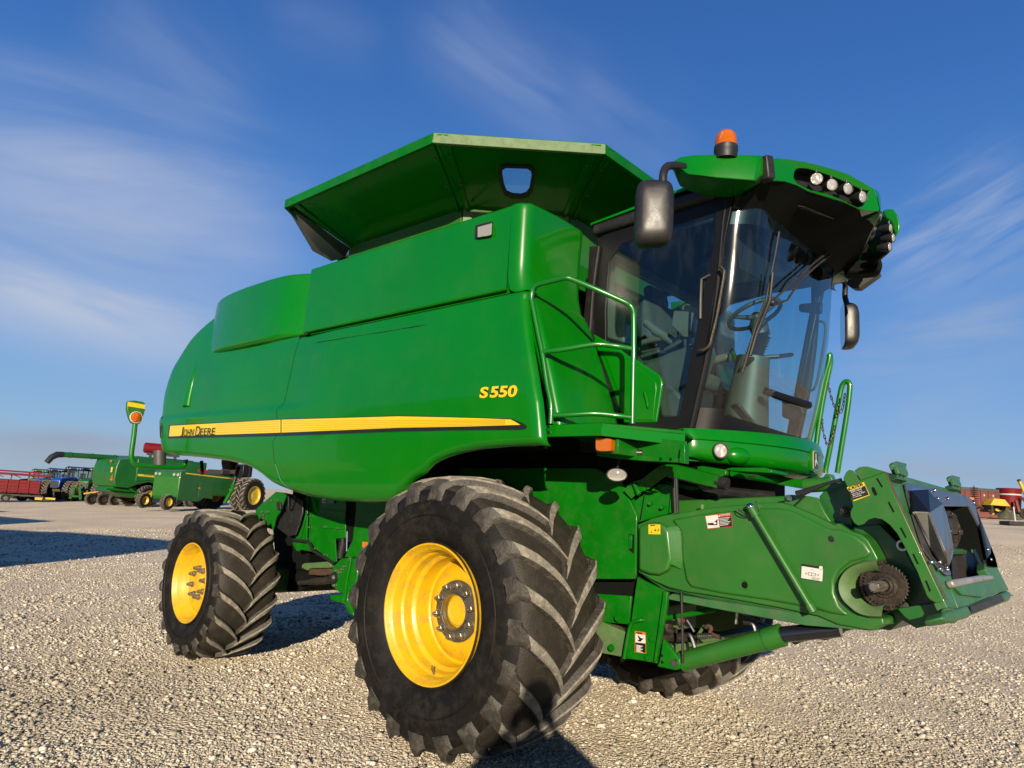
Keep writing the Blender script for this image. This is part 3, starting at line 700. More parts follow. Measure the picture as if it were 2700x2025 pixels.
hp = smooth_path([Y('k', a, b, .822) for a, b in [(660,1120),(672,1170),(690,1240),(700,1310)]], 3)
MB().tube(hp, [.004]+[.010]*(len(hp)-2)+[.004], 8).build('door_emboss', 'green_paint', H)
# black seal running down from the hinge line to the deck
sl = [(1440,0),(1425,250),(1405,450),(1395,560),(1392,660),(1430,800),(1500,960),(1590,1130),(1680,1285)]
sr = [(1500,0),(1470,250),(1450,450),(1445,560),(1450,660),(1475,800),(1545,950),(1620,1120),(1700,1285)]
L_ = smooth_path([Y('d', a-45, b, .875) for a, b in sl], 4); Rr = smooth_path([Y('d', a+15, b, .855) for a, b in sr], 4)
MB().grid([[tuple(a), tuple((a+b)/2+np.array([0,-.015,0])), tuple(b)] for a, b in zip(L_, Rr)]).build('hinge_seal', 'black_plastic', H, angle=80)
mp = smooth_path([Y('d', a, b, .83) for a, b in [(1465,0),(1430,250),(1412,450),(1405,560),(1395,660)]], 4)
MB().tube(mp, .012, 8).build('hinge_rod', 'black_plastic', H)
# back wall, floor, far lower side
MB().bb((.58,GN,2.05),(.62,GF,2.85)).bb((.58,GN,2.85),(.62,1.05,3.6)).bb((.58,2.40,2.85),(.62,GF,3.6)).bb((.58,GN,3.42),(.62,GF,3.6)).build('cab_back_wall', 'beige', H, .01)
MB().prism([(.60,1.0,2.85),(.60,2.42,2.85),(.60,2.42,3.44),(.60,1.0,3.44)], (.004,0,0)).build('rear_window', 'glass_pale', H)
MB().bb((.50,GN,1.98),(1.33,GF,2.09)).build('cab_floor', 'interior_dark', H)
MB().bb((.60,GN+.02,3.50),(1.60,GF-.02,3.58)).build('headliner', 'interior_dark', H, .02)
MB().bb((1.1,1.45,3.44),(1.55,2.0,3.51)).build('roof_console', 'beige', H, .02)
MB().prism([(1.56,1.05,3.50),(1.62,1.0,3.18),(1.62,1.55,3.20),(1.56,1.6,3.50)], (.008,0,0)).build('sun_visor', 'interior_dark', H)
# ---- roof
RN = .80
def roof_slab(z0, z1, inset, mat, name, x0=.56, x1=1.95, bev=.03):
    mb = MB().prism([(x0,RN+inset,z0),(x1,RN+inset,z0+.05),(x1+.30,YC-.35,z0+.05),(x1+.34,YC,z0+.05),(x1+.30,YC+.35,z0+.05),(x1,2*YC-RN-inset,z0+.05),(x0,2*YC-RN-inset,z0)], (0,0,z1-z0)); return mb.build(name, mat, H, bev, segs=3)
roof_slab(3.575, 3.67, 0, 'black_plastic', 'roof_lining', x1=1.50)
# green roof cap: a low dome
G = []
for i in range(25):
    t = i/24; y = lerp(RN-.01, 2*YC-RN+.01, t); e = abs(2*t-1); row = []
    for j in range(21):
        s = j/20; x = lerp(.56, 1.78+.22*(1-e**2), s); z = interp(x, [(.5,3.66),(.9,3.70),(1.5,3.765),(2.3,3.84)])+.045*(1-e**3)*(min(1, s*4+.2))
        row.append((x, y, z))
    G.append([(row[0][0], row[0][1], 3.645)]+row+[(row[-1][0], row[-1][1], 3.70)])
G = [[(p[0], p[1], interp(p[0], [(.5,3.645),(1.5,3.735),(2.3,3.74)])) for p in G[0]]]+G+[[(p[0], p[1], interp(p[0], [(.5,3.645),(1.5,3.735),(2.3,3.74)])) for p in G[-1]]]
MB().grid(G).build('roof_cap', 'green_paint', H, angle=50)
# front visor: two halves meeting in a prow; every half has a recess holding four work lamps
vt = [V3(Y('z6', *p)) for p in ((1210,318,.86),(1960,540,1.70))]
def VP(a, b):                                             # reading on the slanting visor face (plane through three points)
    A = V3(Y('z6',1205,320,.84)); B = V3(Y('z6',1190,488,.84)); C_ = V3(Y('z6',2000,700,YC)); n = (B-A).cross(C_-A).normalized()
    return onplane('z6', a, b, A, n), n
outer = [(1205,335),(1240,322),(1330,332),(1450,350),(1560,378),(1680,410),(1760,438),(1850,490),(1950,545),(1972,610),(1990,690),(1990,705),(1940,712),(1840,690),(1730,640),(1600,600),(1470,560),(1390,520),(1300,490),(1190,482),(1200,400)]
inner = [(1400,395),(1430,392),(1480,398),(1560,420),(1640,448),(1720,480),(1800,518),(1870,550),(1925,560),(1905,590),(1880,640),(1868,668),(1840,680),(1790,660),(1700,610),(1610,575),(1520,560),(1450,530),(1395,500),(1375,455),(1382,415)]
vn = VP(1500, 500)[1]; vn = vn if vn.x > 0 else -vn
def visor(sg):
    O = [VP(*p)[0] for p in outer]; I = [VP(*p)[0]+vn*.0 for p in inner]; n = len(O); mb = MB()
    O2 = [p-vn*.16+Vector((0,0,-.02 if q > 10 else .03)) for q, p in enumerate(O)]; I2 = [p-vn*.11 for p in I]; I1 = [lerp(i_, p, .0)-vn*.012 for i_, p in zip(I, O)]
    Om = [p-vn*.0 for p in O]
    mb.add(Om+I1+I2+O2, [])
    for q in range(n):
        r = (q+1) % n
        mb.f += [(q, r, r+n, q+n), (q+n, r+n, r+2*n, q+2*n), (q, q+3*n, r+3*n, r)]; mb.m += [0, 1, 0]
    mb.f.append(tuple(range(2*n, 3*n))); mb.m.append(1)
    if sg < 0: mb = mb.mirror()
    return mb.build('roof_visor', ['green_paint', 'black_plastic'], H, .008, angle=28, segs=3)
vis = visor(1); visor(-1)
# prow filler between the halves
pr_ = [VP(1950,545)[0], VP(1972,610)[0], VP(1990,690)[0], VP(1990,705)[0]]
mb = MB(); mb.grid([[tuple(p) for p in pr_], [(p.x+.004, YC, p.z+.006) for p in pr_], [(p.x, 2*YC-p.y, p.z) for p in pr_]]); mb.build('prow', 'green_paint', H, angle=60)
# black underside of the visor with the air slot
lw = [VP(*p)[0] for p in ((1195,480),(1300,488),(1470,556),(1600,598),(1730,640),(1840,690),(1990,705))]
G = [[tuple(p+Vector((-.015,0,-.003))), tuple(Vector((lerp(p.x, xglass(min(p.y, YC), 3.5), .5), p.y, p.z-.055))), (xglass(max(p.y,.9), 3.56)-.02, p.y, 3.54)] for p in lw]
G = G+[[(p.x, YC, p.z) if 0 else tuple((q[0], YC, q[2])) for q in G[-1]]] if False else G
mb = MB().grid(G); mb.join(mb.mirror()); a_ = G[-1]; mb.grid([a_, [(x, 2*YC-y, z) for x, y, z in a_]]); mb.build('visor_underside', 'dark_inside', H, angle=60)
sp = [onplane('z6', a, b, Vector(G[3][1]), Vector((.25,-.1,1))) for a, b in ((1390,672),(1440,680),(1660,770),(1672,780),(1650,786),(1400,690))]
MB().prism(sp, (0,0,.006)).build('air_slot', 'mirror_shell', H, .003)
# near pod with beacon and mirror arm
def pod():
    mb = MB(); A = V3(Y('z6',512,345,.34)); B = V3(Y('z6',1145,400,.78))
    tp = [(500,335),(540,312),(640,298),(800,295),(960,297),(1100,300),(1145,303)]; mid_ = [(512,380),(548,365),(640,358),(800,352),(960,345),(1100,335),(1145,330)]
    lo_ = [(545,400),(590,440),(660,445),(800,465),(950,478),(1080,488),(1140,440)]; bt = [(548,405),(600,450),(680,468),(820,490),(960,502),(1080,500),(1140,492)]
    yv = np.linspace(.36, .80, 7); rows = []
    for q in range(7):
        y = yv[q]; a = V3(Y('z6', *tp[q], y)); m_ = V3(Y('z6', *mid_[q], y-.02)); l = V3(Y('z6', *lo_[q], y-.025)); b = V3(Y('z6', *bt[q], y+.03))
        back = Vector((-.07,.06,0))*2.4*(.35 if q == 0 else min(1, .55+.15*q))
        rows.append([tuple(p) for p in (a, m_, l, b, b+back, a+back*1.02, a)])
    mb.grid(rows, skip=None); mb.add(rows[0][:6], [(0,1,2,3,4,5)]); mb.add(rows[-1][:6], [(0,1,2,3,4,5)])
    return mb
p_ = pod(); pd = p_.build('roof_pod', 'green_paint', H, .008, angle=40, segs=3); p_.mirror().build('roof_pod', 'green_paint', H, .008, angle=40)
plj = MB().bar(V3(Y('z6',1130,400,.78)), V3(Y('z6',1185,410,.84)), .09, .15); plj.build('pod_joint', 'black_plastic', H, .01); plj.mirror().build('pod_joint', 'black_plastic', H, .01)
bc = V3(Y('z6', 885, 292, .60))+Vector((-.03,.03,0))
bm_ = MB().lathe([(-.02,.068),(.03,.070),(.036,.073),(.066,.072),(.070,.066)], bc, (0,0,1), 32); bm_.add([bc+Vector((0,0,.066))], []); bm_.build('beacon_base', 'black_plastic', H, angle=40)
MB().lathe([(.064,.066),(.10,.0665),(.135,.062),(.158,.050),(.172,.032),(.178,.0005)], bc, (0,0,1), 40).build('beacon_lens', 'lens_amber', H, angle=60)
# work lamps
def work_lamp(c, d, r=.036, k='head_lamp', lensmat='lens_clear', par=H, sq=None):
    d = Vector(d).normalized(); mb = MB().lathe([(.012,r*1.02),(.014,r*1.10),(.0,r*1.12),(-.04,r*.95),(-.075,r*.6),(-.08,.001)], c, d, 28, squash=sq)
    mb.tube([Vector(c)+Vector((0,0,r)), Vector(c)+Vector((0,0,r+.025))], .009, 8)
    o = mb.build(k, 'black_plastic', par, angle=40)
    MB().lathe([(.010,r*1.0),(.015,r*.8),(.018,r*.4),(.019,.0005)], c, d, 28, squash=sq).build('lens', lensmat, o, angle=60)
    return o
for (a, b, dr) in ((1515,482,(.45,-.85,-.22)), (1622,525,(.75,-.6,-.2)), (1735,552,(.85,-.45,-.2)), (1842,612,(.9,-.35,-.18))):
    c = VP(a, b)[0]+vn*.015; work_lamp(c, dr, .036); work_lamp(Vector((c.x, 2*YC-c.y, c.z)), (dr[0], -dr[1], dr[2]), .036)
# end pod on the far side of the roof with its own lamps
fe_ = [(2012,702),(2050,690),(2092,692),(2122,735),(2140,800),(2138,850),(2105,900),(2092,830),(2070,785),(2035,760)]
MB().prism([Y('z6', a_, b_, 2.30) for a_, b_ in fe_], (-.16,.30,0)).build('roof_end_pod', 'green_paint', H, .012, segs=3)
MB().prism([Y('z6', a_, b_, 2.36) for a_, b_ in [(2020,780),(2075,800),(2090,880),(2075,1000),(2040,1030),(2010,1020),(1995,900)]], (-.16,.22,0)).build('lamp_housing', 'black_plastic', H, .02)
for (a_, b_) in ((2058,835), (2078,905), (2052,970)): work_lamp(Y('z6', a_, b_, 2.28), (.94,-.12,-.12), .031)
# mirrors
def mirror_unit(mk):
    mb = MB()
    ctr = V3(Y('z6', 345, 725, .16))
    if mk: ctr = V3(Y('z7', 2062, 392, 3.28)); ctr.y = 2*YC-ctr.y
    d = Vector((.60,-.80,0)) if not mk else Vector((.88,-.47,0)); sd = Vector((-d.y,d.x,0)); hw, hh_ = .112, .200
    # housing: superellipse rows along the depth
    rows = []
    for (t, s) in ((-.055,.90),(-.05,.97),(-.03,1.0),(.01,.99),(.04,.94),(.06,.82),(.072,.6),(.077,.25),(.078,.01)):
        row = []
        for q in range(33):
            a = 2*PI*q/32; ca, sa = math.cos(a), math.sin(a); e = .42
            u = hw*math.copysign(abs(ca)**e, ca)*s; w = hh_*math.copysign(abs(sa)**e, sa)*(s if t > 0 else .5+.5*s)*(1-.06*(u/hw) if sa < 0 else 1)
            row.append(tuple(ctr+d*t+sd*u+Vector((0,0,w))))
        rows.append(row)
    mb.grid(rows)
    gl = MB().grid([rows[0], [tuple(ctr-d*.05) for _ in rows[0]]])
    arm = smooth_path([V3(Y('z6', 412, 500, .17))+Vector((0,0,-.03)), V3(Y('z6', 412, 440, .18)), V3(Y('z6', 440, 385, .24)), V3(Y('z6', 500, 378, .32)), V3(Y('z6', 560, 385, .42))], 5)
    am = MB().tube(arm, .024, 12)
    if mk: am = MB().tube(smooth_path([ctr+Vector((.0,0,.15)), ctr+Vector((-.03,.0,.27)), ctr+Vector((-.02,.05,.40)), V3(Y('z6', 560, 385, .42))], 5), .024, 12)
    if mk: mb, gl, am = mb.mirror(), gl.mirror(), am.mirror()
    h_ = mb.build('mirror', 'mirror_shell', H, angle=50); gl.build('mirror_glass', 'chrome', h_); am.build('mirror_arm', 'black_plastic', H, angle=60)
mirror_unit(0); mirror_unit(1)
# far mirror bracket seen below the roof
fb = [Y('z6', a, b, 2.95) for a, b in [(1742,1240),(1760,1200),(1820,1165),(1985,1150),(1975,1170),(1900,1225),(1835,1272),(1790,1270)]]
MB().prism(fb, (0,.10,0)).build('mirror_bracket', 'grey_plastic', H, .01)
sk = [(1700,900),(1800,800),(1900,740),(2010,800),(2035,850),(1905,890),(1920,960),(2000,1050),(2015,1110),(1985,1150),(1900,1160),(1740,1165),(1725,1050),(1700,980)]
MB().prism([Y('z6', a, b, 2.55) for a, b in sk], (-.05,.14,0)).build('visor_skirt', 'dark_inside', H, .02)
# wipers
def rod(name, k, pts, r, mat='dark_metal', off=.03): MB().tube([on_glass(k, a, b, off) for a, b in pts], r, 8).build(name, mat, H)
rod('wiper_blade', 'z6', [(1238,870),(1205,1060),(1165,1250),(1140,1390),(1090,1520),(1040,1659)], .0085, 'black_plastic', .02)
rod('wiper_blade', 'z7', [(1500,240),(1440,400),(1400,540),(1352,705)], .009, 'black_plastic', .02)
rod('wiper_arm', 'z7', [(1530,60),(1510,240),(1475,330),(1425,450),(1385,590)], .011, 'black_plastic', .045)
rod('wiper_arm', 'z6', [(1700,840),(1650,960),(1480,1090),(1330,1220),(1160,1380)], .0075, 'dark_metal', .05)
rod('wiper_arm', 'z6', [(1722,860),(1672,975),(1500,1110),(1370,1220),(1270,1370),(1190,1400)], .0075, 'dark_metal', .05)
MB().ball(on_glass('z6',1160,1390,.05), .022, 8).build('wiper_pivot', 'black_plastic', H)
# grab rail outside near front post
gp = smooth_path([Y('z7', a, b, .80) for a, b in [(1225,5),(1250,30),(1252,60),(1235,160),(1205,330),(1175,450),(1160,510),(1125,545),(1090,550)]], 3)
MB().tube(gp, .011, 8).build('grab_rail', 'dark_metal', H)
MB().tube([Y('z7',1160,60,.84), Y('z7',1105,90,.84), Y('z7',1100,220,.84), Y('z7',1098,345,.84)], .009, 8).build('mirror_grab', 'grey_plastic', H)
MB().prism([Y('z7', a, b, .90) for a, b in [(1175,5),(1150,60),(1130,140),(1130,215),(1150,255),(1170,215),(1200,90),(1215,20)]], (.02,.03,0)).build('inner_mirror', 'interior_dark', H, .01)

# ---- cab interior
def ip(a, b, y, k='z7'): return V3(Y(k, a, b, y))
SW = ip(1450, 318, YC)+Vector((0,0,0)); nrm_ = Vector((-.42,0,.91)).normalized()
mb = MB(); u1 = Vector((0,1,0)); u2 = nrm_.cross(u1)
mb.tube([SW+(u1*math.cos(a)+u2*math.sin(a))*.195 for a in np.linspace(0, 2*PI, 41)], .016, 10, cap=False)
for a in (R_(30), R_(150), R_(270)): mb.tube([SW+nrm_*-.03, SW+nrm_*-.01+(u1*math.cos(a)+u2*math.sin(a))*.19], [.024,.013], 8)
mb.ball(SW-nrm_*.03, .045, 8); mb.build('steering_wheel', 'grey_plastic', H, angle=60)
b0 = ip(1545, 1085, YC); b1 = ip(1500, 590, YC)
b0.x = 1.33; b1.x = min(b1.x, 1.40)
prof = smooth_path([(b0.x, 2.09, .175), (lerp(b0.x,b1.x,.3), lerp(b0.z,b1.z,.3), .155), (lerp(b0.x,b1.x,.7), lerp(b0.z,b1.z,.7), .13), (b1.x, b1.z, .118)], 5)
MB().tube([(p[0], YC, p[1]) for p in prof], [p[2] for p in prof], 20).build('steering_column', 'beige', H, angle=60)
b2 = ip(1495, 455, YC); mb = MB()
for q in range(9): t = q/8; c = b1.lerp(b2, t); mb.lathe([(-.009,.058),(0,.070),(.009,.058)], c, (b2-b1), 20)
mb.build('column_bellows', 'black_frame', H, angle=60)
MB().tube([b2, b2.lerp(SW, .5), SW-nrm_*.03], [.062,.07,.04], 16).build('column_head', 'grey_plastic', H, angle=60)
MB().tube([ip(1395,615,YC-.25), ip(1460,600,YC-.02), ip(1600,590,YC+.05), ip(1690,578,YC+.28)], .016, 8).build('column_lever', 'black_frame', H)
MB().tube([ip(1515,812,YC-.2), ip(1620,850,YC-.1), ip(1800,905,YC+.25)], .028, 8).build('foot_rest', 'black_frame', H)
MB().bar(ip(1320,900,YC-.3), ip(1430,1030,YC-.2), .10, .02).bar(ip(1380,940,YC-.1), ip(1470,1040,YC-.0), .10, .02).build('pedal', 'dark_metal', H, .004)
# operator's seat
mb = MB(); mb.box((.80,YC,2.62), (.50,.52,.13)); mb.build('seat_cushion', 'seat_cloth', H, .045, segs=4)
MB().box((.62,YC,2.98), (.13,.50,.62), Matrix.Rotation(R_(-12), 3, 'Y')).build('seat_back', 'seat_cloth', H, .05, segs=4)
MB().box((.57,YC,3.34), (.09,.28,.16), Matrix.Rotation(R_(-12), 3, 'Y')).build('seat_headrest', 'seat_cloth', H, .04, segs=4)
MB().box((.80,YC,2.42), (.40,.42,.28)).build('seat_base', 'black_plastic', H, .03)
mb = MB()
for z in np.linspace(2.10, 2.34, 6): mb.box((.86,YC,z), (.46,.46,.034))
mb.build('seat_bellows', 'grey_plastic', H, .012)
for y in (YC-.33, YC+.33): MB().box((.86,y,2.84), (.42,.08,.07), Matrix.Rotation(R_(-6), 3, 'Y')).build('armrest', 'beige_light', H, .03, segs=4)
# buddy seat and side console
MB().box((.80,2.30,2.52), (.44,.34,.16)).box((.63,2.30,2.82), (.10,.34,.46)).build('trainer_seat', 'seat_cloth', H, .05, segs=4)
MB().prism([ip(a, b, 2.2) for a, b in [(1195,880),(1230,820),(1330,830),(1345,1010),(1190,1000)]], (-.12,.35,0)).build('cool_box', 'grey_plastic', H, .02)
# right-hand console with levers and monitor
cons = [(.66,2.60),(1.02,2.72),(1.28,2.78),(1.30,2.70),(1.22,2.50),(1.12,2.40),(1.10,2.20),(.70,2.20)]
MB().prism([(x,1.16,z) for x, z in cons], (0,.20,0)).build('side_console', 'beige', H, .025, segs=3)
MB().prism([ip(a, b, 1.0) for a, b in [(840,760),(905,770),(990,870),(985,990),(840,985),(825,900)]], (0,.05,0)).build('sill_trim', 'beige', H, .02)
for (a, b, c_) in (((745,370),(840,450),.03), ((800,420),(930,500),.035), ((720,500),(850,470),.022)):
    MB().tube([ip(*a, 1.28), ip(*b, 1.28)], c_, 10).build('control_lever', 'beige_light', H, angle=50)
for (a, b) in (((730,600),(850,560)), ((760,640),(900,600)), ((880,560),(1000,490))):
    MB().bar(ip(*a, 1.22), ip(*b, 1.22), .10, .03).build('control_panel', 'grey_plastic', H, .008)
mon = [(922,290),(1032,300),(1026,465),(985,465),(905,390)]
MB().prism([ip(a, b, 1.12) for a, b in mon], (.02,.05,0)).build('monitor', 'beige_light', H, .01, segs=3)
MB().tube([ip(985,285,1.13), ip(988,262,1.13), ip(1010,253,1.13), ip(1028,256,1.13)], .006, 8).build('monitor_cable', 'beige_light', H)
MB().tube([ip(1000,470,1.16), ip(1010,560,1.2)], .02, 8).build('monitor_stalk', 'grey_plastic', H)
MB().prism([ip(a, b, .96) for a, b in [(430,180),(470,190),(600,270),(610,400),(600,500),(490,470),(435,440)]], (.0,.03,0)).build('inner_panel', 'beige_light', H, .02, segs=3)
MB().tube([ip(600,285,1.0), ip(598,320,1.0)], .045, 16).build('speaker', 'interior_dark', H)
MB().box(ip(690,270,1.5), (.06,.26,.22), Matrix.Rotation(R_(-25), 3, 'Y')).build('seat_headrest', 'seat_cloth', H, .04, segs=4)
# far door post and fire extinguisher holder
MB().bar((1.62,GF-.03,3.55), ip(1720,900,GF-.04), .07, .05).build('far_post', 'black_frame', H, .01)
MB().prism([ip(a, b, GF-.08) for a, b in [(1735,255),(1745,248),(1885,235),(1880,310),(1745,300),(1733,285)]], (0,.03,0)).build('latch_handle', 'black_frame', H, .01)
MB().prism([ip(a, b, GF-.10) for a, b in [(1625,860),(1745,880),(1770,960),(1700,1010),(1625,980)]], (0,.05,0)).build('far_pocket', 'black_plastic', H, .01)
MB().tube(smooth_path([ip(1860,360,GF+.03), ip(1905,380,GF+.05), ip(1900,500,GF+.05), ip(1845,780,GF+.04), ip(1780,810,GF+.03)], 4), .011, 8).build('grab_rail', 'grey_plastic', H)

# ------------------------------------------------------------------ bumper below the windscreen
def bx(y, e=0): t = min(1, abs(y-YC)/.92); return 1.385+.42*(1-t**2.2)
G = []; 
prof_z = [(1.0,-.08,2.10),(1.0,-.03,2.120),(1.0,-.010,2.122),(1.0,-.002,2.112),(1.0,.020,2.066),(1.0,.024,2.058),(1.0,.012,2.050),(1.0,.012,2.044),(1.0,.018,2.02),(1.0,.014,1.965),(1.0,.004,1.942),(1.0,-.02,1.925),(1.0,-.06,1.92)]
for y in [YC-.92, YC-.917, YC-.90]+list(np.linspace(YC-.88, YC+.88, 49))+[YC+.90, YC+.917, YC+.92]:
    e = abs(y-YC)/.92; row = []
    for _, dx, z in prof_z:
        lift = 0; q = roll(.92-abs(y-YC), .02)
        zz = z+(.02*(1-e*e) if z > 2.07 else 0)
        if z < 1.98: zz = z-.015*(1-e)+.022*sstep(.75, 1, e)
        row.append((bx(y)+dx-q*1.5, y, zz))
    G.append(row)
bump = MB().grid(G).build('bumper', 'green_paint', H, angle=32)
MB().prism([(bx(y)-.09, y, 1.925) for y in np.linspace(YC-.9, YC+.9, 20)]+[(1.2, YC+.9, 1.925), (1.2, YC-.9, 1.925)], (0,0,.15)).build('bumper_core', 'green_frame', bump)
def onb(k, a, b, off=0):
    lo, hi = YC-.92, YC+.5
    for _ in range(40):
        m_ = (lo+hi)/2; p = Y(k, a, b, m_)
        if p[0]-(bx(m_)+.026) > 0: lo = m_
        else: hi = m_
    p = V3(Y(k, a, b, lo)); e = 1e-3; t = Vector((bx(lo+e)-bx(lo-e), 2*e, 0)).normalized(); n = Vector((t.y, -t.x, 0)); return p+n*off, n, t
c, n, t = onb('z7', 1227, 1200); d0 = Vector((.55,-.80,-.05)); dn = (n+d0*.6).normalized()
MB().lathe([(.012,.052),(.020,.049),(.020,.043),(.002,.040)], c, dn, 32).build('lamp_bezel', 'black_plastic', bump, angle=40)
MB().lathe([(.006,.041),(.011,.03),(.014,.0005)], c, dn, 32).build('lamp_lens', 'lens_clear', bump, angle=60)
c2, n2, t2 = onb('z7', 1350, 1232); MB().ball((0,0,0), 1, 14).build('x', 'green_paint', None, angle=80)
x_ = bpy.data.objects['x']; x_.name = 'lamp_blank'; x_.data.name = 'lamp_blank'; x_.scale = (.05,.085,.055); x_.location = c2-n2*.022; x_.rotation_euler = (0,0,math.atan2(t2.y, t2.x)-PI/2); x_.parent = bump
for sgn in (1,):
    cm = Vector((c.x, 2*YC-c.y, c.z)); MB().lathe([(.012,.052),(.020,.049),(.020,.043),(.002,.040)], cm, (dn.x,-dn.y,dn.z), 32).build('lamp_bezel', 'black_plastic', bump); MB().lathe([(.006,.041),(.014,.0005)], cm, (dn.x,-dn.y,dn.z), 32).build('lamp_lens', 'lens_clear', bump)
# leaping deer badge
bc_, bn, bt = Vector((bx(YC)+.030, YC, 2.005)), Vector((1,0,0)), Vector((0,1,0))
def badge_poly(pts, s, off, mat, name, th=.004): MB().prism([bc_+bn*off+bt*(a*s)+Vector((0,0,b*s)) for a, b in pts], bn*th).build(name, mat, bump)
sh = [(-.5,.55),(-.42,.68),(-.2,.76),(.2,.76),(.42,.68),(.5,.55),(.5,-.55),(.42,-.68),(.2,-.76),(-.2,-.76),(-.42,-.68),(-.5,-.55)]
badge_poly([(a*1.35,b*1.25) for a, b in sh], .085, -.02, 'green_paint', 'badge_mount', .02)
badge_poly(sh, .085, .001, 'cream_decal', 'badge'); badge_poly([(a*.94,b*.955) for a, b in sh], .085, .006, 'black_decal', 'badge_field', .001)
deer = [(-.30,-.52),(-.20,-.46),(-.12,-.28),(-.04,-.20),(.10,-.18),(.22,-.34),(.34,-.40),(.26,-.26),(.22,-.08),(.10,.02),(.02,.10),(-.02,.30),(.04,.36),(-.02,.46),(.04,.60),(-.03,.62),(-.08,.44),(-.16,.60),(-.22,.60),(-.16,.42),(-.26,.36),(-.22,.32),(-.14,.28),(-.16,.08),(-.22,-.06),(-.32,-.04),(-.36,-.14),(-.24,-.14),(-.26,-.26),(-.34,-.40)]
badge_poly([(a*.95,b*.92) for a, b in deer], .085, .008, 'cream_decal', 'badge_deer', .001)

# ------------------------------------------------------------------ deck and railing
zd = 2.068
dk = [(.80,.10),(1.225,.10),(1.515,.50),(1.40,.86),(.55,.86),(.80,.30)]
MB().prism([(x, y, zd-.02) for x, y in dk], (0,0,.016)).build('deck_plate', 'green_frame', H)
bz0 = 1.995
pth = [(.825,.095),(1.225,.095),(1.52,.52)]
mb = MB()
for (a, b) in zip(pth[:-1], pth[1:]): 
    A, B = Vector((*a, 0)), Vector((*b, 0)); mb.prism([A+Vector((0,0,bz0)), B+Vector((0,0,bz0-(.018 if b[1] > .3 else 0))), B+Vector((0,0,zd)), A+Vector((0,0,zd))], Vector((-(B-A).normalized().y, (B-A).normalized().x, 0))*.03)
mb.build('deck_beam', 'green_paint', H, .004)
for b in ((1100,1310),(1102,1354)): MB().lathe([(0,.011),(-.006,.010),(-.008,.0005)], Y('d', *b, .094), (0,1,0), 12).build('bolt', 'steel', H)
# platform fascia with lamp and plates, set further in
yf = .40
fas = [(300,500),(405,480),(405,262),(720,262),(1200,330),(1712,352),(1690,680),(1100,640),(680,605),(440,520)]
MB().prism([Y('i', a, b, yf) for a, b in [(400,262),(720,262),(1200,300),(1712,352),(1690,676),(1620,664),(1100,640),(678,604),(400,560)]], (0,.012,0)).build('deck_fascia', 'green_frame', H, .003)
MB().prism([Y('i', a, b, yf-.03) for a, b in [(678,600),(678,540),(1100,560),(1620,600),(1690,612),(1690,676),(1620,664),(1100,640)]], (0,.03,0)).build('fascia_flange', 'green_frame', H, .004)
MB().prism([Y('i', a, b, yf-.05) for a, b in [(1625,430),(1690,385),(1690,680),(1600,664)]], (0,.05,0)).build('fascia_end', 'green_frame', H, .004)
for (a, b) in ((1338,608),(1482,612)): p = V3(Y('i', a, b, yf-.033)); MB().box(p, (.012,.006,.014)).build('slot', 'dark_inside', H)
for (a, b) in ((838,355),(1024,368),(1216,378)): MB().lathe([(0,.012),(-.007,.011),(-.01,.0005)], Y('i', a, b, yf-.002), (0,1,0), 10).build('bolt', 'green_frame', H)
o_ = MB().prism([Y('i', a, b, yf-.20) for a, b in [(404,262),(415,262),(440,300),(720,312),(718,535),(440,517),(412,490)]], (0,.20,0)).build('marker_bracket', 'green_frame', H, .004)
MB().prism([Y('i', a, b, yf-.204) for a, b in [(448,312),(520,308),(660,328),(676,345),(670,490),(655,505),(530,510),(465,500),(452,470)]], (0,-.045,0)).build('marker_lamp', 'lens_amber', o_, .008, segs=3)
pl_ = MB().prism([Y('i', a, b, yf-.004) for a, b in [(720,405),(875,415),(875,552),(720,540)]], (0,.003,0)).build('data_plate', 'black_decal', H)
MB().prism([Y('i', a, b, yf-.0065) for a, b in [(722,470),(872,470),(872,528),(722,520)]], (0,.003,0)).build('plate_field', 'white_decal', pl_)
pl_ = MB().prism([Y('i', a, b, yf-.004) for a, b in [(890,465),(1075,468),(1070,558),(892,550)]], (0,.003,0)).build('data_plate', 'black_decal', H)
MB().prism([Y('i', a, b, yf-.0065) for a, b in [(900,503),(1062,505),(1060,520),(900,517)]], (0,.003,0)).build('plate_field', 'cream_decal', pl_)
# oval work lamp below the fascia
lc = V3(Y('i', 700, 838, .40)); ld = Vector((.55,-.82,-.12)).normalized()
o_ = MB().lathe([(.0,.058),(.006,.064),(.012,.062),(.010,.056)], lc, ld, 40, squash=(1,.64)).lathe([(.004,.062),(-.04,.05),(-.055,.02),(-.055,.0005)], lc, ld, 32, squash=(1,.64)).tube([lc+Vector((0,0,.035)), lc+Vector((0,.02,.10)), lc+Vector((0,.2,.13))], .008, 8).build('oval_lamp', 'black_plastic', H, angle=40)
lens('lens_grid', (.55,.53,.47), .3, 80); MATS['lens_grid'].node_tree.nodes['Principled BSDF'].inputs['Metallic'].default_value = .5
MB().lathe([(.008,.057),(.015,.035),(.017,.0005)], lc, ld, 40, squash=(1,.64)).build('lens', 'lens_grid', o_, angle=60)
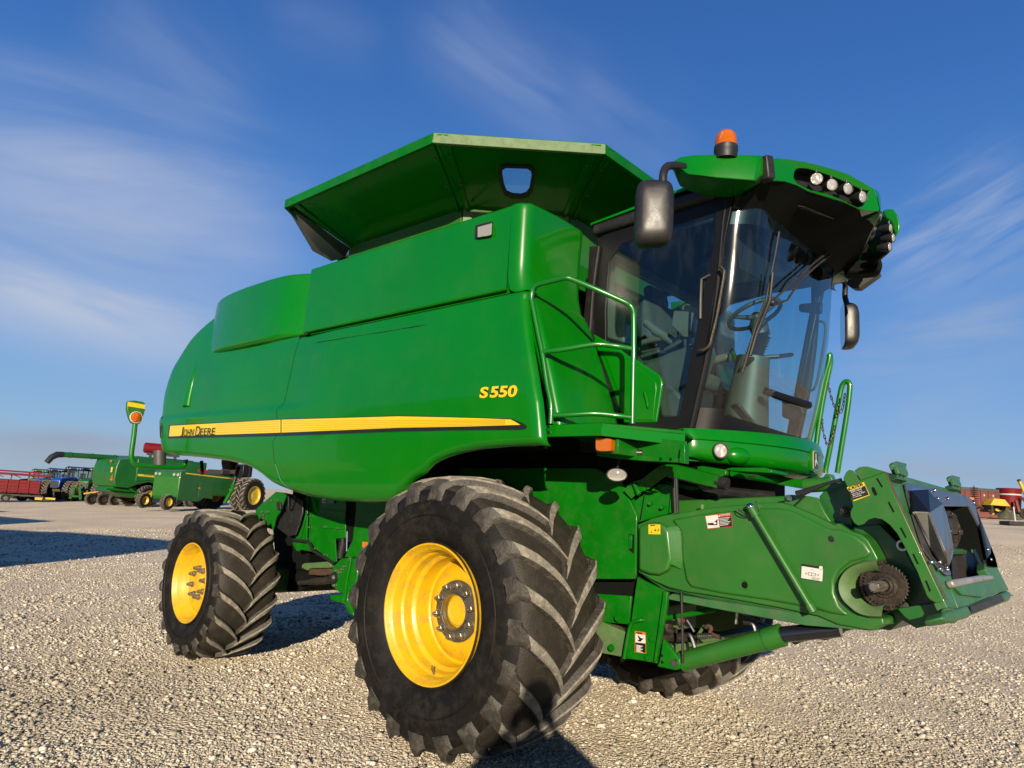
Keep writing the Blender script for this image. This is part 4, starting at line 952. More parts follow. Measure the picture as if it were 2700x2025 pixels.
# near railing
def pipe(name, k, pts, y, r=.0165, par=H, mat='rail_green', n=5):
    P = [V3(Y(k, p[0], p[1], p[2] if len(p) > 2 else y)) for p in pts]; return MB().tube(smooth_path(P, n) if n else P, r, 14).build(name, mat, par, angle=60)
yr_ = .10
rl = MB(); 
def sp(pts): return smooth_path([V3(Y('d', a, b, y)) for a, b, y in pts], 5)
rl.tube(sp([(1112,1292,.10),(1116,1210,.10),(1112,1130,.10),(1085,1000,.10),(1055,800,.10),(1020,630,.10),(985,450,.10),(972,380,.10),(980,320,.10),(1010,283,.10),(1080,262,.10),(1190,235,.10),(1225,229,.10),(1270,240,.12),(1450,315,.20),(1640,400,.30),(1690,430,.33),(1712,465,.34),(1717,520,.34),(1717,700,.34),(1712,1000,.34),(1707,1292,.34)]), .0165, 14)
rl.build('railing', 'rail_green', H, angle=60)
pipe('railing_bar', 'd', [(1055,768,.10),(1200,750,.13),(1400,717,.20),(1490,714,.24),(1600,728,.30),(1712,747,.34)], 0)
pipe('railing_bar', 'd', [(1112,1232,.10),(1250,1226,.14),(1400,1218,.20),(1500,1222,.25),(1600,1234,.30),(1707,1247,.34)], 0)
# far-side ladder rails with safety chains
yr_ = 3.15
pipe('ladder_rail', 'z7', [(1908,1345,yr_),(1912,1310,yr_),(1935,1200,yr_),(1990,900,yr_),(2010,800,yr_),(2025,765,yr_),(2045,752,yr_),(2062,762,yr_),(2066,800,yr_),(2050,940,yr_),(2010,1190,yr_),(1985,1345,yr_)], 0, .022, mat='rail_green')
pipe('ladder_rail', 'z7', [(1800,1150,2.95),(1850,950,2.95),(1890,760,2.95),(1925,640,2.95),(1935,585,2.95),(1928,575,2.95)], 0, .022)
pipe('ladder_rail', 'z7', [(1845,1190,3.05),(1870,1000,3.05),(1905,800,3.05),(1938,650,3.05),(1940,590,3.05),(1932,575,3.05)], 0, .022)
pipe('floor_rail', 'z7', [(1300,545,2.75),(1345,650,2.75),(1410,840,2.75)], 0, .022, n=0)
def chain(k, pts, y):
    P = smooth_path([V3(Y(k, a, b, y)) for a, b in pts], 8); L = 0; mb = MB(); D = [0]
    for a, b in zip(P[:-1], P[1:]): D.append(D[-1]+float(np.linalg.norm(b-a)))
    nl = int(D[-1]/.034); P = np.array(P)
    for q in range(nl+1):
        s = q*.034; p = np.array([np.interp(s, D, P[:, i]) for i in range(3)]); p2 = np.array([np.interp(s+.01, D, P[:, i]) for i in range(3)])
        d = Vector(p2-p); 
        if d.length < 1e-6: break
        d.normalize(); sd = d.cross(Vector((.3,.2,.9) if q % 2 else (.9,-.4,.1))).normalized()
        mb.tube([Vector(p)+d*(.022*math.cos(a))+sd*(.0105*math.sin(a)) for a in np.linspace(0, 2*PI, 9)], .0042, 5, cap=False)
    mb.build('safety_chain', 'dark_metal', H)
chain('z7', [(1925,760),(1945,850),(1970,920),(1998,955),(2020,920),(2035,830)], 3.05); chain('z7', [(1888,1010),(1895,1080),(1925,1165),(1955,1110),(1968,1050)], 3.05)
# ------------------------------------------------------------------ chassis
def pp(name, k, pts, y, th, mat='green_frame', bev=.004, par=H, **kw): return MB().prism([Y(k, a, b, y) for a, b in pts], (0, th, 0)).build(name, mat, par, bev, **kw)
def bolt(k, a, b, y, r=.014, mat='green_frame', par=H, n=6): return MB().lathe([(.0,r*1.5),(-.004,r*1.45),(-.005,r),(-.016,r*.95),(-.017,.0005)], Y(k, a, b, y), (0,1,0), 12).build('bolt', mat, par, angle=25)
pp('side_plate', 'i', [(-1600,740),(250,742),(400,745),(640,880),(765,935),(990,1440),(985,1659),(975,2300),(955,2360),(-1600,2360)], .80, .02)
pp('side_plate', 'z4', [(372,612),(408,617),(405,735),(375,712)], .797, .004, 'dark_inside', 0)
pp('handle_recess', 'z4', [(374,618),(395,620),(393,700),(376,705)], .795, .004, 'green_frame', .001)
pp('lower_plate', 'z4', [(-600,985),(165,985),(390,1000),(372,1176),(160,1158),(-600,1150)], .84, .02)
pp('lower_beam', 'z4', [(-800,1250),(170,1270),(338,1300),(325,1376),(150,1340),(-800,1300)], .86, .05)
MB().tube([Y('z4', 230,1160,.95), Y('z4',330,1290,.95)], .07, 14).build('axle_sleeve', 'rust', H)
pp('front_column', 'z4', [(428,880),(470,905),(615,975),(608,1060),(540,1410),(520,1412),(345,1388),(352,1330),(385,1180),(412,980)], .80, .03)
pp('column_flange', 'z4', [(590,965),(616,975),(608,1060),(543,1412),(528,1410)], .772, .03)
pp('upper_column', 'z4', [(385,395),(455,375),(470,355),(560,300),(650,302),(648,330),(640,482),(560,500),(435,540),(400,430)], .83, .02)
pp('upper_column_edge', 'z4', [(640,302),(652,300),(640,480),(622,484)], .81, .03)
pp('upper_gusset', 'z4', [(468,368),(472,372),(448,520),(440,530)], .826, .004, 'dark_inside', 0)
for (a, b, k) in ((515,418,'z4'), (588,442,'z4')): MB().tube([Y(k, a, b, .83), Y(k, a-10, b+3, .79)], .012, 8).build('bolt', 'green_frame', H)
for (a, b) in ((375,1358),(495,1384),(522,1268),(306,1137),(266,1322)): bolt('z4', a, b, .80, .016)
wl = MB().prism([Y('z4', a, b, .797) for a, b in [(412,1217),(478,1226),(481,1358),(412,1350)]], (0,.003,0)).build('warning_label', 'orange_decal', H)
MB().prism([Y('z4', a, b, .7945) for a, b in [(416,1236),(476,1243),(477,1295),(416,1288)]], (0,.0025,0)).build('label_field', 'white_decal', wl)
MB().prism([Y('z4', a, b, .7945) for a, b in [(416,1290),(477,1297),(478,1354),(416,1346)]], (0,.0025,0)).build('label_field', 'black_decal', wl)
MB().prism([Y('z4', a, b, .792) for a, b in [(430,1244),(450,1262),(468,1266),(456,1274),(448,1284),(428,1280),(440,1268),(432,1256)]], (0,.0025,0)).build('pictogram', 'black_decal', wl)
text('label_heading', 'WARNING', 'black_decal', wl, Y('z4', 421, 1232, .7945), (1,0,0), (0,0,1), .010, .044)
for q in range(7): a = Y('z4', 421, 1305+q*6.3, .793); MB().bb((a[0],a[1],a[2]-.0022),(a[0]+.045-.008*(q % 3),a[1]+.002,a[2]+.0018)).build('fine_print', 'white_decal', wl)
pp('pivot_lug', 'z4', [(588,1265),(640,1330),(692,1395),(696,1430),(685,1455),(665,1463),(550,1440),(566,1400)], .79, .03, bev=.006)
MB().lathe([(-.012,.0005),(-.012,.020),(-.008,.022),(0,.022)], Y('z4', 661, 1418, .79), (0,1,0), 20).build('pivot_pin', 'steel', H)
for p in ((583,1371),(585,1412)): MB().lathe([(-.003,.009),(-.003,.0005)], Y('z4', *p, .789), (0,1,0), 12).build('hole', 'dark_inside', H)
pipe('step_rail', 'z4', [(345,1390,.78),(362,1290,.78),(382,1190,.78),(400,1163,.78),(440,1150,.78),(470,1150,.80)], 0, .012, mat='green_frame')
# arched arm reaching under the cab
arm = smooth_path([Y('z4', a, b, .78) for a, b in [(372,362),(420,318),(480,300),(545,250),(610,212),(700,225),(820,255),(935,283)]], 3)
mb = MB()
for a, b in zip(arm[:-1], arm[1:]): mb.bar(V3(a), V3(b), .035, .075, up=(0,-.2,1))
mb.build('arched_arm', 'green_frame', H)
MB().tube([Y('z4',925,285,.80), Y('z4',990,300,.80)], .038, 14).build('arm_end', 'black_plastic', H)
pp('arm_bracket', 'z4', [(395,300),(412,293),(440,355),(425,372)], .73, .03); pp('arm_bracket', 'z4', [(470,325),(492,345),(535,340),(530,330),(510,352),(475,345)], .77, .04)
pp('cross_rail', 'e', [(555,405),(820,372),(1110,420),(1110,505),(1000,520),(700,455),(555,425)], 1.0, .04)
pp('step_shelf', 'e', [(1105,405),(1180,393),(1590,393),(1682,420),(1682,462),(1540,455),(1250,440),(1105,425)], .86, .25, bev=.012)
MB().tube(smooth_path([Y('e', a, b, .95) for a, b in [(1395,475),(1390,495),(1405,510),(1470,512),(1490,500),(1488,480)]], 3), .005, 8).build('loop_handle', 'steel', H)
pp('cab_cross_member', 'e', [(1300,470),(2120,545),(2090,630),(1960,640),(1500,560),(1300,520)], 1.7, .5)
MB().tube([(1.55,1.1,1.87), (1.62,2.5,1.87)], .03, 10).build('cross_tube', 'green_frame', H)
pp('link_bar', 'e', [(315,570),(350,560),(820,650),(660,680),(480,625)], .95, .02); 
for a, b, r in ((462,470,.014), (490,520,.010)):
    MB().tube([Y('e', a, 520, .76), Y('e', a+18, 960, .77)], r, 8).build('hydraulic_hose', 'black_plastic', H)
MB().tube([Y('e', 810, 855, .9), Y('e', 812, 915, .9)], .012, 10).build('guide_pin', 'green_dust', H)
MB().tube(smooth_path([Y('e', a, b, 1.1) for a, b in [(520,720),(800,740),(1100,700),(1300,720),(1700,760)]], 4), .035, 10).build('hydraulic_hose', 'black_plastic', H)
MB().tube(smooth_path([Y('e', a, b, 1.2) for a, b in [(600,860),(900,900),(1100,880),(1500,900)]], 4), .04, 10).build('hydraulic_hose', 'black_plastic', H)
# dark machinery behind the plates
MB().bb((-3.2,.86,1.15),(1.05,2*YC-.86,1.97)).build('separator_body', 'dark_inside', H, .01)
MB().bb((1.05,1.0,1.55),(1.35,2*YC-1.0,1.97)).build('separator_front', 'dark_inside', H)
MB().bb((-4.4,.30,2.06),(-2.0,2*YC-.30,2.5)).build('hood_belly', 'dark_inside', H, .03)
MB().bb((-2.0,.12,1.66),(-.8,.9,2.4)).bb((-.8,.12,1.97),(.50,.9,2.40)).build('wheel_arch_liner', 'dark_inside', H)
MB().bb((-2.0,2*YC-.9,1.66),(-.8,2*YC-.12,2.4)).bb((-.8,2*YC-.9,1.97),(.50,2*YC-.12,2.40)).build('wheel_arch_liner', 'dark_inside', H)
# front axle
MB().tube([(0,.50,HF),(0,2*YC-.50,HF)], .16, 20).bb((-.18,.80,.62),(.26,2*YC-.80,1.10)).build('front_axle', 'green_frame', H, .02)
mb = MB().prism([(.30,.82,.66),(1.28,.86,.68),(1.28,.86,.76),(.35,.82,.95)], (0,.05,0)); mb.join(MB().prism([(.30,.82,.66),(1.28,.86,.68),(1.28,.86,.76),(.35,.82,.95)], (0,.05,0)).mirror()); mb.bb((1.10,.9,.70),(1.22,2*YC-.9,.78)); mb.build('lower_frame', 'green_dust', H, .006)
MB().prism([V3(Y('g', a, b, 1.02)) for a, b in [(540,1010),(620,955),(660,930),(1160,838),(1225,850),(980,905),(700,985),(560,1030)]], (0,.08,0)).build('frame_rail', 'green_dust', H, .006)
MB().bb((.5,1.1,.80),(1.0,1.7,.98)).bb((.42,1.0,.95),(.70,1.4,1.12)).build('gearbox', 'green_dust', H, .02)
pp('linkage_plate', 'g', [(655,830),(735,712),(752,715),(755,745),(715,800),(700,870),(670,900)], 1.05, .015, 'green_dust')
for (p, r, m) in (([(540,832),(580,818),(610,850),(640,930),(652,985)], .014, 'steel'), ([(1195,690),(1240,685),(1290,700),(1315,740),(1325,790)], .012, 'steel'), ([(310,640),(420,620),(600,590),(880,535)], .016, 'green_frame'), ([(770,740),(800,725),(830,750),(820,800),(860,830),(920,850)], .013, 'rust'), ([(560,660),(600,720),(640,790)], .010, 'steel'), ([(1120,520),(1105,700)], .010, 'steel')):
    MB().tube(smooth_path([Y('g', a, b, 1.0) for a, b in p], 4), r, 8).build('hydraulic_line', m, H)
mb = MB(); a = V3(Y('g', 690, 838, .98)); b = V3(Y('g', 830, 835, .98))
for q in range(7): mb.lathe([(-.006,.010),(0,.018),(.006,.010)], a.lerp(b, q/6), b-a, 12)
mb.build('coil_spring', 'steel', H)
for (p, r) in (([(340,700),(350,780),(430,800)], .03), ([(300,850),(420,860),(540,850)], .028), ([(470,640),(480,700),(500,720)], .022)):
    MB().tube([Y('g', a, b, 1.0) for a, b in p], r, 10).build('hydraulic_fitting', 'dark_metal', H)
MB().tube([Y('g', 498, 350, .79), Y('g', 506, 640, .79), Y('g', 512, 1140, .79)], .008, 8).build('hanging_cable', 'black_plastic', H)
MB().ball(Y('g', 480, 660, 1.02), .03, 8).build('cap_fitting', 'red_decal', H)
MB().bb((-.2,.9,.98),(1.0,2*YC-.9,1.2)).build('belly_pan', 'dark_inside', H)
# lift cylinder
for mir in (0, 1):
    A, B, C_, D = V3(Y('z4', 722, 1405, .86)), V3(Y('z4', 1255, 1265, .88)), V3(Y('z4', 1335, 1240, .885)), V3(Y('z5', 270, 1540, .92))
    ms = [MB().tube([A, B], .056, 24), MB().tube([B-(C_-B)*.3, C_], .062, 24), MB().tube([C_, D+(D-C_)*.2], .043, 24), MB().tube([A-(B-A)*.02, A+(B-A)*.02], .062, 20)]
    if mir: ms = [m.mirror() for m in ms]
    c_ = ms[0].build('lift_cylinder', 'green_plastic', H, angle=50); ms[1].build('cylinder_head', 'green_plastic', c_, angle=50); ms[2].build('cylinder_rod', 'black_shiny', c_, angle=50); ms[3].build('cylinder_foot', 'green_plastic', c_)
# ------------------------------------------------------------------ feeder house
fh = [(.95,1.18),(.98,1.66),(1.9,1.73),(2.42,1.70),(2.60,1.20),(2.46,1.06),(1.4,1.10)]
MB().prism([(x,.98,z) for x, z in fh], (0,2*(YC-.98),0)).build('feeder_house', 'green_plastic', H, .01)
def at4(pts, y): return [Y('z4', a, b, y) for a, b in pts]
def at5(pts, y): return [Y('z5', a, b, y) for a, b in pts]
ys_ = .78
top = at4([(430,552),(470,535),(520,512),(600,492),(700,478),(830,455),(960,440),(1120,424),(1230,415),(1330,415),(1400,438),(1520,490),(1655,555)], ys_)
rt = at5([(330,690),(440,760),(520,785),(570,830),(610,900),(645,965),(648,990),(625,1003),(540,990),(450,1020),(385,1065),(345,1125),(330,1185),(340,1250),(370,1310),(430,1370),(490,1415),(560,1440),(640,1435),(690,1450),(697,1500),(600,1548),(330,1500)], ys_)
bt = at4([(1560,1125),(1300,1070),(1000,1015),(880,995),(740,975),(620,945),(520,900),(432,850)], ys_)
shell_o = top+rt+bt
MB().prism(shell_o, (0,.18,0)).build('feeder_cover', 'green_plastic', H, .022, segs=4, angle=40)
# the raised field of the moulded cover
rf = at4([(640,520),(830,485),(1120,455),(1300,447),(1400,470),(1640,585)], ys_-.018)+at5([(330,735),(470,790),(545,850),(600,930),(560,965),(430,1000),(340,1070),(300,1150),(300,1250),(340,1350),(420,1430)], ys_-.018)+at4([(1640,1110),(1540,1080),(1240,1025),(960,985),(760,945),(730,900),(705,770),(698,600)], ys_-.018)
cov = MB().prism(rf, (0,.03,0)).build('feeder_cover', 'green_plastic', H, .018, segs=4, angle=40)
MB().prism(at4([(434,562),(480,542),(540,535),(590,555),(620,592),(640,764),(615,840),(560,868),(500,862),(434,838)], ys_-.045), (0,.05,0)).build('cover_shoulder', 'green_plastic', H, .018, segs=4, angle=40)
fa_ = [at4([(612,572)], ys_-.032)[0], at4([(622,604)], ys_-.040)[0], at4([(640,758)], ys_-.040)[0], at4([(636,800)], ys_-.03)[0]]; fb_ = [at4([(680,560)], ys_-.014)[0], at4([(696,604)], ys_-.014)[0], at4([(708,770)], ys_-.014)[0], at4([(700,830)], ys_-.012)[0]]
MB().grid([[tuple(a_) for a_ in fa_], [tuple(b_) for b_ in fb_], [tuple(b_+np.array([.02,.03,0])) for b_ in fb_]]).build('pressed_facet', 'green_plastic', cov, angle=24)
MB().prism(at4([(432,850),(520,900),(620,945),(740,978),(1000,1018),(1300,1073),(1560,1128)], ys_+.02)+[V3(p) for p in at4([(1620,1190),(1300,1130),(1060,1085),(900,1050),(820,1010),(740,992),(600,965)], ys_+.05)], (0,.03,0)).build('cover_skirt', 'green_worn', H, .004)
MB().prism([(1.25,.80,1.075),(1.6,.80,1.06),(2.1,.80,1.045),(2.44,.80,1.07),(2.42,.80,1.10),(1.3,.80,1.11)], (0,2*(YC-.80),0)).build('feeder_floor', 'green_worn', H, .004)
# C-shaped guard lip around the drive sprocket
lip = smooth_path(at5([(645,985),(560,985),(450,1020),(385,1065),(345,1125),(330,1185),(340,1250),(370,1310),(430,1370),(490,1415),(570,1442),(690,1450)], ys_-.01), 3)
cs = V3(Y('z5', 700, 1190, ys_)); G = []
for p in lip:
    p = V3(p); r = (cs-p); r.y = 0; r.normalize(); G.append([tuple(p), tuple(p+r*.012+Vector((0,-.028,0))), tuple(p+r*.055+Vector((0,-.010,0))), tuple(p+r*.075+Vector((0,.10,0)))])
MB().grid(G).build('guard_lip', 'green_dust', H, angle=70)
pp('gear_backing', 'z5', [(600,1010),(640,990),(700,1000),(900,1150),(860,1330),(700,1420),(560,1400),(500,1200)], .90, .01, 'dark_inside', 0)
# sprocket, shaft and chain
sc_ = V3(Y('z5', 706, 1188, .80)); R0 = .108; nt = 36; out = []
for q in range(nt*4):
    a = 2*PI*q/(nt*4); r = R0*(1.0 if q % 4 in (0, 1) else .93); out.append(sc_+Vector((r*math.cos(a), 0, r*math.sin(a))))
spk = MB().prism(out, (0,.016,0)).build('drive_sprocket', 'drum_metal', H, .0015, angle=20)
MB().lathe([(0,.062),(-.012,.060),(-.014,.045),(-.030,.042),(-.032,.030)], sc_, (0,1,0), 28).build('sprocket_hub', 'drum_metal', spk, angle=30)
tip = V3(Y('z5', 545, 1215, .57)); mb = MB(); d = (tip-sc_)
d = Vector((0,-1,0)); mb.lathe([(0,.024),(-.19,.0235),(-.20,.018),(-.20,.0005)], sc_, (0,1,0), 24)
for q in range(12): a = 2*PI*q/12; mb.bar(sc_+Vector((.0235*math.cos(a),-.05,.0235*math.sin(a))), sc_+Vector((.0235*math.cos(a),-.19,.0235*math.sin(a))), .006, .006)
mb.build('splined_shaft', 'bolt_zinc', spk, angle=30)
mb = MB()
for q in range(26):
    a = R_(95)+q*R_(190)/25; c = sc_+Vector((.112*math.cos(a), .01, .112*math.sin(a))); mb.lathe([(-.018,.008),(.018,.008),(.018,.0005)], c, (0,1,0), 8); mb.lathe([(-.018,.0005),(-.018,.008)], c, (0,1,0), 8)
mb.build('drive_chain', 'drum_metal', spk)
# telescopic strut lying on the cover
s0, s1 = V3(Y('z4', 1150, 470, .725)), V3(Y('z4', 1512, 1075, .725)); v = (s1-s0)
st = MB().tube([s0, s1], .017, 14).build('strut', 'green_plastic', H, angle=50); MB().tube([s0-v*.03, s0+v*.06], .025, 14).build('strut_collar', 'green_plastic', st); MB().tube([s1-v*.03, s1+v*.04], .023, 14).build('strut_collar', 'green_plastic', st)
MB().ball(s0-v*.05, .022, 8).build('strut_pin', 'chrome', st)
MB().tube(smooth_path([Y('z4', a, b, .72) for a, b in [(1050,445),(1060,480),(1110,498),(1160,485),(1190,462),(1180,420),(1165,408)]], 4), .0028, 6).build('lanyard', 'black_plastic', st)
MB().tube(smooth_path([Y('z4', a, b, .72) for a, b in [(1050,448),(1075,470),(1120,492),(1185,485)]], 4), .0028, 6).build('lanyard', 'black_plastic', st)
# labels on the cover
lb = MB().prism(at4([(850,497),(1013,477),(1023,565),(866,581)], ys_-.0205), (0,.002,0)).build('danger_label', 'red_decal', cov)
MB().prism(at4([(853,501),(930,491),(941,569),(868,577)], ys_-.0225), (0,.002,0)).build('label_field', 'white_decal', lb)
MB().prism(at4([(935,509),(1012,499),(1019,561),(944,569)], ys_-.0225), (0,.002,0)).build('label_field', 'black_decal', lb)
for ps in ([(868,545),(905,540),(928,518),(927,556),(880,556)], [(868,540),(890,548),(868,558),(866,552),(878,548),(866,544)]): MB().prism(at4(ps, ys_-.0245), (0,.002,0)).build('pictogram', 'black_decal', lb)
MB().prism(at4([(900,540),(918,536),(922,548),(908,551)], ys_-.026), (0,.002,0)).build('pictogram', 'white_decal', lb)
q0 = V3(Y('z4', 948, 501, ys_-.0225)); q1 = V3(Y('z4', 1007, 494, ys_-.0225)); text('label_heading', 'DANGER', 'white_decal', lb, q0, q1-q0, (0,0,1), .0125, (q1-q0).length)
MB().prism(at4([(934,503),(940,491),(946,502)], ys_-.0225), (0,.002,0)).build('alert_triangle', 'white_decal', lb)
for q in range(6):
    a = V3(Y('z4', 939+q*1.1, 515+q*8.6, ys_-.0245)); b = V3(Y('z4', 1006+q*1.1-(q % 3)*8, 507+q*8.6+(q % 3), ys_-.0245)); MB().bar(a, b, .0016, .0030).build('fine_print', 'white_decal', lb)
lb = MB().prism(at4([(497,552),(570,552),(571,614),(497,612)], ys_-.048), (0,.002,0)).build('service_label', 'label_yellow', H)
for ps in ([(508,556),(535,555),(538,560),(510,562)], [(535,583),(545,583),(545,592),(535,592)], [(512,596),(518,596),(518,604),(512,604)], [(552,590),(562,580),(564,584),(554,596)]): MB().prism(at4(ps, ys_-.050), (0,.002,0)).build('label_mark', 'black_decal', lb)
lb = MB().prism(at5([(38,1014),(216,1043),(209,1161),(33,1133)], ys_-.0205), (0,.002,0)).build('diagram_label', 'black_decal', cov)
MB().prism(at5([(42,1033),(211,1060),(205,1156),(37,1128)], ys_-.0225), (0,.002,0)).build('label_field', 'white_decal', lb)
def ln(a, b, w=.0012, m='black_decal'): MB().bar(V3(Y('z5', *a, ys_-.0245)), V3(Y('z5', *b, ys_-.0245)), .001, w).build('diagram_line', m, lb)
for a, b in (((95,1083),(150,1092)), ((95,1105),(150,1113)), ((95,1083),(95,1105)), ((150,1092),(150,1113)), ((72,1092),(95,1096)), ((150,1100),(178,1106)), ((75,1085),(75,1102)), ((176,1098),(175,1112)), ((120,1062),(136,1064)), ((122,1088),(122,1109))): ln(a, b)
for q in range(4): ln((120,1122+q*7), (190-q*5,1132+q*7), .0009)
MB().lathe([(-.002,.010),(-.002,.0005)], Y('z5', 196, 1048, ys_-.0205), (0,1,0), 12).build('label_mark', 'white_decal', lb)
for (a, b, r) in ((1095,930,.020),): MB().lathe([(0,.030),(-.003,.028),(-.002,.022),(.02,.018)], Y('z4', a, b, ys_-.019), (0,1,0), 24).build('access_hole', 'green_plastic', cov); MB().lathe([(-.001,.019),(-.001,.0005)], Y('z4', a+4, b, ys_-.02), (0,1,0), 20).build('access_hole_shadow', 'dark_inside', cov)
MB().prism(at5([(250,800),(270,790),(300,810),(305,830),(285,845),(258,835)], ys_-.022), (0,.004,0)).build('knob', 'black_plastic', cov, .002)
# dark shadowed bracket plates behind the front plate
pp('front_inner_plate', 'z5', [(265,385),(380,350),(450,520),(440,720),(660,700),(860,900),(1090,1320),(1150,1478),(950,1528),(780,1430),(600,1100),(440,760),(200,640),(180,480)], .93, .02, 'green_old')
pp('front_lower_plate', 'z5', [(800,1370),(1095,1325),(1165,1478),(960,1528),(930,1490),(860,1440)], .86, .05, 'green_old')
pp('corner_gusset', 'z5', [(1090,1322),(1150,1310),(1240,1460),(1160,1478)], .78, .02, 'green_plastic')
pp('top_link_plate', 'z4', [(1345,370),(1380,365),(1500,375),(1550,385),(1600,480),(1655,560),(1400,470),(1345,440)], .86, .03, 'green_plastic')
bolt('z4', 1377, 388, .85, .012, 'steel')
sidep = MB().prism(at5([(372,335),(395,285),(420,266),(450,275),(480,312),(512,352),(600,322),(650,303),(695,287),(930,790),(1165,1300),(1155,1318),(1110,1328),(1060,1300),(1035,1270),(960,1080),(870,900),(800,775),(740,705),(680,662),(620,650),(570,665),(535,700),(490,712),(455,690),(430,640),(428,600),(447,560),(440,520),(405,410)], .75), (0,.014,0)).build('front_side_plate', 'green_plastic', H, .003)
for (a, b, c, d) in ((640,335,683,405), (733,523,775,605), (830,728,872,808), (928,935,968,1018), (1030,1148,1065,1235)):
    MB().bar(V3(Y('z5', a, b, .748)), V3(Y('z5', c, d, .748)), .002, .007).build('plate_slot', 'dark_inside', sidep)
pp('plate_slot', 'z5', [(598,412),(608,402),(622,415),(640,455),(638,472),(622,470),(605,440)], .747, .004, 'dark_inside', 0, par=sidep)
MB().lathe([(-.02,.0005),(-.02,.014),(-.01,.016),(-.008,.028),(0,.030)], Y('z5', 395, 600, .86), (0,1,0), 16).build('pivot_bolt', 'dark_metal', H)
MB().lathe([(-.01,.0005),(-.01,.022),(0,.024)], Y('z5', 860, 1350, .92), (0,1,0), 16).build('pivot_bolt', 'steel', H)
MB().lathe([(0,.028),(0,.018),(.01,.018)], Y('z5', 840, 870, .92), (0,1,0), 20).build('bearing_ring', 'steel', H)
lb = MB().prism(at5([(400,408),(535,365),(583,470),(455,518)], .747), (0,.002,0)).build('caution_label', 'label_yellow', sidep)
MB().prism(at5([(416,437),(545,394),(576,467),(452,508)], .745), (0,.002,0)).build('label_field', 'black_decal', lb)
q0 = V3(Y('z5', 414, 434, .745)); q1 = V3(Y('z5', 538, 391, .745)); xd = (q1-q0); ud = V3(Y('z5', 400, 408, .745))-V3(Y('z5', 414, 434, .745))
text('label_heading', 'CAUTION', 'black_decal', lb, q0+xd*.14, xd, ud, .018, xd.length*.82); MB().prism([q0+xd*.02+Vector((0,-.001,0)), q0+xd*.12+Vector((0,-.001,0)), q0+xd*.07+ud.normalized()*.016+Vector((0,-.001,0))], (0,.001,0)).build('alert_triangle', 'black_decal', lb)
lnq = ['Header can fall.', 'Avoid crushing', 'injuries. Stay', 'clear when engine', 'is running.']
for q, s_ in enumerate(lnq):
    o = q0+xd*.09+(V3(Y('z5', 452, 508, .743))-V3(Y('z5', 416, 437, .743)))*((q+1.0)/5.4); o.y = .743
    text('label_line', s_, 'white_decal', lb, o, xd, ud, .0095 if 'g' in s_ else .008, xd.length*.80*len(s_)/17, depth=.0008)
MB().prism([V3(Y('z5', a, b, .742)) for a, b in ((510,352),(600,322),(690,288),(700,284),(560,240),(520,243),(490,262),(460,275))], (0,.30,0)).build('top_cover_plate', 'green_plastic', H, .004)
# ---- front frame of the feeder house, on its own slanting plane
P0 = V3(Y('z5',1165,1302,.75)); upv = (V3(Y('z5',696,287,.75))-P0).normalized(); fn = Vector((0,1,0)).cross(upv); fn = fn if fn.x > 0 else -fn
def FP(k, a, b, off=0): return onplane(k, a, b, P0+fn*off, fn)
def cy(p_): p_.y = max(p_.y, .767); return p_
def fpl(name, k, pts, off, th, mat, bev=.004, par=H, **kw): return MB().prism([cy(FP(k, a, b, off)) for a, b in pts], -fn*th).build(name, mat, par, bev, **kw)
fpl('front_frame', 'z5', [(697,284),(870,330),(990,760),(1140,1010),(1230,1110),(1290,1330),(1215,1400),(1160,1305),(930,800)], 0, .05, 'green_worn')
MB().tube([FP('z5', *q_, .002) for q_ in ((702,287),(820,540),(938,796),(1062,1048),(1188,1302))], .0065, 8).build('edge_weld', 'rust', H)
fpl('front_frame', 'z5', [(860,318),(1230,425),(1315,460),(1345,480),(1320,490),(1240,470),(870,375)], .004, .05, 'green_worn')
fpl('front_frame', 'z5', [(1230,1140),(1560,1095),(1590,1140),(1690,1225),(1600,1250),(1380,1345),(1290,1370),(1230,1220)], .004, .05, 'green_worn')
fpl('front_frame', 'z5', [(1500,1000),(1580,1010),(1690,1225),(1610,1240),(1500,1060)], .006, .05, 'green_worn')
fpl('lower_shield', 'z5', [(1240,1150),(1290,1180),(1570,1110),(1590,1130),(1560,1185),(1480,1280),(1320,1260),(1260,1200)], .02, .02, 'green_worn')
fpl('lower_lip', 'z5', [(1240,1140),(1490,1100),(1570,1105),(1580,1135),(1420,1165),(1270,1200)], .04, .04, 'plate_bare_lit', .012)
fpl('top_wear_plate', 'z5', [(862,380),(890,372),(1150,425),(1320,470),(1400,535),(1410,560),(1180,556),(1100,560),(940,560),(880,450)], .016, .01, 'plate_shiny')
fpl('right_wear_plate', 'z5', [(1335,470),(1385,490),(1430,570),(1550,880),(1548,940),(1515,985),(1525,1030),(1600,1040),(1580,960),(1555,900),(1540,860)], .02, .02, 'plate_shiny')
fpl('left_wear_plate', 'z5', [(868,400),(895,440),(945,600),(1020,780),(1130,1000),(1225,1070),(1235,1105),(1195,1110),(1120,1040),(1000,900),(930,640),(880,470)], .014, .01, 'plate_shiny')
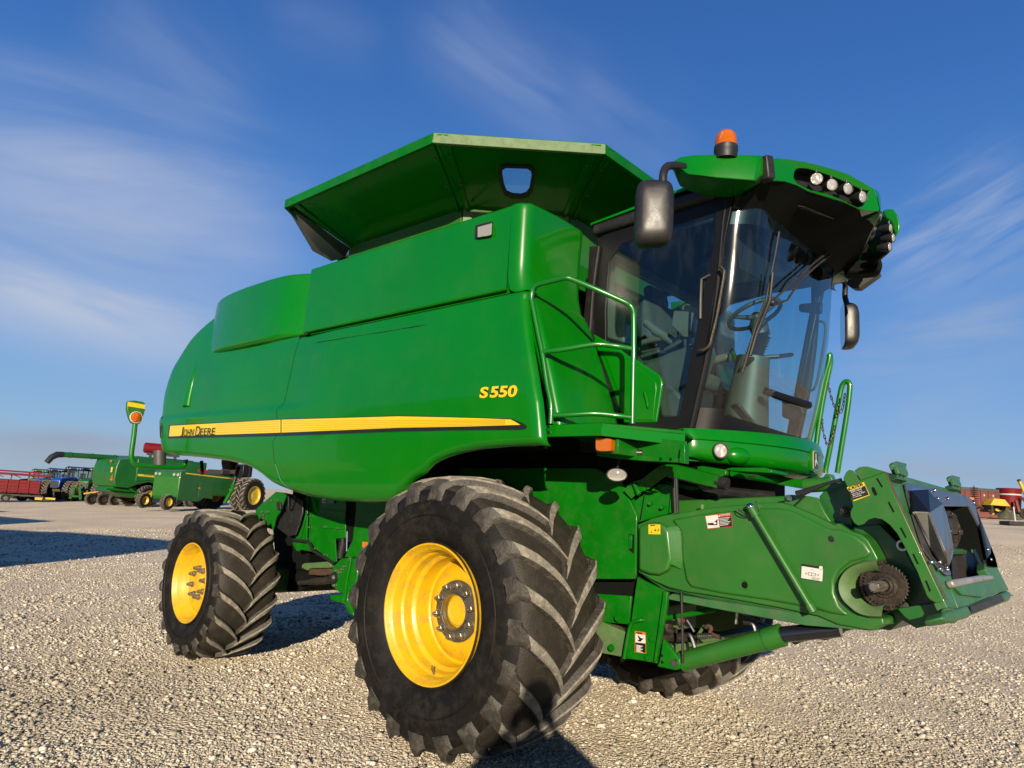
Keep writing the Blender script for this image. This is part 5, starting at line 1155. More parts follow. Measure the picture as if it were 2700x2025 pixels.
# domed deflector beside the opening
dfo = [(895,425),(930,415),(1050,420),(1095,470),(1115,520),(1165,530),(1200,640),(1235,800),(1252,890),(1245,960),(1215,1035),(1180,1030),(1130,985),(1040,800),(945,600),(930,560),(905,480)]
dfi = [(925,465),(1000,462),(1025,560),(1050,590),(1100,640),(1150,780),(1170,860),(1150,905),(1120,880),(1050,720),(965,600),(945,540)]
fpl('deflector_base', 'z5', dfo, .020, .006, 'black_shiny')
def facet(name, mat, pts, back=.012):
    P_ = [FP('z5', a_, b_, h_) for a_, b_, h_ in pts]; MB().prism(P_, -fn*back).build(name, mat, H, .003, angle=20)
T1, T2, R1, R2, R3, K1, K2, K3, L1, L2, L3, L4 = (915,430,.03), (1050,422,.05), (1112,500,.05), (1168,535,.03), (1250,890,.03), (1062,602,.095), (1190,915,.095), (1214,1034,.03), (935,598,.03), (960,625,.03), (1085,890,.03), (1160,1000,.03)
facet('deflector_hood', 'black_frame', [T1, T2, K1, L1]); facet('deflector_hood', 'black_frame', [T2, R1, R2, K1])
facet('side_deflector', 'plate_bare_lit', [L1, K1, L3, L2]); facet('side_deflector', 'plate_bare_lit', [K1, K2, L3]); facet('side_deflector', 'plate_bare_lit', [K2, K3, L4, L3])  # sunlit side of the deflector, its brightness put into a paler plate colour
facet('side_deflector', 'plate_shiny', [K1, R2, K2]); facet('side_deflector', 'plate_shiny', [R2, R3, K2]); facet('side_deflector', 'plate_shiny', [R3, K3, K2])  # side of the same deflector turned from the sun, coloured darker
for p in ((920,460),(940,575),(955,560),(1125,495),(1205,495),(1075,1000),(1140,1055),(1195,1045),(1200,1060),(1140,1000),(1520,900),(1545,980),(1410,530),(1100,430)): MB().ball(FP('z5', *p, .024), .011, 6).build('carriage_bolt', 'chrome', H)
# throat: dark box behind the frame, drum and slatted chain
T = [FP('z5', a, b, -.04) for a, b in [(1000,470),(1400,540),(1560,960),(1480,1110),(1240,1150),(1120,960)]]; dv = -fn*.75+Vector((0,0,.04))
mb = MB(); n = len(T); mb.add(T+[p+dv for p in T], [(q, (q+1) % n, (q+1) % n+n, q+n) for q in range(n)]+[tuple(range(n, 2*n))]); mb.build('throat', 'dark_inside', H)
dc = FP('z5', 1300, 770, -.22)
dr = MB().lathe([(-.55,.0005),(-.55,.165),(.62,.165),(.62,.0005)], (dc.x, YC, dc.z), (0,1,0), 28); 
for t in (-.50, -.25, 0, .25, .5): dr.lathe([(t-.006,.165),(t-.006,.19),(t+.006,.19),(t+.006,.165)], (dc.x, YC, dc.z), (0,1,0), 28)
dr.build('feeder_drum', 'drum_metal', H, angle=40)
mb = MB()
for q in range(10):
    a = 2*PI*q/10; mb.bar(Vector((dc.x+.178*math.cos(a), YC-.55, dc.z+.178*math.sin(a))), Vector((dc.x+.178*math.cos(a), YC+.6, dc.z+.178*math.sin(a))), .03, .012, up=(math.cos(a),0,math.sin(a)))
    for t in (-.4,-.1,.2,.45): mb.ball((dc.x+.19*math.cos(a), YC+t, dc.z+.19*math.sin(a)), .011, 5)
mb.build('drum_slat', 'dark_metal', H)
for q in range(4):
    z = -.10-.13*q; c = FP('z5', 1330, 905+40*q, -.10-.06*q); MB().box((c.x, YC, c.z-.01), (.035,1.3,.025), Matrix.Rotation(R_(20), 3, 'Y')).build('chain_slat', 'steel' if q > 1 else 'green_worn', H, .003)
fpl('throat_floor', 'z5', [(1235,960),(1420,900),(1490,1060),(1490,1100),(1250,1140)], -.12, .01, 'dark_metal')
fpl('throat_floor_edge', 'z5', [(1395,900),(1420,895),(1510,1080),(1485,1090)], -.06, .01, 'green_worn')
# hooks on the top edge
for (x0, y0, s) in ((772,198,1.0), (1222,310,.76)):
    q = lambda a, b: (x0+(a-772)*s, y0+(b-198)*s)
    fpl('hook', 'z5', [q(*p) for p in [(778,205),(800,197),(880,218),(878,240),(872,250),(893,298),(890,318),(838,312),(795,285),(790,262),(770,222)]], .03, .025, 'green_worn', .004)
    fpl('hook', 'z5', [q(*p) for p in [(795,235),(870,250),(890,305),(880,318),(820,295)]], .055, .02, 'green_worn', .004)
    for w in (0, 28, 56): fpl('hook_rib', 'z5', [q(*p) for p in [(800+w,290+w*.2),(812+w,292+w*.2),(828+w,345+w*.25),(800+w,335+w*.2)]], .04, .05, 'green_worn', .002)
# bottom roller tube and bearing block
r0, r1 = V3(FP('z5', 1225, 1425, .0)), V3(FP('z5', 1700, 1275, .0))
MB().prism([FP('z5', a, b, .03) for a, b in [(1240,1380),(1360,1345),(1400,1420),(1380,1440),(1290,1468),(1200,1478),(1170,1440),(1180,1395)]], -fn*.09).build('bearing_block', 'green_worn', H, .012, segs=3)
MB().lathe([(-.012,.0005),(-.012,.020),(-.004,.024),(-.004,.034),(.01,.036)], Y('z5', 1216, 1428, .73), (0,1,0), 28).build('bearing_cap', 'green_worn', H)
MB().prism([FP('z5', a, b, .02) for a, b in [(1375,1348),(1640,1248),(1690,1225),(1722,1270),(1705,1305),(1400,1425)]], -fn*.07).build('bottom_bar', 'green_worn', H, .02, segs=4)
MB().prism([FP('z5', a, b, .026) for a, b in [(1385,1352),(1630,1262),(1660,1310),(1405,1412)]], -fn*.01).build('bottom_bar_wear', 'dark_metal', H, .004)
# gas strut and front hitch under the bumper
MB().tube([Y('z5', 0, 460, .80), Y('z5', 60, 445, .80), Y('z5', 240, 378, .80), Y('z5', 360, 345, .80)], [.018,.018,.009,.009], 10).build('gas_strut', 'black_plastic', H)
MB().tube([Y('z5', 0, 540, .83), Y('z5', 70, 475, .82)], .005, 6).build('lanyard', 'black_plastic', H)
MB().tube([Y('z5', 70, 395, 1.4), Y('z5', 270, 380, 1.4)], .045, 16).build('cross_tube', 'green_plastic', H)
pp('rail_foot', 'z5', [(215,320),(235,298),(265,300),(285,345),(280,375),(205,350)], 3.05, .1, 'green_plastic')
pp('latch_block', 'z5', [(460,275),(500,245),(548,250),(550,275),(520,290)], 1.9, .1, 'green_worn')
# trailing black mat below the feeder, far side
MB().prism([Y('z5', a, b, 2.3) for a, b in [(40,1590),(230,1560),(320,1520),(300,1580),(240,1625),(80,1610)]], (0,.25,0)).build('skid_shoe', 'dark_metal', H, .01)
# ------------------------------------------------------------------ between the wheels
pp('inner_panel', 'h', [(600,120),(1075,140),(1062,535),(1062,640),(935,645),(955,925),(930,935),(650,742),(588,690)], .84, .015)
pp('inner_panel', 'h', [(755,285),(1062,318),(1056,535),(770,518)], .832, .006)
pp('panel_flange', 'h', [(548,200),(606,120),(592,690),(452,660),(505,400)], .80, .012)
MB().bar(V3(Y('h', 600, 335, .79)), V3(Y('h', 512, 665, .79)), .01, .01).build('panel_ridge', 'green_frame', H, .003)
pp('inner_panel', 'h', [(1190,150),(1475,170),(1700,200),(1700,800),(1190,870),(1050,870),(1150,665),(1190,300)], .84, .015)
for (a, b) in ((812,505),(962,520),(640,375),(622,508),(608,645),(690,768),(808,848)): bolt('h', a, b, .83, .008, 'bolt_zinc')
pp('recess', 'h', [(940,540),(1165,495),(1150,660),(1090,800),(950,930),(935,650)], .90, .01, 'dark_inside', 0)
MB().tube([Y('h', 1045, 640, .88), Y('h', 1000, 880, .88)], .035, 14).build('height_cylinder', 'black_plastic', H); MB().tube([Y('h', 1085, 560, .86), Y('h', 1078, 800, .86)], .011, 10).build('height_cylinder_rod', 'chrome', H)
ed = smooth_path([Y('h', a, b, .79) for a, b in [(430,660),(560,675),(610,690),(640,730),(670,790),(800,870),(920,945)]], 4)
MB().tube(ed, .016, 8).build('rubber_edge', 'black_plastic', H)
pp('lower_bracket', 'h', [(420,690),(560,695),(620,720),(680,810),(515,780),(500,800),(465,795),(430,730)], .82, .02)
lb = pp('side_label', 'h', [(782,158),(925,172),(925,222),(782,212)], .825, .003, 'black_decal', 0)
pp('label_field', 'h', [(782,158),(828,162),(826,214),(782,212)], .822, .003, 'white_decal', 0, par=lb); pp('pictogram', 'h', [(790,170),(805,185),(820,168),(820,205),(790,205)], .819, .003, 'black_decal', 0, par=lb)
pp('final_drive', 'h', [(1005,885),(1120,872),(1175,900),(1200,980),(1212,1070),(1190,1200),(1090,1290),(1085,1400),(1160,1545),(1158,1600),(1085,1545),(1045,1440),(1030,1420),(1025,1330),(965,1290),(890,1225),(865,1100),(905,985)], .72, .25, 'green_frame', .02, segs=4)
pp('final_drive_foot', 'h', [(870,1350),(890,1332),(1035,1325),(1045,1440),(885,1398)], .76, .10, 'green_frame', .01)
pp('final_drive_rib', 'h', [(1110,880),(1130,900),(1075,1180),(1050,1420),(1040,1300),(1070,1100)], .70, .03, 'green_frame', .006)
MB().lathe([(-.05,.0005),(-.05,.03),(-.03,.050),(0,.055)], Y('h', 932, 1125, .72), (0,1,0), 8).build('oil_cap', 'black_plastic', H, .004)
for (a, b) in ((945,1035),(1042,985),(985,1055),(1122,885),(1122,905),(925,1215),(1010,1020)): bolt('h', a, b, .715, .010, 'bolt_zinc')
pp('warning_label', 'h', [(1270,685),(1335,690),(1330,760),(1268,750)], .832, .003, 'orange_decal', 0)
pp('rubber_deflector', 'h', [(345,95),(440,110),(550,180),(540,330),(500,480),(450,600),(370,622),(290,560),(180,470),(250,300),(320,150)], .74, .02, 'black_plastic', .01)
pp('tail_plate', 'h', [(-30,300),(0,260),(130,150),(215,76),(345,92),(335,130),(260,330),(215,390),(175,540),(110,515),(60,460),(-30,400)], .66, .02, 'green_frame', .006)
for (a, b) in ((160,186),(240,180),(50,322),(65,365),(120,325),(65,398)): bolt('h', a, b, .65, .009, 'bolt_zinc')
pp('cable_box', 'h', [(220,210),(270,200),(275,290),(235,300)], .64, .03, 'black_plastic')
MB().tube(smooth_path([Y('h', a, b, .70) for a, b in [(370,100),(372,185),(375,270),(400,280),(430,200),(460,130)]], 4), .008, 8).build('hydraulic_hose', 'black_plastic', H)
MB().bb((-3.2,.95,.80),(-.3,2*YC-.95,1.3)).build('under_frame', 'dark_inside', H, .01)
pp('frame_step', 'h', [(530,970),(555,945),(850,925),(885,960),(880,1000),(620,1008),(600,1035),(530,1005)], .88, .10, 'green_dust', .008)
pp('rusty_beam', 'h', [(620,1012),(885,1000),(885,1085),(760,1095),(615,1085)], .92, .10, 'rust', .004)
MB().tube([Y('h', 500,1185,.9), Y('h', 640,1175,.9), Y('h', 700,1165,.9), Y('h', 860,1155,.9)], [.022,.026,.036,.034], 14).build('drive_shaft', 'dark_metal', H)
MB().tube([Y('h', 805,1090,.88), Y('h', 835,1110,.88), Y('h', 880,1105,.88)], .006, 8).build('hydraulic_line', 'steel', H)
MB().bb((-3.52,.55,.55),(-3.28,2*YC-.55,.80)).bb((-3.5,.35,.45),(-3.3,.60,.90)).bb((-3.5,2*YC-.6,.45),(-3.3,2*YC-.35,.90)).build('rear_axle', 'green_old', H, .02)
MB().bb((-3.5,1.5,.8),(-3.3,1.95,1.9)).build('axle_post', 'dark_inside', H)
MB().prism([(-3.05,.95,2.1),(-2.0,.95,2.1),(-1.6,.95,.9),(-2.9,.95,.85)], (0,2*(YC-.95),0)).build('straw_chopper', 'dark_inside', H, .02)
pp('underbody_shade', 'h', [(175,480),(560,505),(700,785),(905,935),(530,1285),(255,1290),(215,1000)], .98, 1.4, 'dark_inside', .01)  # added dark block: the shade under the body given as solid colour
# tail: stay, pod and swing-out marker
MB().tube([Y('z2', 690,85,.55), Y('z2', 650,215,.50), Y('z2', 640,240,.5)], .020, 10).build('tail_stay', 'black_plastic', H); MB().tube([Y('z2', 650,215,.50), Y('z2', 640,255,.48), Y('z2', 590,345,.42)], .020, 10).build('tail_stay', 'green_frame', H)
MB().tube([Y('z2', 418,45,.5), Y('z2', 425,140,.5)], .02, 8).build('tail_strap', 'black_frame', H); MB().lathe([(-.08,.0005),(-.07,.07),(0,.09),(.1,.09)], Y('z2', 625, 60, .6), (0,0,1), 20).build('tail_pod', 'black_plastic', H)
MB().tube([X('z1', 1195, 530, -4.70), X('z1', 1195, 640, -4.70)], .065, 16).build('tail_canister', 'grey_plastic', H)
mk = MB().tube(smooth_path([X('z1', a, b, -4.55) for a, b in [(1010,335),(1000,430),(985,540),(985,590),(1005,630),(1050,648),(1150,655),(1250,660),(1330,660),(1370,650),(1388,625),(1388,600)]], 4), .026, 12).build('marker_arm', 'rail_green', H, angle=60)
pl_ = MB().prism([X('z1', a, b, -4.52) for a, b in [(958,162),(1010,158),(1075,170),(1088,182),(1085,235),(1062,310),(1045,335),(985,330),(965,290),(950,230),(952,180)]], (-.05,0,0)).build('marker_board', 'green_plastic', H, .012, segs=3)
MB().prism([X('z1', a, b, -4.515) for a, b in [(957,168),(1085,190),(1083,222),(955,202)]], (-.004,0,0)).build('reflector', 'yellow_decal', pl_)
MB().lathe([(-.0,.064),(.012,.063),(.013,.057)], X('z1', 1016, 285, -4.515), (1,0,0), 28).build('marker_bezel', 'white_decal', pl_, angle=40)
MB().lathe([(.005,.058),(.022,.045),(.028,.0005)], X('z1', 1018, 287, -4.515), (1,0,0), 28).build('marker_light', 'lens_amber', pl_, angle=60)
# ------------------------------------------------------------------ machinery parked around the yard
def bgrim(mat, key={}):
    if mat not in key:
        key[mat] = MB().lathe([(-.25,.43),(-.25,.40),(-.14,.37),(-.12,.25),(-.16,.12),(-.16,.001)], (0,0,0), (0,1,0), 24).lathe([(.25,.43),(.2,.38),(0,.3),(-.1,.2)], (0,0,0), (0,1,0), 24).mesh('wheel', mat, 40)
    return key[mat]
def bwheel(rt, x, y, R, w=.5, mat='yellow_far', side=1, turn=0):
    o = bpy.data.objects.new('wheel', bgrim(mat)); COL.objects.link(o); o.parent = rt; o.location = (x, y, R); o.scale = (R/.8, w/.5, R/.8); o.rotation_euler = (0,0,(0 if side > 0 else PI)+turn)
    t = bpy.data.objects.new('tyre', TY_S); COL.objects.link(t); t.parent = o; t.rotation_euler = (0,0,0 if side > 0 else -PI); return o
def part(rt, name, mat, mb, bev=.02, **kw):
    o = mb.build(name, mat, None, bev, **kw); o.parent = rt; return o
def poly(pts, y0, y1): return MB().prism([(x, y0, z) for x, z in pts], (0, y1-y0, 0))
def place(rt, px, py, hpx, hnat, head):
    p = gpt(px, py); t = float((p-CAM)@cF); s = hpx*t/FPX/hnat if hpx else 1.
    rt.location = (p[0], p[1], float(ground(p[0], p[1]))-.034); rt.rotation_euler = (0,0,R_(head)); rt.scale = (s, s, s); return s
def new_root(name, label, cat, group=None): return root(name, (0,0,0), label, cat, group)

def tractor(label, col, roofc, rimc, duals=True, fender=None, lights=True, group='tractors parked in the far row'):
    r = new_root('tractor', label, 'tractor', group)
    for s in (1, -1):
        bwheel(r, 0, -s*.95, 1.0, .55, rimc, s)
        if duals: bwheel(r, 0, -s*1.6, 1.0, .55, rimc, s)
        bwheel(r, 2.8, -s*.9, .84, .5, rimc, s)
        if duals: bwheel(r, 2.8, -s*1.5, .84, .5, rimc, s)
        fe = MB(); G = []
        for a in np.linspace(R_(25), R_(160), 14): G.append([(1.12*math.cos(a), -s*.60, 1.02+1.1*math.sin(a)), (1.12*math.cos(a), -s*1.30, 1.0+1.1*math.sin(a)), (1.08*math.cos(a), -s*1.32, .96+1.06*math.sin(a))])
        part(r, 'fender', fender or col, fe.grid(G), 0)
    part(r, 'hood', col, poly([(1.0,1.3),(1.0,2.0),(1.4,2.12),(3.3,1.95),(3.6,1.75),(3.65,1.1),(1.0,1.0)], -.42, .42), .08, segs=3)
    part(r, 'grille', 'black_plastic', MB().bb((3.5,-.34,1.05),(3.68,.34,1.65)), .02)
    part(r, 'chassis', 'dark_metal', MB().bb((-.6,-.35,.75),(3.3,.35,1.25)))
    c = part(r, 'cab', 'black_frame', MB().bb((-.75,-.62,1.3),(1.1,.62,1.75)).bb((-.75,-.75,2.72),(1.05,.75,2.80)), .03)
    for x, y in ((-.72,-.72),(-.72,.72),(.98,-.72),(.98,.72),(.15,-.75),(.15,.75)): part(c, 'pillar', 'black_frame', MB().bar((x, y*.86, 1.6), (x*.92, y, 2.78), .07, .07), 0)
    for y in (-.72, .72): part(c, 'window', 'glass_pale', poly([(-.7,1.65),(.95,1.65),(.95,2.74),(-.68,2.74)], y-.005, y+.005), 0)
    part(c, 'window', 'glass_pale', MB().bb((.97,-.68,1.7),(.98,.68,2.74)), 0); part(c, 'window', 'glass_pale', MB().bb((-.74,-.68,1.7),(-.73,.68,2.74)), 0)
    part(c, 'seat', 'interior_dark', MB().bb((-.3,-.25,1.7),(.2,.25,1.9)).bb((-.35,-.25,1.9),(-.2,.25,2.5)), .04)
    part(r, 'roof', roofc, poly([(-.95,2.80),(1.2,2.80),(1.25,2.92),(.9,3.06),(-.7,3.08),(-.98,2.95)], -.85, .85), .06, segs=3)
    for y in (-.6,-.35,.35,.6): part(r, 'work_lamp', 'lens_clear', MB().lathe([(.0,.06),(.03,.05),(.035,.001)], (1.25, y, 2.86), (1,0,0), 12), 0); part(r, 'work_lamp', 'lens_clear', MB().lathe([(-.035,.001),(-.03,.05),(0,.06)], (-.96, y, 2.86), (1,0,0), 12), 0)
    for y in (-.95, .95): part(r, 'tail_light', 'lens_amber', MB().bb((-.98,y-.08,1.95),(-.90,y+.08,2.06)), .01)
    part(r, 'exhaust', 'dark_metal', MB().tube([(1.15,-.55,1.8),(1.15,-.55,2.9),(1.08,-.55,3.05)], .06, 10), 0)
    part(r, 'hitch', 'dark_metal', MB().bb((-1.3,-.4,.6),(-.6,-.3,.75)).bb((-1.3,.3,.6),(-.6,.4,.75)).bb((-1.1,-.5,.95),(-.9,.5,1.05)), 0)
    return r
t = tractor('dark green tractor with black hood, leftmost tractor of the far row', 'black_plastic', 'green_old', 'grey_plastic'); place(t, 112, 1317, 80, 3.08, 312)
t = tractor('blue tractor behind the red trailer, left one of the two blue tractors', 'blue_paint', 'blue_dark', 'grey_plastic', fender='blue_paint'); place(t, 154, 1318, 83, 3.08, 312)
t = tractor('blue tractor beside the green ones, right one of the two blue tractors', 'blue_paint', 'blue_dark', 'grey_plastic', fender='blue_paint'); place(t, 203, 1319, 88, 3.08, 312)
t = tractor('green tractor with yellow dual wheels tucked behind the rear of the far combine', 'green_old', 'green_old', 'yellow_far'); place(t, 262, 1320, 86, 3.08, 318)
# quick hitch and blades in front of the green tractor
q = new_root('hitch_frame', 'green three point hitch frame with red warning triangle between tractors', 'hitch frame')
part(q, 'frame', 'green_old', MB().bar((0,-.5,.3), (0,-.25,1.6), .2, .25).bar((0,.5,.3), (0,.25,1.6), .2, .25).bb((-.1,-.55,1.5),(.1,.55,1.75)).bb((-.1,-.6,.5),(.1,.6,.7)).bar((-.5,0,.9), (.3,0,1.9), .15, .15)); part(q, 'warning_triangle', 'lens_red', MB().prism([(.14,-.18,1.7),(.14,.18,1.7),(.14,0,2.15)], (.03,0,0)), 0)
place(q, 197, 1322, 50, 2.1, 345)
# far combine
fc_ = new_root('combine_harvester', 'smaller green combine harvester far behind at left, its unloading auger folded back', 'combine harvester')
body = part(fc_, 'body', 'green_old', poly([(-2.5,2.0),(-2.45,3.0),(-2.3,3.55),(-1.3,3.72),(-.9,3.95),(5.2,3.95),(5.2,1.4),(1.7,1.35),(1.25,1.8),(.3,2.0),(-.6,1.75),(-1.3,1.45),(-2.3,1.5)], -1.6, 1.6), .09, segs=4)
part(body, 'side_shield', 'green_old', poly([(-.85,2.0),(-.9,3.75),(5.0,3.8),(5.0,1.7),(1.8,1.6),(1.2,2.05),(.2,2.15)], -1.68, -1.55), .05, segs=3)
part(body, 'stripe', 'yellow_decal', poly([(-.75,2.42),(-.75,2.58),(3.6,2.50),(3.6,2.36)], -1.70, -1.685), 0)
tx = text('brand_lettering', 'JOHN DEERE', 'black_decal', None, (-.3,-1.705,2.45), (1,0,0), (0,0,1), .11, 1.5); tx.parent = body
part(body, 'model_badge', 'yellow_decal', MB().bb((-2.58,-1.25,2.55),(-2.5,-1.10,2.95)), .02)
part(body, 'warning_triangle', 'lens_amber', MB().prism([(-2.54,-1.5,2.1),(-2.54,-1.3,2.1),(-2.54,-1.4,2.4)], (-.03,0,0)), 0)
for y, z in ((-1.45,2.0),(-1.3,2.02),(-.9,3.4)): part(body, 'tail_light', 'lens_amber', MB().bb((-2.60,y-.07,z-.07),(-2.48,y+.07,z+.07)), .01)
for s in (1, -1): bwheel(fc_, .45, -s*1.35, .88, .66, 'yellow_far', s); bwheel(fc_, 4.6, -s*1.5, .98, .8, 'yellow_far', s)
a_ = part(fc_, 'unloading_auger', 'green_old', MB().tube([(1.5,1.0,3.80),(-1,1.15,3.75),(-5.0,1.3,3.62)], .20, 16), 0)
for x in (-1.2, -2.9, -4.5): part(a_, 'auger_collar', 'green_old', MB().tube([(x-.04,1.15-.038*(x+1),3.75+.032*(x+1)), (x+.04,1.15-.038*(x+1),3.75+.032*(x+1))], .23, 16), 0)
part(a_, 'spout', 'black_plastic', MB().tube([(-5.0,1.3,3.62),(-5.4,1.32,3.58),(-5.75,1.33,3.35),(-6.0,1.35,2.95)], [.22,.24,.22,.20], 14), 0)
part(fc_, 'chopper', 'green_old', poly([(-2.2,1.5),(-.4,1.55),(.2,.8),(-.6,.7),(-2.4,1.15)], -1.1, 1.1), .04)
part(fc_, 'spreader_arm', 'green_frame', MB().bar((-2.9,-1.4,1.3), (.3,-1.2,1.2), .1, .15).bar((-1.2,-1.4,1.5), (.1,-1.4,.8), .1, .12))
part(fc_, 'under_body', 'dark_inside', MB().bb((.2,-1.0,.6),(5.0,1.0,1.8)))
part(fc_, 'grain_tank', 'black_plastic', MB().bb((1.0,-1.1,3.9),(4.2,1.1,4.02)), .03)
place(fc_, 343, 1335, 130, 3.9, 100)
# implement wheels in front of it
iw = new_root('wheeled_implement', 'low implement on three black lugged tyres in front of the far combine', 'implement')
part(iw, 'toolbar', 'dark_metal', MB().bb((-1.1,-.1,.75),(1.2,.1,.92)).bb((-1.2,-.5,.55),(-1.0,.5,.75)).bb((.4,-.5,.55),(.6,.5,.75))); part(iw, 'marker_arm', 'yellow_far', MB().bar((-1.5,-.2,.9), (-.3,-.2,1.15), .12, .12)); part(iw, 'hose_rack', 'red_paint', MB().bar((-.9,-.25,.9), (.1,-.25,1.3), .1, .1))
for x in (-.9,-.05,.85): bwheel(iw, x, -.35, .50, .42, 'dark_metal', 1, .3)
place(iw, 268, 1331, 32, 1.05, 78)
# self-propelled windrower with its engine end towards us
sp_ = new_root('windrower', 'green self propelled machine with headlamps and yellow dual rear wheels seen under the tail', 'windrower')
bd = part(sp_, 'body', 'green_old', poly([(-3.6,.95),(-3.6,2.15),(2.4,2.35),(2.9,2.25),(2.9,.55),(1.2,.55),(.4,.95)], -1.0, 1.0), .05, segs=2)
part(bd, 'nose_panel', 'green_plastic', MB().bb((2.9,-.95,.75),(2.93,.95,1.9)), .01)
part(bd, 'bumper', 'black_plastic', MB().bb((2.6,-1.05,.35),(2.98,1.05,.6)), .02)
for y in (-.85,-.55,.55,.85): part(bd, 'headlamp', 'lens_clear', MB().lathe([(0,.10),(.04,.08),(.05,.001)], (2.93,y,2.05), (1,0,0), 14), 0)
st = part(bd, 'stripe', 'yellow_decal', poly([(-3.4,2.02),(-3.4,2.09),(2.5,2.21),(2.5,2.14)], 1.0, 1.012), 0)
tx = text('brand_lettering', 'JOHN DEERE', 'black_decal', None, (-1.1,1.016,2.02), (-1,0,.02), (0,0,1), .12, 1.4); tx.parent = bd
for q in range(7): part(bd, 'vent_slot', 'black_decal', poly([(.62-.09*q,1.0),(.60-.09*q,1.75),(.64-.09*q,1.75),(.66-.09*q,1.0)], 1.0, 1.01), 0)
part(bd, 'side_marker', 'lens_amber', MB().bb((1.2,1.0,1.3),(1.35,1.04,1.4)), .01); part(bd, 'access_panel', 'green_old', poly([(.1,.75),(1.3,.8),(1.3,1.75),(.1,1.75)], 1.0, 1.02), .01)
for s in (1, -1): bwheel(sp_, -2.35, -s*1.25, 1.12, .55, 'yellow_far', s); bwheel(sp_, -2.35, -s*1.88, 1.12, .55, 'yellow_far', s); bwheel(sp_, 3.5, -s*.9, .45, .3, 'yellow_far', s)
part(sp_, 'engine_deck', 'dark_metal', MB().bb((-3.4,-.7,2.2),(-2.2,.7,2.7)).bb((-1.6,-.6,2.3),(-.9,.6,2.6)), .03)
part(sp_, 'seat_cab', 'black_frame', MB().bb((-3.5,-.8,2.3),(-2.6,.8,3.1)), .05); part(sp_, 'exhaust', 'dark_metal', MB().tube([(-3.2,.7,2.2),(-3.2,.7,3.0)], .12, 12), 0)
place(sp_, 525, 1344, 101, 2.4, 292)
# red things behind
rd = new_root('liquid_tank', 'dark red liquid tank raised above the far combine near our machine\'s tail', 'tank')
part(rd, 'tank', 'red_paint', MB().tube([(-1.5,0,4.25),(-1.4,0,4.25),(1.2,0,4.25),(1.35,0,4.25)], [.30,.42,.42,.30], 18), 0); part(rd, 'frame', 'dark_metal', MB().bb((-1.2,-.3,3.7),(1.2,.3,3.86)).bb((-1.0,-.3,.1),(-.85,.3,3.7)).bb((.85,-.3,.1),(1.0,.3,3.7)), .01)
for s in (1,-1): bwheel(rd, 0, -s*.8, .6, .4, 'grey_plastic', s)
place(rd, 412, 1322, 152, 4.67, 75)
rm_ = new_root('red_implement', 'red folded implement seen between the far combine and the windrower', 'implement')
part(rm_, 'frame', 'red_paint', MB().bar((-1.0,0,.6), (.2,0,2.3), .35, .3).bar((.0,0,2.1), (2.8,0,2.75), .3, .25).bar((2.0,.5,2.9), (6.0,.5,2.9), .4, .35).bar((-1,0,.6), (1.6,0,.5), .25, .25), .03); bwheel(rm_, .4, -.4, .5, .35, 'yellow_far'); bwheel(rm_, 1.7, -.4, .5, .35, 'dark_metal')
place(rm_, 436, 1335, 100, 2.95, 72)
# red trailer at the far left edge
tr = new_root('farm_trailer', 'red ribbed steel farm trailer on black wheels at the left edge', 'trailer')
bx_ = part(tr, 'box', 'red_paint', MB().bb((-4.5,-1.1,.95),(2.2,-1.02,2.05)).bb((-4.5,1.02,.95),(2.2,1.1,2.05)).bb((2.12,-1.1,.95),(2.2,1.1,2.05)).bb((-4.5,-1.1,.9),(2.2,1.1,1.0)), .01)
for q in range(9): part(bx_, 'rib', 'red_paint', MB().bb((-4.4+q*.82,-1.17,.9),(-4.3+q*.82,-1.1,2.1)), .01)
for z in (1.2,1.5,1.8,2.05): part(bx_, 'rail', 'red_paint', MB().bb((-4.5,-1.15,z-.03),(2.22,-1.1,z+.03)), .01)
part(tr, 'chassis', 'dark_metal', MB().bb((-4.3,-.6,.6),(2.5,.6,.85)), .02)
for x in (-2.2,-1.2,-.2): bwheel(tr, x, -.95, .38, .28, 'grey_plastic', 1)
part(tr, 'drawbar', 'yellow_far', MB().bar((2.0,0,.55), (3.6,0,.5), .3, .2).bb((2.0,-.5,.35),(2.6,.5,.7)), .03)
place(tr, 22, 1323, 60, 2.08, 72)
ri = new_root('seed_drill', 'dark red folded seed drill behind the trailer at the left edge', 'seed drill')
for q in range(5): part(ri, 'tool_frame', 'red_rusty', MB().bar((-3+q*1.4,0,.5), (-3+q*1.4,.3,2.6+.2*(q % 2)), .12, .12).bar((-3+q*1.4,0,2.5), (-2.2+q*1.4,0,2.2), .1, .1), 0)
part(ri, 'main_beam', 'red_paint', MB().bb((-4,-.2,2.4),(3,.2,2.62)).bb((-4,-.2,1.9),(3,.1,2.0)).bb((-2,-.3,2.7),(2.2,.3,2.85)), .02); part(ri, 'frame', 'green_old', MB().bb((1.2,-.4,1.2),(3.8,.4,2.2)), .03); part(ri, 'lamp', 'lens_clear', MB().ball((-2.6,-.3,2.35), .12, 6), 0)
for x in (-2, 1): bwheel(ri, x, -.6, .5, .35, 'dark_metal')
place(ri, 25, 1319, 79, 2.85, 72)
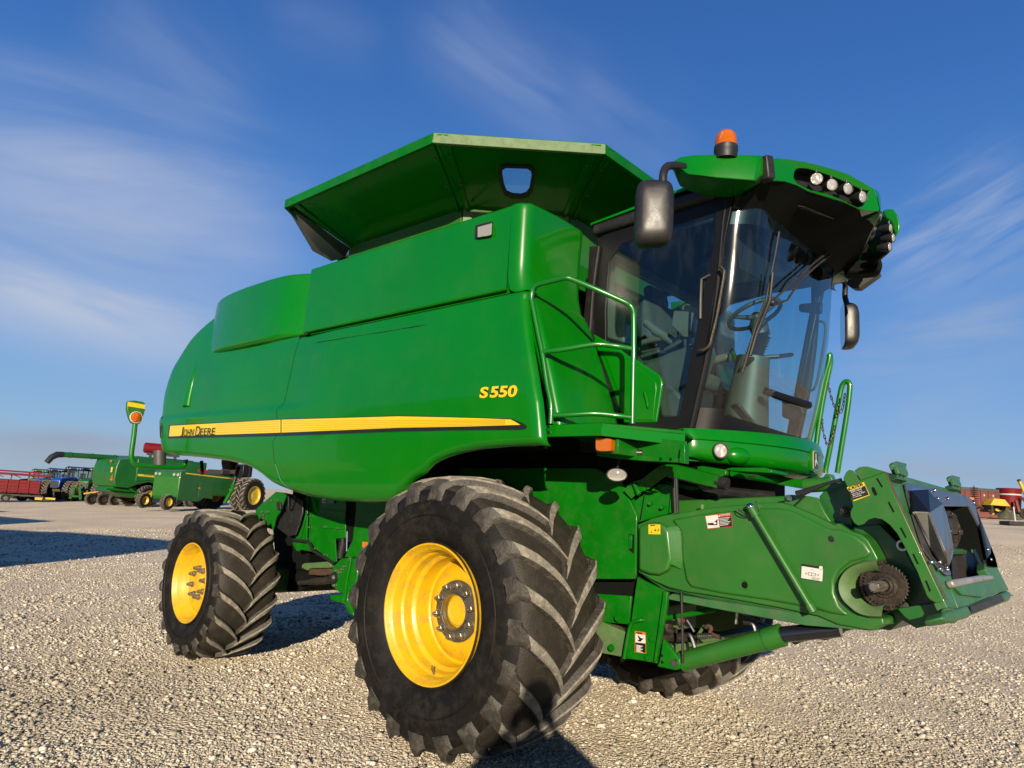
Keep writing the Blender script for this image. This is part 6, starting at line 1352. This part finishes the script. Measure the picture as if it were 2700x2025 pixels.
# ---- right-hand side
mx_ = new_root('feed_mixer', 'round red feed mixer tub standing right of the yellow hopper machine', 'feed mixer')
m = part(mx_, 'tub', 'red_paint', MB().lathe([(.75,.50),(.78,.80),(1.6,.88),(2.5,.95),(2.56,.97),(2.5,.93),(1.2,.8)], (0,0,0), (0,0,1), 32), 0, angle=30)
part(m, 'white_stripe', 'white_paint', MB().lathe([(1.96,.905),(1.97,.925),(2.08,.937),(2.09,.915)], (0,0,0), (0,0,1), 32), 0)
part(mx_, 'chassis', 'dark_metal', MB().bb((-1.6,-.6,.4),(1.6,.6,.75)), .02); part(mx_, 'discharge_chute', 'red_rusty', MB().bar((.4,-1.1,1.8), (.9,-1.9,.5), .5, .15).bar((-.3,-1.3,1.5), (-.3,-1.6,.5), .2, .2), .02)
for x in (-.6, .6): bwheel(mx_, x, -1.0, .45, .35, 'red_paint')
place(mx_, 2664, 1366, 78, 2.56, 40)
ms = new_root('manure_spreader', 'rust red box spreader with faded grey top band beyond the feeder house', 'spreader')
b_ = part(ms, 'box', 'red_rusty', poly([(-2.2,1.0),(-2.35,2.5),(2.35,2.5),(2.1,1.0)], -1.0, 1.0), .03); part(b_, 'top_band', 'grey_plastic', poly([(-2.36,2.42),(-2.38,2.72),(2.38,2.72),(2.36,2.42)], -1.03, 1.03), .02)
for x in (-.1,.35,.8): part(b_, 'arrow_mark', 'white_paint', poly([(x,1.95),(x+.15,2.08),(x,2.2)], -1.02, -1.0), 0)
for q in range(6): part(b_, 'stake', 'red_rusty', MB().bb((-2+q*.78,-1.08,1.0),(-1.92+q*.78,-1.0,2.5)), .01)
for x in (-.7, .5): bwheel(ms, x, -.95, .55, .4, 'red_rusty')
place(ms, 2578, 1364, 76, 2.72, 48)
ym = new_root('planter', 'yellow hopper implement between the rust red box and the red tub', 'planter')
part(ym, 'hopper', 'yellow_far', MB().prism([(-1.0,-.7,1.35),(1.2,-.7,1.35),(.8,-.5,2.05),(-.4,-.5,2.1)], (0,1.3,0)), .04); part(ym, 'frame', 'dark_metal', MB().bb((-1.2,-.6,.7),(1.3,.6,.85)).bb((-.9,-.7,.3),(-.7,.5,1.3)).bb((.7,-.7,.3),(.9,.5,1.3)), .01); part(ym, 'boom', 'yellow_far', MB().bar((-.6,-.8,.9), (.6,-.8,.5), .2, .2), .02)
for x in (-.8, .2, 1.0): bwheel(ym, x, -.7, .35, .25, 'yellow_far')
place(ym, 2625, 1366, 52, 2.1, 45)
rg_ = new_root('disc_gang', 'upright stack of black discs folded beside the rust red box spreader', 'disc harrow')
dm = MB()
for q in range(10): dm.lathe([(-.03,.001),(-.05,.30),(0,.33),(.03,.12)], (0,0,1.1+q*.19), (0,0,1), 16)
part(rg_, 'disc_blades', 'dark_metal', dm, 0); part(rg_, 'axle', 'rust', MB().tube([(0,0,.3),(0,0,3.0)], .05, 8), 0); part(rg_, 'frame', 'red_rusty', MB().bar((-1.2,0,.5), (.2,0,1.2), .2, .2).bar((0,0,.5), (2.0,0,.35), .25, .3).bb((-.3,-.3,.2),(1.1,.3,.7)), .02); part(rg_, 'warning_lamp', 'lens_amber', MB().bb((-.9,-.4,1.7),(-.3,-.3,1.9)), .01)
place(rg_, 2572, 1368, 88, 3.0, 45)
pl_ = new_root('auger_tube', 'slanting yellow grain auger tube at the right edge', 'auger')
part(pl_, 'tube', 'yellow_far', MB().tube([(-.45,0,3.6),(.9,0,.2)], .16, 14), 0); part(pl_, 'tube_cap', 'dark_metal', MB().tube([(-.52,0,3.75),(-.44,0,3.58)], .17, 14), 0); part(pl_, 'support', 'dark_metal', MB().bb((.4,-.5,0),(1.4,.5,.25)), .02)
place(pl_, 2706, 1366, 100, 3.7, 40)
sp2 = new_root('post_stand', 'white post standing on a flat black base on the gravel at right', 'post')
part(sp2, 'base', 'black_plastic', MB().bb((-1.3,-.9,0),(2.2,.9,.42)), .05); part(sp2, 'post', 'white_paint', MB().tube([(-.1,0,.4),(-.2,0,2.0)], .075, 10).lathe([(.4,.28),(.46,.26),(.5,.1)], (-.1,0,0), (0,0,1), 16), 0)
place(sp2, 2680, 1384, 48, 2.0, 40)
dp = new_root('soil_heap', 'dark brown heap of soil in front of the yellow hopper', 'soil heap')
G = []
for q in range(25):
    row = []
    for k_ in range(9):
        a = 2*PI*q/24; r = k_/8; hgt = (1-r)**.8*1.0*(1+.15*math.sin(3*a)); row.append((r*1.5*math.cos(a)+noise.noise(Vector((3*r*math.cos(a),3*r*math.sin(a),1)))*.15, r*1.3*math.sin(a), hgt+noise.noise(Vector((5*r*math.cos(a),5*r*math.sin(a),2)))*.10*(1-r)))
    G.append(row)
part(dp, 'heap', 'far_ground_dirt', MB().grid(G), 0); place(dp, 2655, 1368, 26, 1.0, 0)
# machines parked just outside the left of the picture: their long shadows reach into it
for (x, y, hd, lab) in ((-11.4,-9.9,19,'green combine parked beyond the left edge, the near one casting the broad shadow'),(-27.9,-6.5,10,'green combine parked beyond the left edge, the middle one of three'),(-41.,-5.,10,'green combine parked beyond the left edge, the farthest of three')):
    c = copy_tree(fc_); c.location = (x, y, float(ground(x, y))); c.scale = (1.14,)*3 if x > -20 else (1.05,)*3; c['label'] = lab; c['group'] = 'combines parked beyond the left edge'; c.rotation_euler = (0,0,R_(hd))
# the photographer, standing behind the camera
fw = Vector((math.cos(YAW), math.sin(YAW), 0)); rt_ = Vector((math.sin(YAW), -math.cos(YAW), 0)); B0 = Vector((CAM[0], CAM[1], 0))-fw*.48-rt_*.03
pe = root('person', (B0.x, B0.y, 0), 'person in dark jacket and jeans holding a phone up with both hands', 'person')
def W(r, f, z): return B0+rt_*r+fw*f+Vector((0,0,z))
def skin_mesh(name, V, E, Rr, mat, rooti=0, sub=1):
    me = bpy.data.meshes.new(name); me.from_pydata([tuple(v) for v in V], E, []); o = bpy.data.objects.new(name, me); COL.objects.link(o); me.materials.append(MATS[mat])
    o.modifiers.new('skin', 'SKIN'); bm = bmesh.new(); bm.from_mesh(me); ly = bm.verts.layers.skin.verify(); bm.verts.ensure_lookup_table()
    for v, r in zip(bm.verts, Rr): v[ly].radius = (r, r) if not isinstance(r, tuple) else r
    bm.verts[rooti][ly].use_root = True; bm.to_mesh(me); bm.free(); s = o.modifiers.new('sub', 'SUBSURF'); s.levels = sub; s.render_levels = sub+1
    link(o, pe); return o
V = [W(0,0,.95),W(0,0,1.18),W(0,.01,1.38),W(0,.02,1.47),W(0,.05,1.55),W(.21,.0,1.40),W(.47,.14,1.17),W(.12,.38,1.44),W(-.21,0,1.40),W(-.43,.14,1.17),W(-.12,.38,1.44),W(.10,0,.90),W(.12,.02,.50),W(.13,0,.09),W(-.10,0,.90),W(-.12,.02,.50),W(-.13,0,.09),W(.14,.16,.04),W(-.14,.16,.04)]
E = [(0,1),(1,2),(2,3),(3,4),(2,5),(5,6),(6,7),(2,8),(8,9),(9,10),(0,11),(11,12),(12,13),(0,14),(14,15),(15,16),(13,17),(16,18)]
skin_mesh('body', V, E, [.17,.165,.17,.075,.065,.085,.052,.034,.075,.052,.034,.10,.065,.045,.10,.065,.045,.04,.04], 'jacket', 0, 1)
hd = MB().ball(W(0,.07,1.66), .10, 14, (.82,.98,1.18)); hd.ball(W(0,.17,1.655), .018, 6); hd.ball(W(.085,.07,1.66), .022, 6, (.5,1,1.4)); hd.ball(W(-.085,.07,1.66), .022, 6, (.5,1,1.4)); hd.build('head', 'skin', pe, angle=60)
MB().ball(W(0,.05,1.69), .108, 14, (.86,1.0,1.05)).build('hair', 'dark_metal', pe, angle=60)
for s in (1,-1):
    c = W(s*.095,.415,1.515); VV = [W(s*.12,.38,1.44), c]; EE = [(0,1)]; RR = [.032,(.036,.018)]
    for q in range(4):
        b0 = c+Vector((0,0,.028-.018*q)); VV += [b0, b0+fw*.022-rt_*s*.025, b0+fw*.018-rt_*s*.062]; k_ = len(VV); EE += [(1,k_-3),(k_-3,k_-2),(k_-2,k_-1)]; RR += [.0095,.009,.0075]
    VV += [c+Vector((0,0,.02))-fw*.02, c+Vector((0,0,.03))-rt_*s*.035-fw*.006]; k_ = len(VV); EE += [(1,k_-2),(k_-2,k_-1)]; RR += [.011,.009]
    skin_mesh('hand', VV, EE, RR, 'skin', 0, 1)
ph = root('phone', tuple(W(0,.445,1.545)), 'black phone held up level in both hands of the person', 'phone')
MB().box(W(0,.448,1.538), (.155,.009,.075), Matrix.Rotation(YAW-PI/2, 3, 'Z')).build('phone_body', 'black_shiny', ph, .004)
# ------------------------------------------------------------------ yard
def ground_mesh():
    nx = np.unique(np.concatenate([-np.geomspace(14, 900, 34), np.linspace(-14, 14, 57), np.geomspace(14, 900, 34)]))
    V = []; idx = {}
    XX, YY = np.meshgrid(nx, nx, indexing='ij'); XX = XX+1.; YY = YY+2.
    ZZ = ground(XX, YY)-.034
    n = len(nx); vs = np.stack([XX, YY, ZZ], -1).reshape(-1, 3); fs = [(i*n+j, (i+1)*n+j, (i+1)*n+j+1, i*n+j+1) for i in range(n-1) for j in range(n-1)]
    me = bpy.data.meshes.new('ground'); me.from_pydata(vs.tolist(), [], fs); me.polygons.foreach_set('use_smooth', [True]*len(fs)); me.update()
    o = bpy.data.objects.new('ground', me); COL.objects.link(o); o['kind'] = 'structure'; return o
gm, nt, b = new_mat('gravel_ground'); L = nt.links
tc = N(nt, 'ShaderNodeTexCoord')
v1 = N(nt, 'ShaderNodeTexVoronoi', Scale=38.); v2 = N(nt, 'ShaderNodeTexVoronoi', Scale=60.); n1 = N(nt, 'ShaderNodeTexNoise', Scale=.35, Detail=6.); n2 = N(nt, 'ShaderNodeTexNoise', Scale=9., Detail=8., Roughness=.7)
for q in (v1, v2, n1, n2): L.new(tc.outputs['Object'], q.inputs['Vector'])
rc = ramp(nt, v1.outputs['Color'], [(0, (.44,.37,.27)), (.5, (.64,.545,.40)), (1, (.80,.69,.52))])
rc2 = ramp(nt, v2.outputs['Color'], [(0, (.40,.33,.235)), (1, (.80,.68,.50))])
c = mix(nt, .5, rc.outputs[0], rc2.outputs[0])
rn = ramp(nt, n1.outputs[0], [(.3, (.82,.80,.78)), (.7, (1.08,1.06,1.0))]); c = mix(nt, 1., c, rn.outputs[0], 'MULTIPLY')
rn = ramp(nt, n2.outputs[0], [(.3, (.8,.8,.8)), (.65, (1.1,1.1,1.1))]); c = mix(nt, 1., c, rn.outputs[0], 'MULTIPLY')
L.new(c, b.inputs['Base Color']); b.inputs['Roughness'].default_value = .95; b.inputs['Specular IOR Level'].default_value = .15
bp = N(nt, 'ShaderNodeBump', Strength=.8, Distance=.03); L.new(v1.outputs['Distance'], bp.inputs['Height']); bp.invert = True
bp2 = N(nt, 'ShaderNodeBump', Strength=.5, Distance=.015); L.new(n2.outputs[0], bp2.inputs['Height']); L.new(bp.outputs[0], bp2.inputs['Normal']); L.new(bp2.outputs[0], b.inputs['Normal'])
g_ = ground_mesh(); g_.data.materials.append(gm)
# loose stones: one sheet of real pebbles within view
sm_, nt, b = new_mat('stones'); L = nt.links
at = N(nt, 'ShaderNodeAttribute'); at.attribute_name = 'tone'
tcs = N(nt, 'ShaderNodeTexCoord'); ns = N(nt, 'ShaderNodeTexNoise', Scale=55., Detail=5.); L.new(tcs.outputs['Object'], ns.inputs['Vector'])
c = ramp(nt, at.outputs['Fac'], [(0, (.12,.105,.083)), (.22, (.25,.22,.17)), (.55, (.36,.32,.25)), (.85, (.46,.415,.33)), (1, (.58,.54,.45))])
rr = ramp(nt, ns.outputs[0], [(.3, (.75,.75,.75)), (.7, (1.12,1.12,1.12))])
nl = N(nt, 'ShaderNodeTexNoise', Scale=.55, Detail=5., Distortion=.6); L.new(tcs.outputs['Object'], nl.inputs['Vector']); rl_ = ramp(nt, nl.outputs[0], [(.34, (.74,.73,.72)), (.52, (1,1,1)), (.75, (1.1,1.09,1.07))])
L.new(mix(nt, 1., mix(nt, 1., c.outputs[0], rr.outputs[0], 'MULTIPLY'), rl_.outputs[0], 'MULTIPLY'), b.inputs['Base Color']); b.inputs['Roughness'].default_value = .92; b.inputs['Specular IOR Level'].default_value = .2
def stones():
    bm = bmesh.new(); bmesh.ops.create_icosphere(bm, subdivisions=1, radius=1); base = np.array([v.co[:] for v in bm.verts]); fc = np.array([[v.index for v in f.verts] for f in bm.faces]); bm.free()
    # 8 angular variants cut by random planes
    var = []
    for q in range(10):
        p = base.copy()
        for _ in range(5):
            n = rng.normal(size=3); n /= np.linalg.norm(n); d = .55+.25*rng.random(); s = p@n; p = p-np.outer(np.maximum(s-d, 0), n)
        p += rng.normal(size=p.shape)*.05; var.append(p)
    fx, fy = math.cos(YAW), math.sin(YAW); P = []
    def scatter(n, r0, r1, s0, s1):
        r = np.sqrt(rng.random(n)*(r1*r1-r0*r0)+r0*r0); a = YAW+(rng.random(n)-.5)*R_(84)
        s = s0+(s1-s0)*rng.random(n)**3.0
        return np.stack([CAM[0]+r*np.cos(a), CAM[1]+r*np.sin(a), s], 1)
    A = np.concatenate([scatter(100000, 1.9, 5.2, .0040, .0145), scatter(100000, 5.0, 9.5, .006, .017), scatter(62000, 9.3, 17., .010, .022), scatter(2600, 2.2, 6.5, .016, .032), scatter(4000, 6., 12., .02, .036), scatter(26000, 16.5, 30., .016, .034)])
    cl = np.sin(A[:,0]*2.3+np.sin(A[:,1]*1.7))*np.sin(A[:,1]*2.9+1)+.4*np.sin(A[:,0]*7+A[:,1]*5)
    A = A[(rng.random(len(A)) < np.clip(.66+.42*cl, .22, 1))]
    # no stones inside the tyres' footprint
    N_ = len(A); nv, nf = len(base), len(fc)
    V = np.zeros((N_, nv, 3)); k = rng.integers(0, 10, N_); vv = np.stack(var)[k]
    th = rng.random(N_)*2*PI; sc = A[:, 2:3]*(.75+.5*rng.random((N_, 3))); sc[:, 2] *= .62
    vv = vv*sc[:, None, :]; tl = (rng.random(N_)-.5)*.8
    z = vv[:,:,2]*np.cos(tl)[:,None]+vv[:,:,0]*np.sin(tl)[:,None]; x = vv[:,:,0]*np.cos(tl)[:,None]-vv[:,:,2]*np.sin(tl)[:,None]; y = vv[:,:,1]
    V[:,:,0] = A[:,0:1]+x*np.cos(th)[:,None]-y*np.sin(th)[:,None]; V[:,:,1] = A[:,1:2]+x*np.sin(th)[:,None]+y*np.cos(th)[:,None]
    V[:,:,2] = z+(ground(A[:,0], A[:,1])-.034+A[:,2]*.22)[:,None]
    F_ = (fc[None]+(np.arange(N_)*nv)[:,None,None]).reshape(-1, 3)
    me = bpy.data.meshes.new('gravel'); me.vertices.add(N_*nv); me.vertices.foreach_set('co', V.reshape(-1)); me.loops.add(len(F_)*3); me.loops.foreach_set('vertex_index', F_.reshape(-1).astype(np.int32))
    me.polygons.add(len(F_)); me.polygons.foreach_set('loop_start', np.arange(len(F_), dtype=np.int32)*3); me.polygons.foreach_set('loop_total', np.full(len(F_), 3, np.int32)); me.update(); me.validate()
    t = me.attributes.new('tone', 'FLOAT', 'POINT'); t.data.foreach_set('value', np.repeat(np.clip(rng.normal(.52,.25,N_), 0, 1), nv).astype(np.float32))
    me.materials.append(sm_); o = bpy.data.objects.new('gravel', me); COL.objects.link(o); o['kind'] = 'stuff'; o['label'] = 'loose tan crushed gravel scattered over the yard'; o['category'] = 'gravel'
stones()

# ------------------------------------------------------------------ sky, sun, camera
SUN_EL = R_(14.2); SUN_AZ = R_(-51)                    # azimuth of the sun measured from +X
w = bpy.data.worlds.new('World'); scene.world = w; w.use_nodes = True; nt = w.node_tree; L = nt.links
bg = nt.nodes['Background']; sky = N(nt, 'ShaderNodeTexSky'); sky.sky_type = 'NISHITA'; sky.sun_disc = False; sky.sun_elevation = SUN_EL
sky.sun_rotation = PI/2-SUN_AZ; sky.air_density = 1.0; sky.dust_density = .6; sky.ozone_density = 2.5; sky.altitude = 300
tc = N(nt, 'ShaderNodeTexCoord'); sx = N(nt, 'ShaderNodeSeparateXYZ'); L.new(tc.outputs['Generated'], sx.inputs[0])
gr = ramp(nt, sx.outputs[2], [(0, (.335,.48,.64)), (.05, (.265,.44,.68)), (.18, (.14,.345,.72)), (.34, (.064,.235,.64)), (.52, (.036,.155,.50)), (.75, (.02,.09,.35))])
vm = N(nt, 'ShaderNodeVectorMath', operation='SCALE'); L.new(gr.outputs[0], vm.inputs[0]); vm.inputs['Scale'].default_value = 8.2
lowm = ramp(nt, sx.outputs[2], [(0, (.88,)*3), (1, (.88,)*3)])
base = mix(nt, .85, sky.outputs[0], vm.outputs[0])
D = tc.outputs['Generated']
def mth(op, a, b=None, c=None):
    n = N(nt, 'ShaderNodeMath', operation=op)
    for i_, v in enumerate((a, b, c)):
        if v is None: continue
        if isinstance(v, (int, float)): n.inputs[i_].default_value = v
        else: L.new(v, n.inputs[i_])
    return n.outputs[0]
def dot(v): n = N(nt, 'ShaderNodeVectorMath', operation='DOT_PRODUCT'); L.new(D, n.inputs[0]); n.inputs[1].default_value = tuple(v); return n.outputs['Value']
cur = base
# wisps of cirrus: every wisp is a soft streak between two directions of the sky
def wisp(p, q, wid, amt, seed, col=(5.6,6.0,7.2), stretch=4., fine=7.):
    global cur
    a = Vector(ray('s', *p)).normalized(); b = Vector(ray('s', *q)).normalized(); c = ((a+b)/2).normalized(); U = (b-a).normalized(); V_ = c.cross(U).normalized(); hl = (b-a).length/2
    u = mth('DIVIDE', dot(U), hl); u = mth('SUBTRACT', u, c.dot(U)/hl); v = mth('DIVIDE', dot(V_), wid); f = mth('GREATER_THAN', dot(c), 0)
    cb = N(nt, 'ShaderNodeCombineXYZ'); L.new(mth('MULTIPLY', dot(U), fine/stretch), cb.inputs[0]); L.new(mth('MULTIPLY', dot(V_), fine), cb.inputs[1]); cb.inputs[2].default_value = seed
    no = N(nt, 'ShaderNodeTexNoise', Scale=1.6, Detail=10., Roughness=.54, Distortion=.5); L.new(cb.outputs[0], no.inputs['Vector'])
    v = mth('ADD', v, mth('MULTIPLY_ADD', no.outputs[0], 1.6, -.8))
    g = mth('POWER', 2.718, mth('MULTIPLY', mth('ADD', mth('POWER', mth('ABSOLUTE', u), 4.), mth('MULTIPLY', v, v)), -1.))
    r_ = ramp(nt, no.outputs[0], [(.32, (.12,)*3), (.68, (1,)*3)])
    m = mth('MULTIPLY', mth('MULTIPLY', mth('MULTIPLY', g, r_.outputs[0]), amt), f); cur = mix(nt, m, cur, col)
G1 = (3.3,3.8,5.0)
wisp((-200,430), (760,640), .085, .80, 1.3, (4.3,4.7,5.8), 5., 6.); wisp((-150,560), (500,640), .05, .45, 1.9, (3.9,4.3,5.4), 5., 9.); wisp((-180,750), (620,930), .050, .85, 2.1, (4.6,4.9,5.8), 5., 8.); wisp((250,60), (620,330), .06, .28, 3.7, G1); wisp((1130,60), (1560,360), .050, .38, 4.2, (3.8,4.4,5.9), 3.5, 6.); wisp((1500,250), (1800,430), .05, .22, 5.1, G1)
wisp((2350,740), (2760,520), .06, .45, 6.4, (4.2,4.7,5.8), 6., 26.); wisp((2200,960), (2760,860), .06, 0.49, 7.7, G1, 6., 16.); wisp((2350,1130), (2760,1060), .05, 0.51, 8.2, G1)
wisp((-100,1150), (520,1190), .014, 0.95, 9.4, (2.6,3.0,3.9)); wisp((-100,1200), (560,1235), .018, 0.72, 10.4, (2.8,3.2,4.0)); wisp((2300,1240), (2800,1260), .02, 0.58, 11.4, (2.9,3.3,4.1)); wisp((700,30),(1000,120),.04,.15,12.,G1)
L.new(cur, bg.inputs[0]); bg.inputs[1].default_value = .06
sun = bpy.data.lights.new('sun', 'SUN'); sun.energy = 5.0; sun.angle = R_(.53); sun.color = (1, .86, .66)
so = bpy.data.objects.new('sun', sun); COL.objects.link(so)
sd_ = Vector((math.cos(SUN_EL)*math.cos(SUN_AZ), math.cos(SUN_EL)*math.sin(SUN_AZ), math.sin(SUN_EL))); so.rotation_euler = sd_.to_track_quat('Z', 'Y').to_euler()
cam = bpy.data.cameras.new('camera'); cam.sensor_width = 36; cam.lens = FPX/2700*36; cam.clip_end = 3000; cam.clip_start = .05
co = bpy.data.objects.new('camera', cam); COL.objects.link(co); co.matrix_world = Matrix(((cR[0],cU[0],-cF[0],CAM[0]),(cR[1],cU[1],-cF[1],CAM[1]),(cR[2],cU[2],-cF[2],CAM[2]),(0,0,0,1))); scene.camera = co
scene.view_settings.view_transform = 'Standard'; scene.view_settings.look = 'None'; scene.view_settings.exposure = 1.0; scene.view_settings.gamma = 1
scene.render.engine = 'CYCLES'
